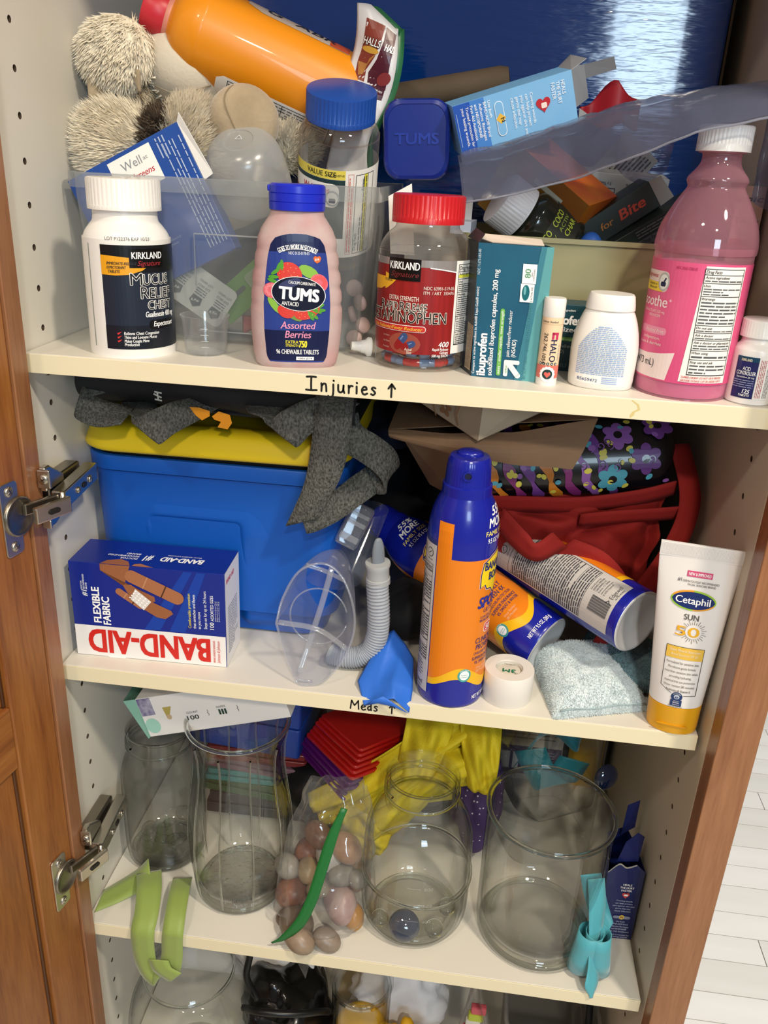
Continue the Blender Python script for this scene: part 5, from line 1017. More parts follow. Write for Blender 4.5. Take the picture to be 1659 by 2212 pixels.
def plaster(u, v, l, w_, a, m, off, pad=True, dk='#4a2a1c'):
    c_, s_ = cos(a), sin(a); pts = [(u + x * c_ - y * s_, v + x * s_ + y * c_) for x, y in rrect(l, w_, w_ * .48, 5)]; q.poly(pts, m, off)
    for x, mm in ((-l * .16, mat('#c08a66', .5)), (l * .16, mat(dk, .5))): q.poly([(u + xx * c_ - yy * s_, v + xx * s_ + yy * c_) for xx, yy in ((x - .0006, -w_ / 2), (x + .0006, -w_ / 2), (x + .0006, w_ / 2), (x - .0006, w_ / 2))], mm, off + .0001)
tn = mat('#a86c48', .55, bump=(600, .15)); tn2 = mat('#9a5f3c', .55, bump=(600, .15))
q.poly([(.030, .0985), (.030, .092), (.048, .0820), (.060, .0770), (.0795, .0690), (.0800, .0640), (.0720, .0630), (.052, .0790), (.058, .0985)], tn2, .0003)
plaster(.0800, .0790, .0580, .0130, rad(-24), tn, .0006); plaster(.0560, .0650, .0300, .0068, rad(-34), tn, .0004)
q.poly([(.0505, .0790), (.0580, .0800), (.0640, .0760), (.0790, .0630), (.0950, .0560), (.0965, .0530), (.0890, .0470), (.0810, .0480), (.0660, .0570), (.0540, .0720)], tn2, .0008)
q.poly([(.0620, .0760), (.0765, .0640), (.0690, .0545), (.0570, .0650)], mat('#e4dedb', .6, bump=(700, .4)), .0010)
for i in range(5):
    for j in range(4): q.ell(.0622 + .0030 * i - .0018 * j, .0735 - .0023 * i - .0022 * j, .0009, .0008, wht, .0012, 8)
q.text('Comfortable protection', .1130, .0395, .0027, mat('#f0e24a', .4), 'L', .0360, .012, rot=90).text('that stretches and flexes', .1175, .0395, .0027, wht, 'L', .0355, rot=90).text('as you move', .1220, .0395, .0027, wht, 'L', .0180, rot=90).text('Stays on for up to 24 hours', .1280, .0400, .0028, wht, 'L', .0395, rot=90).text('100', .1345, .0400, .0038, wht, 'L', .0075, .01, rot=90).text('ASSORTED SIZES', .1345, .0490, .0028, wht, 'L', .0265, rot=90)
for k in range(3): q.text('25 3/4 in x 3 in 1.9 cm x 7.6 cm', .1368 + .0017 * k, .0490, .0010, wht, 'L', .021, rot=90)
q.done(t, 'front_print')
q = Print(S_flat((0, 0, bh2), (1, 0, 0), (0, 1, 0), (0, 0, 1)))
q.text('BAND-AID', .1010, .0225, .0085, wht, 'C', .0400, .025, .2, rot=180).text('BRAND ADHESIVE BANDAGES', .1010, .0275, .0018, wht, 'C', .0320, rot=180).text('#1', .0690, .0225, .0110, wht, 'C', .0080, .02, .2, rot=180)
for k, s in enumerate(('DOCTOR', 'RECOMMENDED', 'BRAND')): q.text(s, .0600, .0160 + .0048 * k, .0030, wht, 'R' if 0 else 'L', .0027 * len(s), .012, .1, rot=180)
q.poly([(.030, 0.0002), (.058, .0002), (.054, .008), (.046, .012), (.034, .008)], tn2, .0003); q.poly([(.060, .0002), (.080, .0002), (.066, .006), (.061, .004)], tn, .0003); q.done(t, 'top_print')
q = Print(S_flat((bw2, 0, 0), (0, 1, 0), (0, 0, 1), (1, 0, 0))); q.rect(.0004, bd2 - .0004, .0004, bh2 - .0004, wb, .0002).text('BAND-AID', .018, .0855, .0045, rb, 'C', .026, .014).bars(.008, .040, .060, .010, 18, mat('#8b90a8', .5), .35); q.done(t, 'side_print')
obj('bottom_flap', join(prism([(.030, 0), (.032, -.0018), (.046, -.0018), (.048, 0)], .0005)), wb, t, loc=(0, 0, .0002), rot=(0, 0, 0))

# --- clear breathing trainer with corrugated tube
t = thing('breathing_trainer', 'clear plastic breathing trainer with a scoop-shaped shell leaning against the blue bin', 'medical device', (.235, .035, Z2))
OT = Vec((.235, .035, Z2)); O2 = lambda x, y, z: Vec((x, y, z)) - OT; tr = film('#dfe4f2', .11, .04, .07, .5); trl = film('#f4f6fa', .20, .05, .1, .5)
rim = spline([(.2020, .020, 1.0265), (.2060, .030, 1.0480), (.2190, .038, 1.0720), (.2400, .042, 1.0800), (.2570, .042, 1.0690), (.2690, .036, 1.0450), (.2720, .030, 1.0200), (.2640, .020, .9950), (.2480, .012, .9760), (.2300, .009, .9702), (.2230, .011, .9730), (.2150, .014, .9900), (.2080, .017, 1.0080), (.2020, .020, 1.0265)], 6)
cen = Vec((.243, .085, 1.035)); nr = len(rim)
rows = []
for k in range(9): f = k / 8; sc_ = 1 - .62 * f ** 1.3; rows.append([cen.lerp(p, sc_) + Vec((0, .045 * sin(f * pi / 2), .010 * f)) * (1 - 0) - Vec((0, .0, 0)) for p in rim])
vs = [p - OT for r in rows for p in r]; fs = [[j * nr + i, j * nr + i + 1, (j + 1) * nr + i + 1, (j + 1) * nr + i] for j in range(8) for i in range(nr - 1)]
obj('scoop_shell', (vs, fs), tr, t, True)
obj('shell_rim', tube([p - OT for p in rim], .0011, 8), trl, t, True)
obj('cross_rib', ribbon([O2(.2035, .0215, 1.0270), O2(.238, .034, 1.0160), O2(.2665, .027, 1.0030)], (.1, 1, .2), .006), trl, t, True, solid=.0012)
obj('cross_rib', ribbon([O2(.2480, .044, 1.0760), O2(.240, .040, 1.040), O2(.231, .034, 1.005), O2(.2235, .020, .9760)], (1, .2, 0), .0055), trl, t, True, solid=.0012)
obj('cross_rib', ribbon([O2(.2240, .045, 1.0755), O2(.240, .047, 1.0705), O2(.2600, .044, 1.0640)], (0, .3, 1), .004), trl, t, True, solid=.001)
obj('inner_ring', tube([O2(.2360 + .0270 * cos(a), .046 + .004 * sin(a), 1.0230 + .0270 * sin(a)) for a in [.25 + 5.8 * k / 40 for k in range(41)]], .0008, 6), trl, t, True)
obj('foot_rib', ribbon([O2(.2245, .012, .9745), O2(.231, .014, .9722), O2(.237, .016, .9712)], (0, 0, 1), .0025), trl, t, True, solid=.0012)
def chamber(a, b): p = Vec((.243, .082, 1.045)).lerp(Vec((.2655, .120, 1.105)), b); return p + Vec((.027 * cos(2 * pi * a), .012 * sin(2 * pi * a), .014 * sin(2 * pi * a) * .4)) * (1 - .12 * b) - OT
obj('chamber', grid(chamber, 28, 10, True), film('#cfdcf4', .06, .04, .05, .45), t, True)
cl = obj('clip_block', loft([[(x, y, z) for x, y in rrect(.0205, .0150, .004)] for z in (0, .001)] + [[(x, y, z) for x, y in rrect(.0225, .0160, .004)] for z in (.003, .040)] + [[(x, y, .042) for x, y in rrect(.020, .013, .004)]]), film('#dfe4ec', .16, .04, .1, .5), t, True, (.2520 - .235, .088 - .035, 1.0790 - Z2), (rad(-18), rad(24), 0), auto=30)
for z, h_ in ((.006, .006), (.022, .004), (.031, .0035)): obj('clip_bar', box(-.0095, .0095, -.0088, -.0070, z, z + h_), trl, cl, bevel=.0006)
# tube
path = spline([(.2885, .052, 1.0640), (.2905, .051, 1.0450), (.2920, .050, 1.0250), (.2915, .049, 1.0080), (.2870, .048, .9930), (.2780, .047, .9845), (.2660, .047, .9815), (.2520, .048, .9815), (.2460, .049, .9830)], 22)
NN = len(path); corr = tube([p - OT for p in path], lambda s: .0098 + .0010 * sin(s * 2 * pi * 46), 20)
obj('corrugated_tube', corr, mat('#b9bec8', .35, trans=.25, ior=1.2), t, True)
obj('tube_collar', xf(lathe([(.0095, -.020), (.0112, -.0195), (.0112, -.014), (.0104, -.0135), (.0104, -.004), (.0118, .0), (.0114, .0018), (.006, .002)], 36), O2(.2885, .052, 1.0800), (rad(4), rad(-3), 0)), mat('#aeb1b3', .4), t, True, auto=40)
obj('mouthpiece', xf(lathe(sprof([(.0062, -.002), (.0060, .008), (.0052, .017), (.0030, .024), (.0001, .0255)], 4), 28, sy=.6), O2(.2888, .052, 1.0815), (rad(4), rad(-4), rad(30))), mat('#7f8690', .45), t, True)

# --- blue glove hanging over the shelf edge
gm = mat('#2f6fd6', .5, sss=0, bump=(200, .08))
def gl(a, b):
    top = lerp([(.2960, .062, 1.000), (.3060, .060, 1.0080), (.3180, .055, .9980), (.3270, .050, .9850)], a); mid = lerp([(.2790, .020, .9740), (.2960, .012, .9800), (.3120, .010, .9850), (.3300, .012, .9760)], a); low = lerp([(.2880, -.0030, .9650), (.3000, -.0045, .9725), (.3150, -.0050, .9765), (.3290, -.0045, .9640)], a)
    p = top.lerp(mid, b * 2) if b < .5 else mid.lerp(low, b * 2 - 1); return p + Vec((0, -.0015, .0015)) * sin(a * 8 + b * 3)
g = thing('nitrile_glove', 'limp blue rubber glove hanging over the shelf edge beside the word Meds', 'glove', (.305, .03, Z2)); og = Vec((.305, .03, Z2))
obj('glove_cuff', ([Vec(v) - og for v in grid(gl, 24, 24)[0]], grid(gl, 24, 24)[1]), gm, g, True, solid=.0007)
obj('cuff_fold', ([Vec(p) - og for p in ((.2885, -.0045, .9655), (.2965, -.0060, .9740), (.3055, -.0065, .9795), (.3290, -.0065, .9640), (.3150, -.0072, .9700), (.3010, -.0068, .9715))], [[0, 1, 5], [1, 2, 5], [2, 4, 5], [2, 3, 4]]), gm, g, True, solid=.0007)

# --- sunscreen spray cans
CB = mat('#141f96', .25, coat=.3); COr = mat('#ea8218', .32, coat=.2); CY = mat('#f2b91c', .32); CN = mat('#1c2a6e', .4); tealm = mat('#4aa39c', .4)
cprof = [(.0001, .003), (.024, .0012), (.0285, 0), (.0298, .0012), (.0300, .004), (.0300, .160), (.0294, .170), (.0270, .182), (.0235, .191), (.0205, .197), (.0198, .200)]
def spray_can(label, loc, rot, mode):
    t = thing('spray_can', label, 'spray can', loc, rot, 'sunscreen spray cans')
    obj('body', lathe([(.0285, 0), (.0298, .0012)] + cprof[4:], 64, caps=False), CB, t, True, auto=50)
    obj('metal_base', lathe([(.0001, .009), (.015, .0075), (.024, .0030), (.0268, .0008), (.0284, -.0006), (.0297, .0008)], 56, caps=False), mat('#dcdddf', .38, .55), t, True)
    if mode == 'back': q = Print(S_flat((0, 0, .0085), (1, 0, 0), (0, -1, 0), (0, 0, -1)), .004)
    cp = obj('cap', lathe([(.0204, .196), (.0209, .1965), (.0207, .2045), (.0192, .2055), (.0184, .219), (.0176, .226), (.0160, .2285), (.0001, .2290)], 168, rib=(42, .0004, .2056, .2255)), CB, t, True, auto=40)
    obj('nozzle', xf(lathe([(.0042, 0), (.0042, .0016), (.0030, .0016), (.0028, .0002), (.0001, .0002)], 24, caps=False), (0, -.0186, .2165), (pi / 2, 0, 0)), CB, cp, True, auto=40)
    obj('spray_hole', xf(lathe([(.0001, 0), (.0029, 0), (.0029, .0004), (.0001, .0004)], 20), (0, -.0189, .2165), (pi / 2, 0, 0)), mat('#0b0f38', .5), cp)
    obj('actuator', xf(ellip((0, .004, .229), (.0115, .0085, .0042)), (0, 0, 0)), CB, cp, True)
    S = S_cyl(prf(cprof[2:])); p = Print(S, .0025)
    wave = lambda u: .034 + .0075 * sin((u + .006) * 105) if mode != 'back' else .030
    U0, U1 = -.0215, .0725; N_ = 40
    lbt = lambda u: .176 if (u < -.0075) else (.146 - .10 * 0)
    us = [U0 + (U1 - U0) * k / N_ for k in range(N_ + 1)]
    p.poly([(u, wave(u)) for u in us] + [(U1, .176), (.0600, .176), (.0600, .146), (-.0075, .146), (-.0075, .177), (U0, .177)], COr, .0002)
    p.poly([(u, wave(u) - .009 - .003 * sin(u * 90)) for u in us] + [(u, wave(u) + .0005) for u in reversed(us)], CY, .0003)
    FC = .0370
    p.text('55%', FC - .0015, .1830, .0068, wht, 'C', .0185, .025, off=.0005).text('MORE', FC - .001, .1735, .0075, wht, 'C', .0250, .025, off=.0005).text('FAMILY SIZE', FC - .0005, .1665, .0042, mat('#f0e080', .4), 'C', .0320, .015, off=.0005).text('9.5 OZ VS 6 OZ', FC, .1600, .0042, wht, 'C', .0275, .012, off=.0005)
    lg = [(-.017, .120), (-.012, .122), (-.010, .118), (-.004, .117), (.000, .112), (.005, .117), (.013, .120), (.017, .124), (.016, .138), (.012, .1465), (.004, .1495), (-.006, .147), (-.015, .142), (-.017, .132)]
    p.poly([(FC + a * 1.09, .133 + (b - .133) * 1.12) for a, b in lg], mat('#f0b8a0', .4), .0005).poly([(FC + a * 1.05, .133 + (b - .133) * 1.07) for a, b in lg], CN, .0006).poly([(FC + a, b) for a, b in lg], mat('#f6d21c', .35), .0007)
    p.text('BANANA', FC, .1355, .0072, CN, 'C', .0285, .03, off=.0009).text('BOAT', FC + .001, .1255, .0072, CN, 'C', .0190, .03, off=.0009)
    p.text('SPORT', FC - .001, .1000, .0100, mat('#2a3196', .35), 'C', .0330, .035, .25, off=.0006).text('ULTRA', FC - .002, .0945, .0040, CN, 'C', .0170, 0, .2).text('CLEAR SUNSCREEN SPRAY', FC, .0890, .0022, CN, 'C', .0280).text('BROAD SPECTRUM SPF 50', FC, .0858, .0022, CN, 'C', .0280, .01)
    p.rect(FC - .008, FC + .004, .0735, .0830, wht, .0004, .003).rect(FC - .0075, FC + .0035, .074, .0825, mat('#d8504a', .4), .0005, .003).text('50', FC - .002, .0758, .0052, wht, 'C', .0070, .02, off=.0007)
    p.text('CLINICALLY', FC - .002, .0650, .0052, CN, 'C', .0290, .008, .1).text('PROVEN 4X', FC - .002, .0585, .0052, CN, 'C', .0270, .008, .1).text('UVA/UVB PROTECTION', FC - .002, .0535, .0030, CN, 'C', .0300).text('SUPERIOR ENDURANCE', FC - .002, .0485, .0032, CN, 'C', .0330, .008).text('VS. SWEAT & WATER', FC - .001, .0440, .0032, CN, 'C', .0290, .008)
    p.ell(.0125, .0345, .0062, .0066, tealm, .0005).ell(.0125, .0345, .0044, .0047, wht, .0006).text('FREE FROM', .0125, .0396, .0012, wht, 'C', .008, off=.0007, arc=.005).text('Parabens', .0125, .0345, .0011, tealm, 'C', .006, off=.0008).text('& Oxybenzone', .0125, .0325, .0011, tealm, 'C', .0068, off=.0008)
    p.text('Water Resistant', .0240, .0385, .0024, mat('#f6c79a', .4), 'L', .016).text('(80 Minutes)', .0240, .0350, .0024, mat('#f6c79a', .4), 'L', .014).text('NET WT 9.5 OZ. (269 g)', .0225, .0075, .0040, wht, 'L', .0315, .008)
    p.done(t, 'front_label')
    fl = patch(S, [(-.0765, .010), (-.0222, .010), (-.0222, .158), (-.0765, .158)], mat('#cbc7c4', .4), t, 'back_label', .0004, .0035); q = Print(S, .0035)
    q.rect(-.0765, -.0222, .1545, .158, CN, .0005).frame(-.0745, -.0250, .042, .136, .0004, ink, .0006)
    for u in (-.0555, -.043, -.030): q.ell(u, .1460, .0042, .0042, ink, .0006, 20).ell(u, .1460, .0036, .0036, mat('#cbc7c4', .4), .0007, 20).line([(u - .002, .1445), (u + .002, .1475)], .0006, ink, .0008).text('Shake well', u, .1390, .0014, ink, 'C', .007)
    for v in (.131, .124, .112, .086, .066, .056): q.rect(-.0745, -.0250, v, v + .0003, ink, .0007)
    q.text('Drug Facts', -.0262, .1320, .0026, ink, 'R', .013, .01, .15, off=.0008).bars(-.0740, -.0255, .1305, .0425, 34, mat('#3c3c46', .6), .42, .0007)
    for k, s in enumerate(('Distributed by:', 'EDGEWELL PERSONAL', 'CARE BRANDS, LLC', 'Shelton, CT 06484', 'www.bananaboat.com', '© 2020 Edgewell.')): q.text(s, -.0445, .0380 - .0028 * k, .0017, ink, 'L', .0009 * len(s), .01 if k in (1, 2) else 0)
    q.text('Edgewell', -.0285, .0150, .0042, ink, 'R', .0150).line([(-.0485, .015), (-.0455, .0175), (-.0485, .0195)], .0007, ink, .0007).text('BUY IN WORDS', -.030, .0118, .0016, ink, 'R', .012, .01)
    for k in range(18): q.rect(-.0618 + .0008 * k, -.0618 + .0008 * k + (.0005 if k % 3 else .0003), .013, .034, ink, .0007)
    q.done(fl); return t
spray_can('sunscreen spray can standing upright at the centre front of the middle shelf', (.3627, .0300, Z2), face(.3627, .03), 'stand')
d2 = Vec((.2695, .1995, 1.0625)) - Vec((.4509, .0766, .9995)); b2 = Vec((.4509, .0766, 1.0000)); mid2 = b2 + d2 * .5
fr2 = Vec((CAMX, CAMY, 1.415)) - mid2; e2 = Euler(frame_rot(d2, fr2)); m2 = e2.to_matrix() @ Matrix.Rotation(rad(-52), 3, 'Z')
spray_can('sunscreen spray can lying behind the upright can, front label up', b2, m2.to_euler(), 'lie')
b3 = Vec((.5230, .0425, 1.0525)); d3 = Vec((.3950, .1840, 1.0625)) - b3; fr3 = Vec((CAMX, CAMY, 1.70)) - b3; m3 = Euler(frame_rot(d3, fr3)).to_matrix() @ Matrix.Rotation(rad(76), 3, 'Z')
spray_can('sunscreen spray can lying on top, showing its grey drug facts label', b3, m3.to_euler(), 'back')

# --- roll of medical tape
t = thing('tape_roll', 'roll of white medical tape standing beside the upright spray can', 'tape', (.4154, .0309, Z2), face(.4154, .0309))
obj('tape', lathe([(.0123, .0005), (.0222, 0), (.0227, .0008), (.0227, .0292), (.0222, .0300), (.0124, .0299), (.0121, .0270), (.0121, .003)], 64, caps=False), mat('#e6e1da', .55), t, True, auto=40)
obj('core', lathe([(.0120, .0005), (.0120, .0288), (.0112, .0288), (.0112, .0005)], 48, caps=False), mat('#d0cdc4', .5), t, True, auto=40)
pg = obj('core_plug', lathe([(.0111, .0262), (.0105, .0266), (.0001, .0266)], 40, caps=False), mat('#ded8cb', .5), t, True, auto=40)
q = Print(S_flat((0, 0, .0267), (1, 0, 0), (0, 1, 0), (0, 0, 1))); q.text('3M', .0, .0012, .0052, mat('#1d7a52', .4), 'C', .0115, .03, rot=180).text('Transpore', 0, .0085, .0014, ink, 'C', .014, arc=-.02).text('CE', .0068, -.004, .0018, ink, 'C', .003, rot=180); q.done(pg)

# --- pale blue plush cloth and teal cloth
pb = mat('#dce6e8', .95, sheen=.3, bump=(260, .5), var=('#ccd8dc', 60)); pt = mat('#6f929a', .95, sheen=.4, bump=(260, .5), var=('#4f6e77', 60))
A_, B_, C_, D_ = Vec((.4570, .0010, Z2)), Vec((.5430, .0300, Z2)), Vec((.5200, .1100, Z2)), Vec((.4420, .0900, Z2))
def pil(a, b):
    p = A_.lerp(B_, a).lerp(D_.lerp(C_, a), b); k = max(0, (1 - (2 * a - 1) ** 4) * (1 - (2 * b - 1) ** 4)) ** .5; return p + Vec((0, 0, .0008 + .036 * k * (.55 + .5 * b) + .002 * nz(p, 60, 2) * k))
t = thing('plush_cloth', 'pale blue plush cloth folded like a cushion beside the tape roll', 'cloth', (.49, .05, Z2)); oc = Vec((.49, .05, Z2))
vf = grid(pil, 40, 40); vf = ([Vec(v) - oc for v in vf[0]], vf[1]); ob = obj('cushion', vf, pb, t, True, solid=.001)
stuff(obj('pile', fur(vf, 26000, .0026, .00055, (0, -.2, -.2), 21, 1.0), pb, ob))
obj('seam', tube([Vec((.462 + .078 * k / 12, .0035 + .0265 * k / 12, Z2 + .008 + .001 * sin(k))) - oc for k in range(13)], .0008, 6), mat('#9fb3b9', .9), t, True)
t = thing('plush_cloth', 'dark teal plush cloth crushed behind the pale blue one', 'cloth', (.53, .09, Z2)); oc = Vec((.53, .09, Z2))
vf = ellip((0, 0, .018), (.034, .050, .020), 28, 16, (0, 0, .5)); ob = obj('fold', vf, pt, t, True); stuff(obj('pile', fur(vf, 9000, .003, .0006, (0, -.2, -.2), 22, 1.0), pt, ob))

# --- white and yellow cream tube standing on its cap
t = thing('sunscreen_tube', 'white sunscreen tube standing on its yellow cap at the right end of the middle shelf', 'tube', (.5600, .0135, Z2), (rad(1.5), rad(-1.6), rad(-13)))
def oval(a, b, z, n=40): return [(a * cos(2 * pi * k / n) * (1 if 1 else 1), b * sin(2 * pi * k / n), z) for k in range(n)]
obj('cap', loft([oval(.0190, .0130, 0), oval(.0208, .0148, .0012), oval(.0214, .0154, .006), oval(.0222, .0160, .028), oval(.0205, .0145, .0285)]), mat('#e2a41a', .3), t, True, auto=40)
obj('flip_lip', loft([oval(.0130, .0012, .0095), oval(.0135, .0012, .0108)]), mat('#d4950f', .35), t, False, (0, -.0152, 0))
tw = mat('#ece8e6', .28, coat=.3); ta = lambda z: .0222 + (.0318 - .0222) * (z - .0285) / .136; tbq = lambda z: max(.0007, .0160 * (1 - ((z - .0285) / .136) ** 1.35))
rs = [oval(.0200, .0145, .0284)] + [oval(ta(z), tbq(z), z) for z in [.0290 + .1355 * k / 16 for k in range(17)]]
obj('tube_body', loft(rs, True, True), tw, t, True, auto=60)
cm = join(box(-.0318, .0318, -.0009, .0009, .163, .1755), *[box(-.0315 + .0009 * k, -.0311 + .0009 * k, -.0013, .0013, .1645, .1745) for k in range(71)])
obj('crimp', cm, tw, t)
def S_t(u, v, off=0): a, b = ta(v), tbq(v); x = min(.99, abs(u) / a); return Vec((u, -(b * math.sqrt(1 - x * x)) - off - .0002, v))
S_t.curved = True; p = Print(S_t, .005); gry = mat('#5a5652', .5)
p.rect(-.0080, .0115, .1480, .1530, mat('#d4507c', .4), .0003).text('NEW & IMPROVED', .0018, .1492, .0026, wht, 'C', .0170, .012)
p.text('#1', -.0130, .1432, .0030, ink, 'C', .003).text('DERMATOLOGIST RECOMMENDED', .0035, .1432, .0018, gry, 'C', .0280).text('FACIAL SKINCARE BRAND', .0045, .1405, .0018, gry, 'C', .0215)
p.ell(0, .1280, .0176, .0088, mat('#efa52c', .4), .0003, 40).poly([(.0176 * cos(a), .1280 + .0088 * sin(a)) for a in [-.3 + 1.9 * k / 16 for k in range(17)]] + [(.0, .128)], mat('#9cc83e', .4), .0004).poly([(.0176 * cos(a), .1280 + .0088 * sin(a)) for a in [2.85 + 1.9 * k / 16 for k in range(17)]] + [(0, .128)], mat('#9cc83e', .4), .0004)
p.poly([(-.0168 + .0336 * k / 24, .1280 + .0074 * math.sqrt(max(0, 1 - (k / 12 - 1) ** 2)) ** 1.2) for k in range(25)] + [(.0168 - .0336 * k / 24, .1280 - .0074 * math.sqrt(max(0, 1 - (k / 12 - 1) ** 2)) ** 1.2) for k in range(25)], mat('#1c2f6c', .35), .0006)
p.text('Cetaphil', -.0003, .1252, .0060, wht, 'C', .0270, .015, off=.0009).text('SUN', .0008, .1110, .0050, gry, 'C', .0115, .015)
for k in range(28): a = 2 * pi * k / 28; r1 = .0105 if k % 2 else .0088; p.line([(.0040 + .0065 * cos(a), .1010 + .0065 * sin(a)), (.0040 + r1 * cos(a), .1010 + r1 * sin(a))], .0003, gry)
p.ell(.0038, .1010, .0062, .0062, tw, .0004).text('50', -.0005, .0965, .0085, mat('#e8b02c', .4), 'C', .0185, .02, off=.0007)
p.rect(-.0142, .0150, .0752, .0860, mat('#eabf4e', .4), .0003).text('Sheer Mineral Sunscreen', .0004, .0818, .0024, mat('#f6e6c0', .4), 'C', .0240, .012).text('Broad Spectrum SPF 50', .0004, .0780, .0022, mat('#f6e6c0', .4), 'C', .0210, .008)
p.line([(-.0145, .0862), (.0153, .0862), (.0145, .0420), (.0050, .0415)], .0004, ink).line([(-.0145, .0862), (-.0142, .0480), (-.0050, .0425)], .0004, ink)
for k, s in enumerate(('Formulated for sensitive skin', 'Microbiome gentle formula', 'nourishes sensitive skin while', 'providing hydrating,', 'chemical-free sun protection', 'Water resistant (80 minutes)', 'Prebiotics & Vitamin E')): p.text(s, .0002, .0705 - .0043 * k, .0021, gry, 'C', .00088 * len(s), .008 if k == 6 else 0)
nb = mat('#223a6c', .4); p.ell(.0000, .0400, .0046, .0044, nb, .0005).rect(-.0046, .0046, .0310, .0370, nb, .0005).ell(0, .0400, .0023, .0022, mat('#b9c2d4', .4), .0007).text('e', 0, .0386, .0028, nb, 'C', .0026, .02, off=.0009).text('ACCEPTED', 0, .0427, .0009, wht, 'C', .006, arc=.004, off=.0008).text('National', 0, .0357, .0009, wht, 'C', .004, off=.0008).text('Eczema', 0, .0340, .0013, wht, 'C', .005, .01, off=.0008).text('Association', 0, .0322, .0009, wht, 'C', .0055, off=.0008)
p.text('3 FL OZ (89 mL)', -.0002, .0297, .0018, gry, 'C', .0115); p.done(t, 'front_print')

# --- cloth, bags and paper at the back of the middle shelf
def lump(name, label, cat, c, r, m, seed, amp=.25, fs=26, parent=None):
    v, f = ellip((0, 0, 0), r, 44, 26); out = []
    for p in v:
        d = Vec(p); s = 1 + amp * (nz(d + Vec(c), fs, seed) + .5 * abs(nz(d + Vec(c), fs * 2.2, seed + 4)) - .1); out.append(d * s)
    o = obj(name, (out, f), m, parent, True, c)
    if label: tag(o, label, cat)
    return o
bf = mat('#0d0d10', .85, bump=(80, .3))
lump('black_cloth', 'black cloth bunched between the blue bin and the spray cans', 'cloth', (.340, .300, 1.055), (.085, .075, .080), bf, 3)
lump('black_cloth', 'black cloth on the shelf between the corrugated tube and the upright can', 'cloth', (.318, .125, .998), (.036, .045, .026), bf, 14)
lump('black_cloth', 'black cloth heaped behind the sunscreen tube against the right wall', 'cloth', (.515, .250, 1.040), (.055, .080, .062), bf, 9)
lump('navy_cloth', 'dark navy cloth stuffed under the brown paper bags', 'cloth', (.280, .250, 1.155), (.030, .05, .025), mat('#141a30', .85), 5)
ra = mat('#8c1712', .85, bump=(220, .15)); rl = lambda pts: [Vec(p) for p in pts]
t = thing('red_apron', 'crumpled red fabric bag with long handle straps behind the spray cans', 'fabric bag', (.46, .15, 1.05)); oa = Vec((.46, .15, 1.06)); MV = lambda vf: ([Vec(v) - oa for v in vf[0]], vf[1])
def ap(a, b):
    top = lerp([(.372, .155, 1.135), (.41, .150, 1.143), (.47, .150, 1.152), (.53, .155, 1.165), (.555, .165, 1.170)], a); bot = lerp([(.380, .135, 1.080), (.42, .128, 1.074), (.46, .118, 1.064), (.500, .108, 1.048), (.535, .115, 1.035)], a)
    p = top.lerp(bot, b); f = abs(sin(a * 9 + b * 2.2 + 2 * nz((a * 3, b * 3, 4), 1))); g_ = abs(sin(a * 4 - b * 7 + 1)); return p + Vec((0, -.018, .008)) * (f * .7 + g_ * .6) * sin(pi * min(1, b * 1.1 + .08)) + Vec((.004, -.006, .006)) * nz((a * 7, b * 7, 2), 1)
obj('fabric', MV(grid(ap, 60, 40)), ra, t, True, solid=.0012)
obj('hem_band', MV(ribbon(rl([(.372, .130, 1.128), (.42, .122, 1.134), (.47, .120, 1.139), (.52, .122, 1.150), (.556, .130, 1.160)]), (0, -.3, 1), .017)), ra, t, True, solid=.0015)
obj('strap', MV(ribbon(rl([(.556, .150, 1.196), (.5655, .125, 1.165), (.5665, .115, 1.140), (.556, .105, 1.105), (.538, .095, 1.072), (.516, .088, 1.035), (.505, .085, 1.010)]), [Vec(v) for v in ((1, .5, 0), (1, .5, .1), (1, .3, .2), (1, .2, -.3), (1, .1, -.5), (1, .1, -.5), (1, .1, -.4))], .022)), ra, t, True, solid=.0014)
obj('strap', MV(ribbon(rl([(.470, .115, 1.125), (.50, .108, 1.134), (.535, .112, 1.138), (.560, .118, 1.140)]), (0, -.4, 1), .016)), ra, t, True, solid=.0014)
obj('strap', MV(ribbon(rl([(.395, .105, 1.125), (.415, .096, 1.108), (.432, .092, 1.098), (.452, .095, 1.112)]), [Vec((.3, -.2, 1)), Vec((.6, -.3, .8)), Vec((-.2, -.3, 1)), Vec((-.7, -.2, .7))], .022)), ra, t, True, solid=.0014)
obj('fold', MV(ribbon(rl([(.455, .100, 1.100), (.482, .094, 1.096), (.505, .090, 1.076), (.512, .090, 1.052)]), [Vec((.6, -.2, .8)), Vec((.9, -.2, .4)), Vec((1, -.2, 0)), Vec((1, -.2, 0))], .034)), ra, t, True, solid=.0014)
lump('grey_cloth', 'small patch of grey fleece showing under the red fabric strap', 'cloth', (.500, .128, 1.040), (.020, .014, .020), mat('#6f7a7c', .95, sheen=.4), 8, .15)
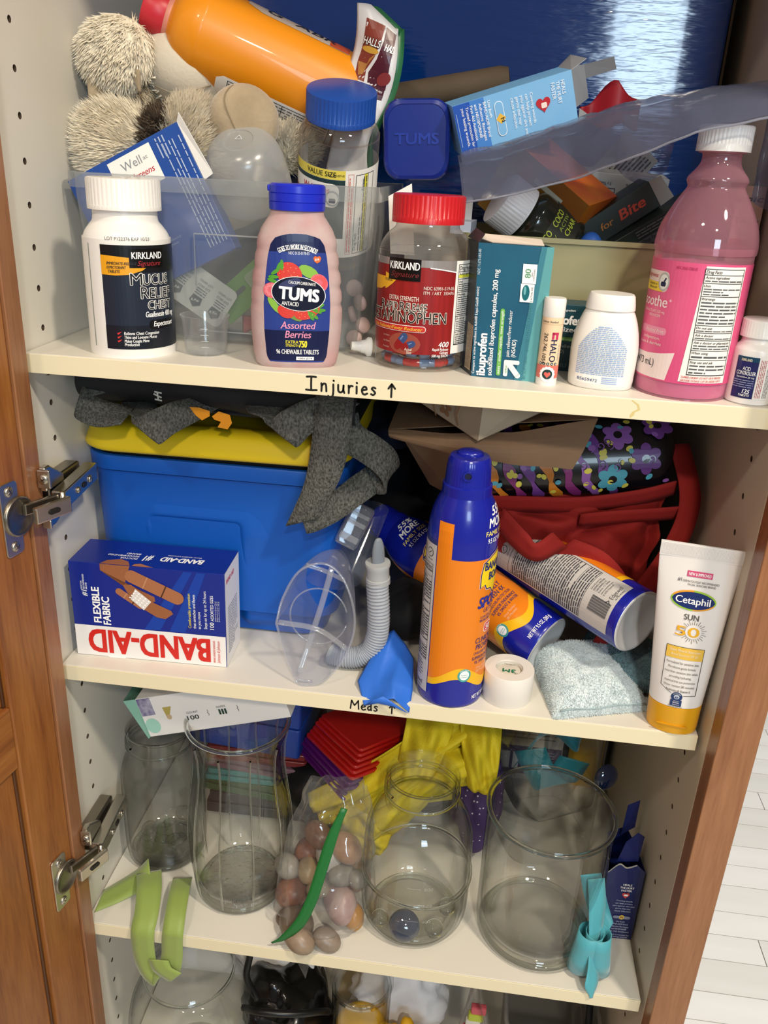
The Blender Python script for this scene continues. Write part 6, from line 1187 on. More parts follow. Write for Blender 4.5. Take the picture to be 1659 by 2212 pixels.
# floral roll
t = thing('floral_bag', 'rolled glossy black bag printed with purple scrolls and yellow dots, above the red fabric', 'fabric bag', (.3720, .150, 1.1500)); rr_ = .036
axf = Vec((.175, .01, .022)).normalized(); t.rotation_euler = frame_rot(axf, Vec((-.1, -1, .35)))
fm = mat('#0e0c12', .3, coat=.3); obj('rolled_bag', lathe(sprof([(.020, -.005), (.034, .004), (.036, .03), (.0375, .08), (.038, .13), (.035, .170), (.022, .182)], 4), 40, sy=.85), fm, t, True)
S0 = S_cyl(lambda v: .0372)
def S(u, v, off=0): q_ = S0(u, v, off + .001); return Vec((q_.x, q_.y * .86, q_.z))
S.curved = True; p = Print(S, .004); Rf = random.Random(12); pu, pu2, ye2, te, or2, mg2 = mat('#6b3a86', .4), mat('#8d5aa6', .4), mat('#d8cc50', .4), mat('#4fa0b4', .4), mat('#c87a24', .4), mat('#7c2a6a', .4)
for k in range(7): v0 = -.012 + .017 * k; p.poly([(-.042 + .084 * j / 12, v0 + .030 * j / 12 + .0025 * sin(j * 1.3 + k)) for j in range(13)] + [(.042 - .084 * j / 12, v0 + .038 - .030 * j / 12 + .0025 * sin(j * 1.7)) for j in range(13)], (or2, mg2, pu, or2, mg2, pu2, pu)[k], .0003)
for cu, cv, cm_ in ((.004, .152, pu), (-.020, .128, pu2), (.022, .122, te), (-.028, .165, pu)):
    for k in range(6): a = k * pi / 3; p.ell(cu + .0085 * cos(a), cv + .0085 * sin(a), .0062, .0050, cm_, .0004 + .00004 * k, 16, a)
    p.ell(cu, cv, .004, .004, fm, .0007, 12)
for k in range(3): p.ell(-.010 - .006 * k, .080 + .010 * k, .005, .0045, te, .0005, 16).ell(-.010 - .006 * k, .080 + .010 * k, .0022, .002, fm, .0007, 10)
for k in range(60): u, v = Rf.uniform(-.040, .036), Rf.uniform(.005, .172); p.ell(u, v, Rf.uniform(.0022, .0038), Rf.uniform(.0018, .0030), Rf.choice((ye2, ye2, ye2, te, pu2)), .0007, 12, Rf.uniform(0, 3))
for k in range(10): u, v = Rf.uniform(-.03, .03), Rf.uniform(.09, .17); p.line([(u + .004 * cos(j * .7) * (1 - j / 12), v + .004 * sin(j * .7) * (1 - j / 12)) for j in range(10)], .0008, (fm, pu2)[k % 2], .0009)
p.done(t, 'printed_pattern')
# brown paper bags
k1 = mat('#8d6f52', .7, bump=(40, .25), var=('#80634a', 10)); k2 = mat('#a5927a', .7, bump=(40, .2), var=('#9a8770', 10)); k3 = mat('#5c4632', .7)
t = thing('paper_bag', 'flattened brown paper bag jutting out above the upright spray can', 'paper bag', (.37, .1, 1.19)); og = Vec((.37, .1, 1.19)); MG = lambda vf: ([Vec(v) - og for v in vf[0]], vf[1])
P4 = [(.2900, .085, 1.1900), (.4510, .085, 1.1780), (.4720, .100, 1.2180), (.4000, .290, 1.215), (.3150, .30, 1.205)]
def kb(a, b): top = lerp([(.2880, .090, 1.1960), (.34, .078, 1.2000), (.40, .078, 1.2060), (.4700, .095, 1.2190)], a); bot = lerp([(.2905, .088, 1.1900), (.34, .072, 1.1850), (.40, .068, 1.1800), (.4520, .075, 1.1780)], a); p = top.lerp(bot, b); return p + Vec((0, -.006 * sin(pi * b), .0015 * nz((a * 4, b * 4, 3), 1)))
obj('front_fold', MG(grid(kb, 20, 8)), k1, t, False, solid=.0008)
obj('side_gusset', MG(([(.4520, .075, 1.1780), (.4700, .095, 1.2190), (.4780, .140, 1.2150), (.4640, .125, 1.1860), (.4560, .100, 1.1900)], [[0, 1, 4], [1, 2, 4], [2, 3, 4], [3, 0, 4]])), k3, t, solid=.0006)
obj('top_panel', MG(([(.2880, .090, 1.1960), (.4700, .095, 1.2190), (.45, .32, 1.222), (.29, .32, 1.205)], [[0, 1, 2, 3]])), k1, t, solid=.0008)
obj('lower_panel', MG(([(.2905, .090, 1.1885), (.4500, .078, 1.1765), (.44, .30, 1.165), (.30, .30, 1.165)], [[0, 1, 2, 3]])), k1, t, solid=.0008)
obj('hanging_flap', MG(([(.2950, .120, 1.1860), (.3900, .115, 1.1790), (.355, .165, 1.105), (.325, .168, 1.118)], [[0, 1, 2, 3]])), k1, t, solid=.0008)
t = thing('paper_bag', 'paler paper bag stamped with a brown flower, folded to a corner under the top shelf', 'paper bag', (.36, .1, 1.225)); og = Vec((.36, .1, 1.225))
obj('front_panel', MG(([(.2850, .120, 1.2320), (.3680, .062, 1.2010), (.3700, .075, 1.2350), (.3000, .130, 1.243)], [[0, 1, 2, 3]])), k2, t, solid=.0008)
obj('side_panel', MG(([(.3680, .062, 1.2010), (.4300, .110, 1.2220), (.4250, .125, 1.2380), (.3700, .075, 1.2350)], [[0, 1, 2, 3]])), mat('#bfae96', .7), t, solid=.0008)
obj('under_panel', MG(([(.2850, .120, 1.2315), (.3680, .062, 1.2008), (.4300, .110, 1.2215), (.40, .25, 1.23), (.30, .25, 1.235)], [[0, 1, 2, 3, 4]])), k2, t, solid=.0008)
n_ = (Vec((.3680, .062, 1.2010)) - Vec((.2850, .120, 1.2320))).normalized(); up_ = Vec((.0, .06, 1)).normalized(); q = Print(S_flat(Vec((.338, .0815, 1.2225)) - og, n_, up_, n_.cross(up_)))
for k in range(5): a = 2 * pi * k / 5 + .3; q.ell(.0045 * cos(a), .0045 * sin(a), .0030, .0022, mat('#7d5a3e', .6), .0008, 12, a)
q.ell(0, 0, .0012, .0012, k2, .001).line([(.016, .010), (.013, 0), (.016, -.008)], .0016, mat('#8a6a4e', .6), .0008).line([(-.018, .006), (-.014, -.003), (-.010, -.012)], .0014, mat('#8a6a4e', .6), .0008).done(t, 'flower_print')
# ================================================================ LOWER SHELF OF GLASS
rgl = glass('#f4f8f4'); gcl = gl2('#434e46', .993, .055); ggr = gl2('#435046', .945, .055, .03)
def hollow(outer, th_, base):
    """closed glass vessel profile from the outer profile (bottom to top)"""
    inn = [(max(.0005, r - th_), max(z, base)) for r, z in outer if z >= base]
    return [(.0003, outer[0][1])] + outer + [(outer[-1][0] - th_ / 2, outer[-1][1] + th_ * .45)] + list(reversed(inn)) + [(.0003, base)]
def vessel(name, parent, outer, th_, base, m, n=72, sm=3, fl=None, **k):
    pr = sprof(outer, sm); vf = lathe(hollow(pr, th_, base), n, caps=False)
    if fl: vf = ([fl(Vec(p)) for p in vf[0]], vf[1])
    return obj(name, vf, m, parent, True, **k)
def puck(parent, r, h, m=None, n=64):
    obj('thick_base', lathe([(.0003, h * .9), (r * .80, h * .9), (r * .93, h), (r, h * .6)], n, caps=False), m or gcl, parent, True)
    obj('base_ring', tube([(r * cos(2 * pi * k / n), r * sin(2 * pi * k / n), .0035) for k in range(n)], .0026, 8, closed=True), rgl, parent, True)
    obj('base_ring', tube([(r * .86 * cos(2 * pi * k / n), r * .86 * sin(2 * pi * k / n), h * .95) for k in range(n)], .0010, 8, closed=True), rgl, parent, True)
def thread(parent, m, r, z, turns=1.6, pitch=.0065): obj('screw_thread', tube([(r * cos(a), r * sin(a), z + pitch * a / (2 * pi)) for a in [2 * pi * turns * k / 70 for k in range(71)]], .0015, 8, caps=False), rgl, parent, True)
# --- preserving jar at the left
t = thing('preserving_jar', 'greenish glass preserving jar standing in the left corner behind the green ribbon', 'jar', (.0480, .106, Z3), (0, 0, .3))
mo = [(.0390, 0), (.0420, .002), (.0445, .008), (.0460, .030), (.0460, .105), (.0450, .118), (.0415, .132), (.0380, .140), (.0366, .146), (.0366, .171), (.0372, .173)]
vessel('jar_wall', t, mo, .0032, .006, ggr); thread(t, ggr, .0368, .151); puck(t, .0385, .0055, ggr)
obj('embossed_oval', tube([(.0462 * sin(.52 * cos(a) + .3), -.0462 * cos(.52 * cos(a) + .3), .060 + .036 * sin(a)) for a in [2 * pi * k / 48 for k in range(48)]], .0008, 6, closed=True), ggr, t, True)
Rj = random.Random(4)
def gem(loc, r, m, label, grp, tilt=(0, 0, 0), cat='glass gem'):
    o = obj('glass_gem', lathe([(.0001, -.28), (.75, -.28), (.98, -.08), (1, .02), (.9, .22), (.6, .42), (.0001, .5)], 24), m, None, True, loc, tilt); o.scale = (r, r, r); return tag(o, label, cat, grp)
for k in range(12): a = k * 2.4; rr2 = .033 * math.sqrt((k + .5) / 12); gem((.0480 + rr2 * cos(a), .106 + rr2 * sin(a), Z3 + .0125 + .006 * (k % 3)), .0095, ggr, 'clear glass gem lying in the greenish preserving jar', 'gems in the preserving jar', (Rj.uniform(-.5, .5), Rj.uniform(-.5, .5), 0))
# --- fluted vase
t = thing('fluted_vase', 'tall clear fluted glass vase with flared rim, between the preserving jar and the pebbles', 'vase', (.1490, .0690, Z3))
vo = [(.0440, 0), (.0485, .003), (.0515, .012), (.0550, .040), (.0565, .075), (.0545, .110), (.0500, .145), (.0472, .170), (.0480, .195), (.0515, .212), (.0540, .220)]
def flut(p):
    r = math.hypot(p.x, p.y)
    if r < 1e-3: return p
    a = math.atan2(p.y, p.x); k = .0017 * abs(cos(4 * a + .4)) ** .6 * sst(.008, .03, p.z) * sst(.215, .19, p.z); return Vec((p.x * (1 - k / r), p.y * (1 - k / r), p.z))
vessel('vase_wall', t, vo, .0036, .014, gcl, 128, 3, flut)
obj('rim_bead', tube([(.0525 * cos(2 * pi * k / 64), .0525 * sin(2 * pi * k / 64), .2215) for k in range(64)], .0024, 8, closed=True), rgl, t, True)
puck(t, .0450, .0130, gl2('#77827a', .985, .12, .03, (150, 1.2)))
fz = prf(vo)
for k in range(10):
    a = 2 * pi * k / 10 + .2; obj('flute_ridge', tube([((fz(z) + .0004) * cos(a), (fz(z) + .0004) * sin(a), z) for z in [.012 + .196 * j / 26 for j in range(27)]], .0011, 6, caps=False), rgl, t, True)
# --- big jar with gems
t = thing('storage_jar', 'large clear glass jar with threaded mouth, standing between the pebbles and the cylinder vase', 'jar', (.3450, .0620, Z3), (0, 0, .1))
jo = [(.0440, 0), (.0500, .0025), (.0560, .012), (.0580, .028), (.0580, .062), (.0590, .066), (.0580, .070), (.0575, .100), (.0555, .122), (.0500, .138), (.0425, .148), (.0385, .153), (.0378, .158), (.0378, .186), (.0385, .188)]
vessel('jar_wall', t, jo, .0034, .008, gcl, 80, 3, lambda p: Vec((p.x * (1.0), p.y, p.z))); thread(t, gcl, .0382, .164); puck(t, .046, .007)
obj('moulded_line', tube([(.0585 * cos(2 * pi * k / 72), .0585 * sin(2 * pi * k / 72), .066 + .003 * sin(4 * pi * k / 72)) for k in range(72)], .0016, 8, closed=True), rgl, t, True)
q = Print(S_cyl(lambda v: .0583)); gm2 = film('#ffffff', .25, .1)
for k, s in enumerate(('400', '600', '800')): q.text(s, .010, .046 + .022 * k, .0035, gm2, 'C', .009).rect(-.012, .002, .0475 + .022 * k, .0482 + .022 * k, gm2)
q.done(t, 'embossed_scale')
dkb = mat('#1c2c48', .06, coat=.8, spec=.7)
gem((.3385, .0180, Z3 + .0245), .0165, dkb, 'large dark blue glass gem at the bottom of the big jar', 'gems in the big jar', (rad(52), 0, 0))
for k, (x, y, r) in enumerate(((.3110, .0330, .0095), (.3700, .0290, .0100), (.3820, .0600, .0095))): gem((x, y, Z3 + .0135), r, rgl, ('clear glass gem at the left of the dark blue gem', 'clear glass gem at the right of the dark blue gem', 'clear glass gem against the right wall of the big jar')[k], 'gems in the big jar', (rad(30), 0, 0))
# --- bag of pebbles
st = [(.2501, .0612, .7189, .0145), (.2674, .0653, .7283, .0175), (.2282, .0528, .7018, .0125), (.2659, .0504, .7045, .0145), (.2135, .0408, .6804, .0175), (.2682, .0348, .6809, .0195), (.2245, .0120, .6681, .0175), (.2434, .0432, .6894, .0130), (.2833, .0276, .6729, .0130), (.2055, .0552, .7017, .0145), (.2320, -.0060, .6674, .0155), (.2600, .0000, .6650, .0130), (.2836, .0480, .7039, .0120), (.2361, .0720, .7341, .0150), (.2150, .0220, .6640, .0120), (.2400, .0850, .6700, .0180), (.2750, .0850, .6700, .0180), (.2080, .0830, .6700, .0160), (.2500, .0750, .6980, .0160), (.2250, .0780, .7050, .0150)]
PC = [('#b9b3a8', '#a8a298', 'whitish grey'), ('#b58a64', '#a3775a', 'tan'), ('#a8906c', '#9a8362', 'small tan'), ('#8f8678', '#7f776a', 'grey'), ('#8f5f48', '#6f4638', 'reddish brown'), ('#b79a92', '#a5837e', 'large pinkish'), ('#7a6c5c', '#6a5d4f', 'dark grey-brown'), ('#9a8d78', '#8a7e6a', 'small beige'), ('#b5803c', '#a0702f', 'orange'), ('#9c948a', '#8c847a', 'pale grey'), ('#94806c', '#84705e', 'tan-grey'), ('#8f7f70', '#7f7062', 'brownish'), ('#8a8276', '#7a7268', 'little grey'), ('#7a5a48', '#6a4c3c', 'dark brown'), ('#6a584a', '#5a4a3e', 'small dark brown')]
Rp = random.Random(6)
for k, (x, y, z, r) in enumerate(st):
    c1, c2, nm = PC[k % 15]; sx, sy, sz = Rp.uniform(1.05, 1.3), Rp.uniform(.85, 1.05), Rp.uniform(.72, .9); v, f = ellip((0, 0, 0), (r * sx, r * sy, r * sz), 22, 14)
    v = [Vec(p) * (1 + .10 * nz(p, 60, k * 3.1)) for p in v]
    o = obj('pebble', (v, f), mat(c1, .35, var=(c2, 90), bump=(300, .05)), None, True, (x, y, max(z, Z3 + r * sz * .9)), (Rp.uniform(-.6, .6), Rp.uniform(-.6, .6), Rp.uniform(0, 3)))
    pos = ('upper', 'upper right', 'upper left', 'right', 'left', 'front', 'lower left', 'middle', 'lower right', 'far left', 'lowest', 'lower', 'far right', 'topmost', 'bottom left', 'hindmost', 'hindmost right', 'hindmost left', 'inner', 'inner left')[k]
    tag(o, f'{nm} rounded pebble, {pos} one in the clear zip bag', 'pebble', 'pebbles in the zip bag')
t = thing('zip_bag', 'clear zip bag with green zipper strip, full of pebbles', 'zip bag', (.245, .03, Z3)); oz = Vec((.245, .03, Z3))
def zb(a, b):
    th_ = 2 * pi * a; z = .001 + .165 * b; cx, cy = .246 + .012 * b, .040 + .020 * b; w1 = .052 * (1 - .45 * b ** 2.2) * (.75 + .25 * sst(0, .15, b)); d1 = .056 * (1 - .85 * b ** 1.2) * (.7 + .3 * sst(0, .15, b)); p = Vec((cx + w1 * cos(th_), cy + d1 * sin(th_), Z3 + z)); n3 = nz(p, 60, 2) * .005 + .0025 * sin(th_ * 9 + b * 8); return p + Vec((cos(th_), sin(th_), 0)) * n3 - oz
zf = film('#eef0f2', .05, .06, .06, .35, (50, .4)); obj('bag_film', grid(zb, 72, 36, True), zf, t, True)
obj('bag_corner', ([Vec(p) - oz for p in ((.2140, -.0080, .672), (.2640, -.0060, .668), (.2420, -.0210, .630), (.232, -.0170, .648), (.246, -.0150, .652))], [[0, 3, 4, 1], [3, 2, 4]]), zf, t, True)
zg = mat('#1c6a30', .4, bump=(300, .2, (1, 1, .05))); obj('zipper', ribbon([Vec(p) - oz for p in ((.2040, -.012, .6640), (.2160, -.013, .6740), (.2330, -.011, .6960), (.2440, -.003, .7230), (.2520, .008, .7560), (.2600, .020, .7880), (.2690, .030, .8140))], [Vec(v) for v in ((.8, 0, -.5), (.8, 0, -.5), (.85, 0, -.45), (.95, 0, -.3), (1, 0, -.2), (1, 0, -.2), (1, .1, -.3))], lambda s: .002 + .0095 * sst(0, .35, s) * (1 - .5 * sst(.75, 1, s))), zg, t, True, solid=.0008)
obj('bag_top', grid(lambda a, b: Vec((.2400 + .030 * b + .030 * a, .000 + .045 * b + .01 * a, .7000 + .110 * b - .030 * a * b)) + Vec((0, .004, 0)) * nz((a * 4, b * 6, 1), 1) - oz, 14, 20), zf, t, True)
# --- cylinder vase with a second glass leaning in it
t = thing('cylinder_vase', 'wide clear glass cylinder vase standing at the right of the lower shelf', 'vase', (.4780, .0640, Z3))
vessel('vase_wall', t, [(.0560, 0), (.0610, .002), (.0632, .007), (.0640, .030), (.0645, .090), (.0650, .150), (.0655, .160)], .0036, .016, gcl, 96)
obj('rim_bead', tube([(.0640 * cos(2 * pi * k / 72), .0640 * sin(2 * pi * k / 72), .161) for k in range(72)], .0026, 8, closed=True), rgl, t, True)
puck(t, .0570, .0150)
t = thing('square_vase', 'rounded square glass vase propped up behind the cylinder vase, holding a teal ribbon', 'vase', (.4900, .2080, Z3), (rad(4), rad(-3), .35))
so = [(.048, 0), (.052, .003), (.054, .012), (.0545, .150), (.0560, .200), (.0575, .214)]
vf = lathe(hollow(sprof(so, 2), .0040, .014), 72, caps=False, sq=4.0); obj('vase_wall', vf, gcl, t, True, auto=60)
tl = mat('#187886', .5, sheen=.3, bump=(500, .1)); og2 = Vec((.485, .17, .80)); MR = lambda vf: ([Vec(v) - og2 for v in vf[0]], vf[1])
t = thing('teal_ribbon', 'teal ribbon loop inside the rounded square glass vase', 'ribbon', og2 + Vec((0, .030, -.016)))
obj('loop', MR(ribbon([(.455, .150, .800), (.470, .155, .830), (.490, .165, .845), (.510, .160, .828), (.520, .170, .835), (.528, .185, .845)], [Vec(v) for v in ((.6, .2, .8), (.5, .2, .9), (.2, .1, 1), (-.3, .2, 1), (0, .3, 1), (.2, .4, 1))], .034, 8)), tl, t, True, solid=.0006)
obj('tail', MR(ribbon([(.462, .148, .815), (.475, .146, .790), (.492, .146, .768), (.505, .148, .785), (.515, .152, .805)], [Vec(v) for v in ((1, 0, .3), (1, 0, .4), (.9, 0, .5), (.9, 0, -.3), (1, 0, -.2))], .036, 8)), tl, t, True, solid=.0006)
gem((.5400, .1250, .7180 + .097), .015, mat('#141c34', .06, coat=.8), 'dark blue glass gem stuck near the right rim of the cylinder vase', None, (rad(80), 0, rad(30)))
# --- teal bow
og2 = Vec((.533, .02, Z3)); t = thing('teal_bow', 'pale teal ribbon bow standing at the right front edge of the lower shelf', 'ribbon', og2); tb2 = mat('#4ea6b4', .5, sheen=.3, bump=(500, .1))
def lp_(cx, cy, w_, d): return [(cx, cy, .0), (cx - w_, cy - d * .6, .004), (cx - w_ * 1.05, cy - d, .030), (cx - w_ * .1, cy - d * .7, .046), (cx + w_ * .3, cy + .005, .075), (cx + .004, cy + .010, .105)]
for dx, w_, s in ((.000, .011, 1), (.014, -.012, -1)):
    L_ = [Vec((.5240 + (.013 if s < 0 else 0), .012, Z3 + .034)) + Vec((.0125 * cos(a), .012 * sin(a), 0)) for a in [pi * 2 * k / 10 for k in range(11)]]
    obj('loop', MR(ribbon(L_, (.12 * s, 0, 1), .050, 6)), tb2, t, True, solid=.0006)
obj('tail', MR(ribbon([(.526, .030, Z3 + .110), (.530, .024, Z3 + .085), (.5315, .014, Z3 + .055), (.531, .002, Z3 + .030), (.531, -.010, Z3 + .012), (.532, -.0145, Z3 - .002)], [Vec(v) for v in ((1, .3, 0), (1, .3, 0), (.8, .6, 0), (.6, .8, 0), (.8, .5, 0), (.9, .3, 0))], lambda s: .018 * (1 - .8 * sst(.75, 1, s)), 8)), tb2, t, True, solid=.0006)
obj('tail', MR(ribbon([(.520, .030, Z3 + .115), (.527, .034, Z3 + .090), (.536, .030, Z3 + .066), (.545, .020, Z3 + .052)], [Vec(v) for v in ((1, .3, 0), (.9, .3, .3), (.7, .3, .6), (.4, .3, .9))], .022, 8)), tb2, t, True, solid=.0006)
# --- torn bandage box
t = thing('torn_bandage_box', 'torn open dark blue bandage box standing against the right wall', 'box', (.5480, .0600, Z3), (0, 0, rad(2)))
tbm = mat('#16215c', .35, coat=.2); H2 = .098
vv = [(0, 0, 0), (.0335, 0, 0), (.0335, .040, 0), (0, .040, 0), (-.004, 0, .092), (.006, 0, .104), (.014, 0, .100), (.024, .001, .104), (.0335, 0, .096), (.0335, .040, .090), (.018, .040, .118), (0, .040, .108)]
obj('carton_body', (vv, [[0, 1, 8, 7, 6, 5, 4], [1, 2, 9, 8], [2, 3, 11, 10, 9], [3, 0, 4, 11], [3, 2, 1, 0]]), tbm, t, solid=.0006)
obj('torn_flap', ([(.004, .004, .103), (.010, .006, .128), (.022, .010, .138), (.030, .014, .130), (.026, .006, .104)], [[0, 1, 2, 3, 4]]), tbm, t, solid=.0006); obj('torn_flap', ([(.012, .034, .112), (.014, .036, .150), (.026, .038, .156), (.026, .038, .120)], [[0, 1, 2, 3]]), tbm, t, solid=.0006); obj('torn_edge', ribbon([(-.004, -.0006, .092), (.006, -.0006, .104), (.014, -.0006, .100), (.024, 0, .104)], (0, 0, 1), .002), mat('#a8a39a', .7), t)
q = Print(S_flat((0, -.0005, 0), (1, 0, 0), (0, 0, 1), (0, -1, 0)))
for k, s in enumerate(('HEALS', 'THE HURT', 'FASTER')): q.text(s, .0185, .0760 - .0040 * k, .0026, wht, 'C', .0018 * len(s), .012)
q.poly([(.0185 + .00030 * 16 * sin(k * .251) ** 3 * .8, .0628 + .00028 * (13 * cos(k * .251) - 5 * cos(2 * k * .251) - 2 * cos(3 * k * .251) - cos(4 * k * .251))) for k in range(25)], mat('#c8453c', .4), .0004).rect(.0165, .0208, .0620, .0642, wht, .0006, .0009)
for k, s in enumerate(('Covering wounds', 'can help protect', 'you against dirt and', 'germs that may', 'cause infection')): q.text(s, .0185, .0540 - .0036 * k, .0020, mat('#c3cbe6', .4), 'C', .00112 * len(s))
q.rect(.0100, .0280, .0295, .0335, mat('#8a90a8', .4), .0004, .0019).ell(.019, .0318, .0026, .0032, mat('#e8c25c', .4), .0005).text('N', .019, .0305, .0026, black, 'C', .0022, .02, off=.0007)
for k, s in enumerate(('Use both', 'BAND-AID® Brand', 'Adhesive Bandages', 'and NEOSPORIN®', 'First Aid Antibiotic')): q.text(s, .0185, .0245 - .0036 * k, .0020, mat('#c3cbe6', .4), 'C', .00112 * len(s), .008 if k == 3 else 0)
for k, s in enumerate(('Trusted protection for', 'your healing wounds')): q.text(s, .0185, .0055 - .003 * k, .0018, mat('#c3cbe6', .4), 'C', .00112 * len(s))
q.done(t, 'front_print')
# --- white count-100 box lying on the vases
t = thing('white_carton', 'white carton marked COUNT 100 lying aslant on top of the jar and the vase', 'carton', (.0570, .0600, .8495), (0, rad(-17.5), rad(-1)))
obj('carton_body', box(0, .158, 0, .090, 0, .047), mat('#eeecea', .5), t, bevel=.0006); q = Print(S_flat((0, 0, 0), (1, 0, 0), (0, 0, 1), (0, -1, 0)))
q.text('COUNT', .0565, .0215, .0022, ink, 'C', .0130).text('100', .0555, .0140, .0050, mat('#1b2a22', .4), 'C', .0130, .02).text('SIZES', .0890, .0235, .0018, ink, 'C', .010)
for k in range(3): q.rect(.0850 + .0032 * k, .0872 + .0032 * k, .0150, .0215, mat('#1d4034', .4), .0004, .0009)
for u in (.073, .106): q.line([(u, .0230), (u + .001, .0210), (u - .0005, .0195), (u + .001, .0175), (u, .0160)], .0005, ink)
q.ell(.0085, .0130, .0082, .0090, mat('#a5d8c8', .4), .0003).poly([(.026, .0330), (.036, .0330), (.0300, .0205), (.0275, .0200)], mat('#b9a85a', .4)).ell(.0300, .0210, .0028, .0032, mat('#c9b08a', .4), .0004); q.done(t, 'front_print')
mg_ = mat('#8fc7b4', .5); obj('open_flap', ([(0, 0, .047), (0, 0, 0), (-.004, .002, -.003), (-.016, .004, .045)], [[0, 1, 2, 3]]), mg_, t, solid=.0006); obj('open_flap', ([(-.016, .004, .045), (-.004, .002, -.003), (-.003, .06, -.002), (-.018, .06, .046)], [[0, 1, 2, 3]]), mat('#5c8a78', .6), t, solid=.0006)
obj('paper_insert', box(.001, .016, -.0006, .02, .026, .0465), mat('#6b6690', .6, var=('#b8b4c8', 160)), t)
# --- green ribbon hanging off the shelf edge
og2 = Vec((.07, .02, Z3)); t = thing('green_ribbon', 'lime green satin ribbon looping over the left front edge of the lower shelf', 'ribbon', og2); gn = mat('#8ea24e', .5, sheen=.3, bump=(500, .1))
obj('band', MR(ribbon([(.0040, .016, Z3 + .0015), (.020, .030, Z3 + .003), (.036, .042, Z3 + .008), (.050, .048, Z3 + .018)], [Vec(v) for v in ((-.1, 1, 0), (-.25, 1, .1), (-.35, 1, .2), (-.4, .8, .5))], .030, 8)), gn, t, True, solid=.0007)
obj('loop', MR(ribbon([(.048, .050, Z3 + .016), (.058, .026, Z3 + .020), (.065, .000, Z3 + .014), (.066, -.016, Z3 + .003), (.066, -.0175, Z3 - .020), (.069, -.018, Z3 - .044), (.079, -.018, Z3 - .058), (.091, -.0175, Z3 - .050), (.0965, -.0165, Z3 - .028), (.098, -.0165, Z3 - .004), (.099, -.0150, Z3 + .008), (.097, .000, Z3 + .018), (.092, .026, Z3 + .020), (.086, .052, Z3 + .012)], [Vec(v) for v in ((1, .35, .1), (1, .3, 0), (1, 0, 0), (1, 0, 0), (1, 0, .05), (1, 0, .35), (.3, .3, 1), (1, .1, -.3), (1, 0, 0), (1, 0, 0), (1, 0, 0), (1, 0, 0), (1, .1, 0), (1, .2, 0))], lambda s: .027 - .006 * s, 8)), gn, t, True, solid=.0007)
obj('tail', MR(ribbon([(.0830, -.0200, Z3 - .030), (.0880, -.0215, Z3 - .042), (.1010, -.021, Z3 - .052)], [Vec(v) for v in ((1, 0, .1), (1, 0, .5), (.8, 0, 1))], .022, 8)), gn, t, True, solid=.0007)
# --- folded plastic table covers and bright packets behind
def packet(name, label, c, s, rz, m, n=3, gr='folded plastic covers'):
    t = thing(name, label, 'packet', c, (rad(-3), rad(2), rz), gr)
    for k in range(n): obj('fold_layer', loft([[(x + .001 * k, y, z) for x, y in rrect(s[0] - .004 * k, s[1] - .004 * k, .004, 3)] for z in (s[2] * k / n + .0003, s[2] * (k + .5) / n, s[2] * (k + 1) / n - .0006)]), m, t, True, auto=30, bevel=.0008)
    return t
rp = mat('#b81a16', .25, coat=.4, bump=(70, .25)); pp_ = mat('#5a1668', .25, coat=.4, bump=(70, .25))
packet('table_cover', 'folded purple plastic cover, lowest of the stack beside the vase', (.2640, .176, .7540), (.108, .108, .012), rad(40), pp_); packet('table_cover', 'folded purple plastic cover directly under the red ones', (.2660, .174, .7680), (.106, .106, .015), rad(41), pp_)
packet('table_cover', 'folded red plastic cover lying on the purple ones', (.2700, .168, .7860), (.100, .100, .015), rad(42), rp); packet('table_cover', 'folded red plastic cover on top of the stack', (.2730, .170, .8040), (.090, .090, .014), rad(43), rp)
for k, (c1, nm, h_) in enumerate((('#2a2a30', 'black', .030), ('#3a5a34', 'dark green', .020), ('#3f8f8f', 'teal', .016), ('#7d5a6a', 'mauve', .016), ('#7a2a2c', 'dark red', .018), ('#1b3f96', 'blue', .080))):
    z = Z3 + .001 + sum((.030, .020, .016, .016, .018, .080)[:k]); packet('party_packet', f'{nm} packet in the pile seen through the fluted vase', (.1350, .240, z), (.125, .150, h_ - .001), rad(3 * (-1) ** k), mat(c1, .35, coat=.2, bump=(60, .3)), 2, 'packets behind the vase')
yl = mat('#d8c21e', .7, bump=(420, .3)); og3 = Vec((.31, .13, .75))
t = thing('yellow_cloth', 'bright yellow fabric bunched up behind the big glass jar', 'cloth', og3 + Vec((.004, .024, -.018))); MY = lambda vf: ([Vec(v) - og3 for v in vf[0]], vf[1])
def yc(a, b):
    s = lerp([(.2160, .110, .735), (.250, .105, .742), (.285, .108, .765), (.320, .110, .805), (.355, .112, .835), (.392, .115, .842), (.4200, .120, .835)], a); e = lerp([(.2350, .150, .690), (.268, .112, .708), (.305, .112, .700), (.335, .115, .735), (.360, .118, .775), (.388, .118, .785), (.410, .12, .790)], a)
    p = s.lerp(e, b); return p + Vec((0, -.022, .010)) * sin(pi * b) * (.6 + .6 * abs(sin(a * 9 + 1 + b))) + Vec((.003, -.006, .004)) * nz((a * 9, b * 6, 2), 1)
obj('fabric', MY(grid(yc, 60, 24)), yl, t, True, solid=.0015)
def swath(pts, w_, perp, n=6, amp=.007, ph=0):
    P = spline(pts, 8); k = len(P) - 1; pv = Vec(perp).normalized()
    def f(a, b): p = P[min(k, int(round(a * k)))]; return p + pv * (b - .5) * w_(a) + Vec((.1, -1, .25)) * (amp * (sin(b * n * 2.2 + a * 5 + ph) + .4 * sin(b * n * 5 - a * 9)) * (1 - .3 * a) + .014 * sin(pi * b))
    return MY(grid(f, k, 30))
obj('fabric_swath', swath([(.392, .128, .868), (.350, .112, .840), (.305, .104, .800), (.262, .098, .765), (.222, .100, .738)], lambda a: .050 + .012 * sin(pi * a), (.55, .05, -.85)), yl, t, True, solid=.0015)
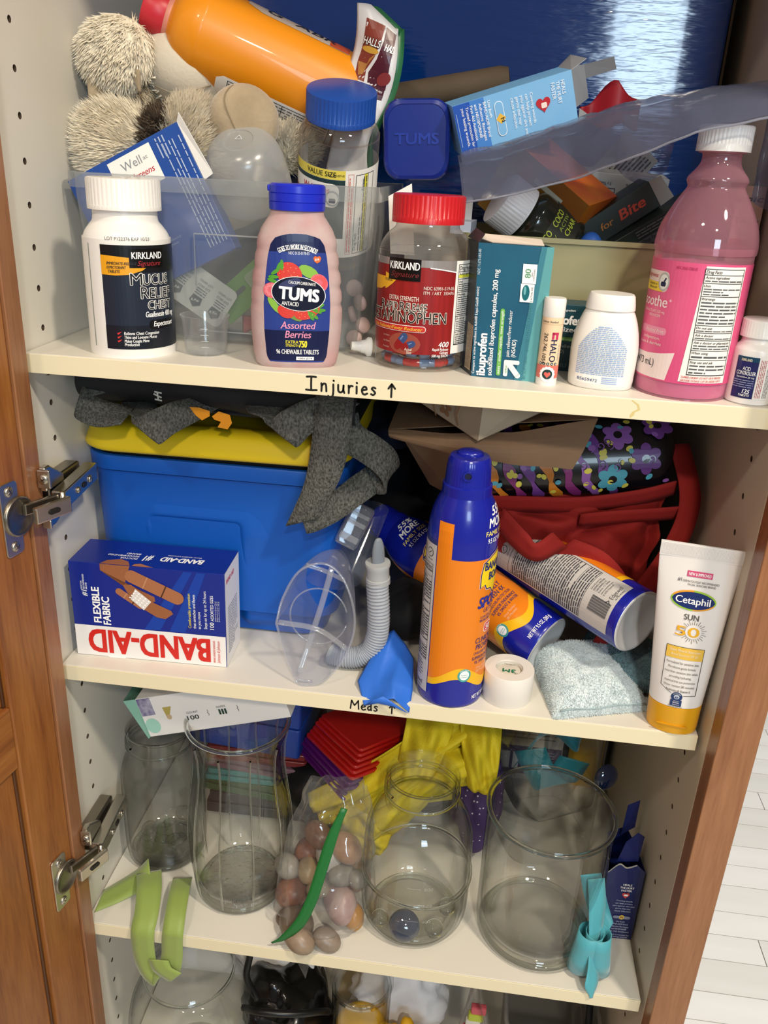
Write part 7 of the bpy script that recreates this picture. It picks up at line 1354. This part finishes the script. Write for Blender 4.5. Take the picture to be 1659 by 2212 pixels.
obj('fabric_swath', swath([(.345, .150, .885), (.342, .108, .868), (.336, .096, .842), (.330, .094, .812)], lambda a: .060 - .018 * a, (1, 0, .1), 4, .006, 1), yl, t, True, solid=.0015)
obj('fabric_swath', swath([(.398, .150, .885), (.398, .106, .866), (.400, .096, .838), (.404, .098, .800)], lambda a: .052 - .022 * a, (1, 0, -.1), 4, .006, 2), yl, t, True, solid=.0015)
obj('fabric_swath', swath([(.248, .100, .752), (.262, .092, .735), (.280, .090, .715), (.295, .094, .700)], lambda a: .055 - .01 * a, (.6, 0, .8), 4, .006, 3), yl, t, True, solid=.0015)
obj('under_fold', MY(grid(lambda a, b: Vec((.225 + .19 * a, .135 + .09 * b, .70 + .06 * a + .04 * sin(pi * b))), 12, 8)), yl, t, True, solid=.002)
pd_ = lump('dotted_cloth', 'purple cloth with small white dots behind the big glass jar', 'cloth', (.408, .175, .722), (.030, .05, .060), mat('#4a3666', .8), 7, .2)
dots = []; Rd = random.Random(8); dm_ = pd_.data
for f in Rd.sample(list(dm_.polygons), 170):
    n3 = f.normal; c3 = f.center + n3 * .0004; x3 = n3.orthogonal().normalized() * .0011; y3 = n3.cross(x3); dots.append(([c3 + x3 * cos(a) + y3 * sin(a) for a in [k * pi / 3 for k in range(6)]], [list(range(6))]))
obj('printed_dots', join(*dots), mat('#d8d2e2', .8), pd_)
lump('grey_cloth', 'dark grey cloth crammed behind the big glass jar', 'cloth', (.360, .215, .705), (.045, .035, .046), mat('#3a3c42', .85), 11, .25)
lump('dark_bag', 'black plastic bag behind the pebbles and the fluted vase', 'bag', (.235, .190, .705), (.075, .06, .045), mat('#0e0f10', .35), 2, .2)
t = thing('yellow_carton', 'tall yellow carton with dark border behind the cylinder vase', 'carton', (.5480, .300, Z3), (0, 0, rad(-4))); obj('carton_body', box(-.028, .030, 0, .04, 0, .245), mat('#c9a21c', .5), t, bevel=.001); obj('dark_border', join(box(.0245, .0302, -.0006, .0402, 0, .2452), box(-.0282, -.020, -.0006, .0402, 0, .2452)), mat('#23262c', .5), t)
t = thing('leaflet_box', 'pale box with a purple band standing behind the cylinder vase', 'carton', (.4700, .300, Z3)); obj('carton_body', box(-.045, .05, 0, .05, 0, .150), mat('#c4bfb6', .6), t, bevel=.001); q = Print(S_flat((0, 0, 0), (1, 0, 0), (0, 0, 1), (0, -1, 0))); q.rect(-.044, .049, .010, .055, mat('#4b4668', .5)).rect(-.036, -.018, .018, .045, paper, .0005).rect(-.014, -.006, .018, .045, paper, .0005).bars(.0, .04, .05, .015, 8, mat('#8d8aa6', .5), .35, .0005).bars(-.03, .04, .11, .065, 7, mat('#7a766f', .5), .3); q.done(t, 'front_print')

# ================================================================ LOWEST SHELF, CUT BY THE FRAME
t = thing('glass_bowl', 'round clear glass bowl with wide mouth on the lowest shelf, under the green ribbon', 'bowl', (.0830, .0640, Z4))
vessel('bowl_wall', t, [(.040, 0), (.048, .002), (.064, .020), (.074, .050), (.0760, .075), (.071, .105), (.060, .130), (.0535, .145), (.0540, .152)], .0026, .005, gl2('#6f7a80', .98, .045), 80)
obj('rim_bead', tube([(.0532 * cos(2 * pi * k / 64), .0532 * sin(2 * pi * k / 64), .1525) for k in range(64)], .0017, 8, closed=True), rgl, t, True)
t = thing('white_roll', 'white paper roll lying behind the round glass bowl', 'paper roll', (.0300, .175, Z4 + .045), (0, rad(80), rad(-6))); obj('roll', lathe([(.008, 0), (.026, 0), (.0265, .001), (.0265, .200), (.026, .201), (.008, .201)], 48, caps=False), mat('#dcd9d6', .6), t, True, auto=40); obj('core', lathe([(.0082, .001), (.0082, .2), (.0070, .2), (.007, .001)], 30, caps=False), mat('#a89c88', .7), t, True)
lump('black_plastic_bag', 'glossy black plastic bag between the bowl and the small glass', 'bag', (.195, .105, Z4 + .048), (.058, .060, .052), mat('#0b0c0d', .22, coat=.3), 5, .28, 30)
obx = [tag(obj('black_cable', tube(spline(pts, 8), .0042, 8), mat('#111214', .35), None, True), lb, 'cable', 'black cables') for pts, lb in (([(.150, .06, Z4 + .10), (.175, .045, Z4 + .118), (.215, .05, Z4 + .116), (.245, .07, Z4 + .10), (.250, .10, Z4 + .06)], 'thick black cable arching over the glossy black bag'), ([(.140, .10, Z4 + .19), (.152, .085, Z4 + .165), (.150, .075, Z4 + .135), (.165, .07, Z4 + .105)], 'black cable loop hanging left of the glossy black bag'), ([(.560, .10, Z4 + .006), (.566, .09, Z4 + .07), (.563, .10, Z4 + .15), (.555, .14, Z4 + .24), (.55, .2, Z4 + .26)], 'dark cable standing in the right corner of the lowest shelf'))]
t = thing('votive_glass', 'small thick-rimmed glass with yellow filling on the lowest shelf', 'glass', (.2920, .0720, Z4)); vessel('glass_wall', t, [(.028, 0), (.031, .002), (.033, .010), (.0355, .150), (.0362, .160)], .0032, .010, gcl, 64); obj('rim_bead', tube([(.0352 * cos(2 * pi * k / 56), .0352 * sin(2 * pi * k / 56), .161) for k in range(56)], .0026, 8, closed=True), gl2('#4a5650', .93, .06), t, True); obj('yellow_filling', lathe([(.0001, .0105), (.0285, .0105), (.0300, .065), (.0295, .086), (.022, .089), (.0001, .088)], 48), mat('#d8a81c', .6, bump=(80, .3)), t, True)
lump('yellow_flower', 'bright yellow fabric flower beside the small glass', 'flower', (.3500, .060, Z4 + .075), (.034, .024, .028), mat('#dfa918', .6), 6, .5, 70)
obj_p = lump('white_paper', 'crumpled white paper behind the small glass', 'paper', (.3350, .125, Z4 + .070), (.060, .030, .068), mat('#dbdce2', .6), 3, .3, 40)
t = thing('sweets_bag', 'clear plastic bag holding a red and green striped sweet on the lowest shelf', 'bag', (.425, .070, Z4)); obj('bag_film', grid(lambda a, b: Vec(((-.052 + .104 * a) * (1 - .93 * b), -.02 + .04 * sin(a * pi) + .006 * nz((a * 5, b * 5, 1), 1), .184 * b + .001)), 20, 24), film('#d6d2ce', .28, .1, .06, .3, (40, .3)), t, True)
for k, (c1, z) in enumerate((('#c8404c', .088), ('#d8d2c4', .101), ('#b9c23c', .112), ('#d05a64', .124))): obj('sweet_stripe', xf(box(-.009, .009, -.004, .004, 0, .012), (.0 + .0025 * k, .010, z)), mat(c1, .4), t, bevel=.002)
t = thing('grey_container', 'grey translucent container at the bottom right of the lowest shelf', 'container', (.520, .110, Z4)); obj('container_wall', loft([[(x, y, z) for x, y in rrect(.098 + z * .08, .11, .015)] for z in (0, .002, .08, .132)], True, False), film('#8f8f8c', .45, .15, .05, .3), t, True, auto=30); obj('container_rim', tube([(x, y, .132) for x, y in rrect(.110, .112, .016)], .0028, 8, closed=True), film('#b5b3ae', .6, .15), t, True)
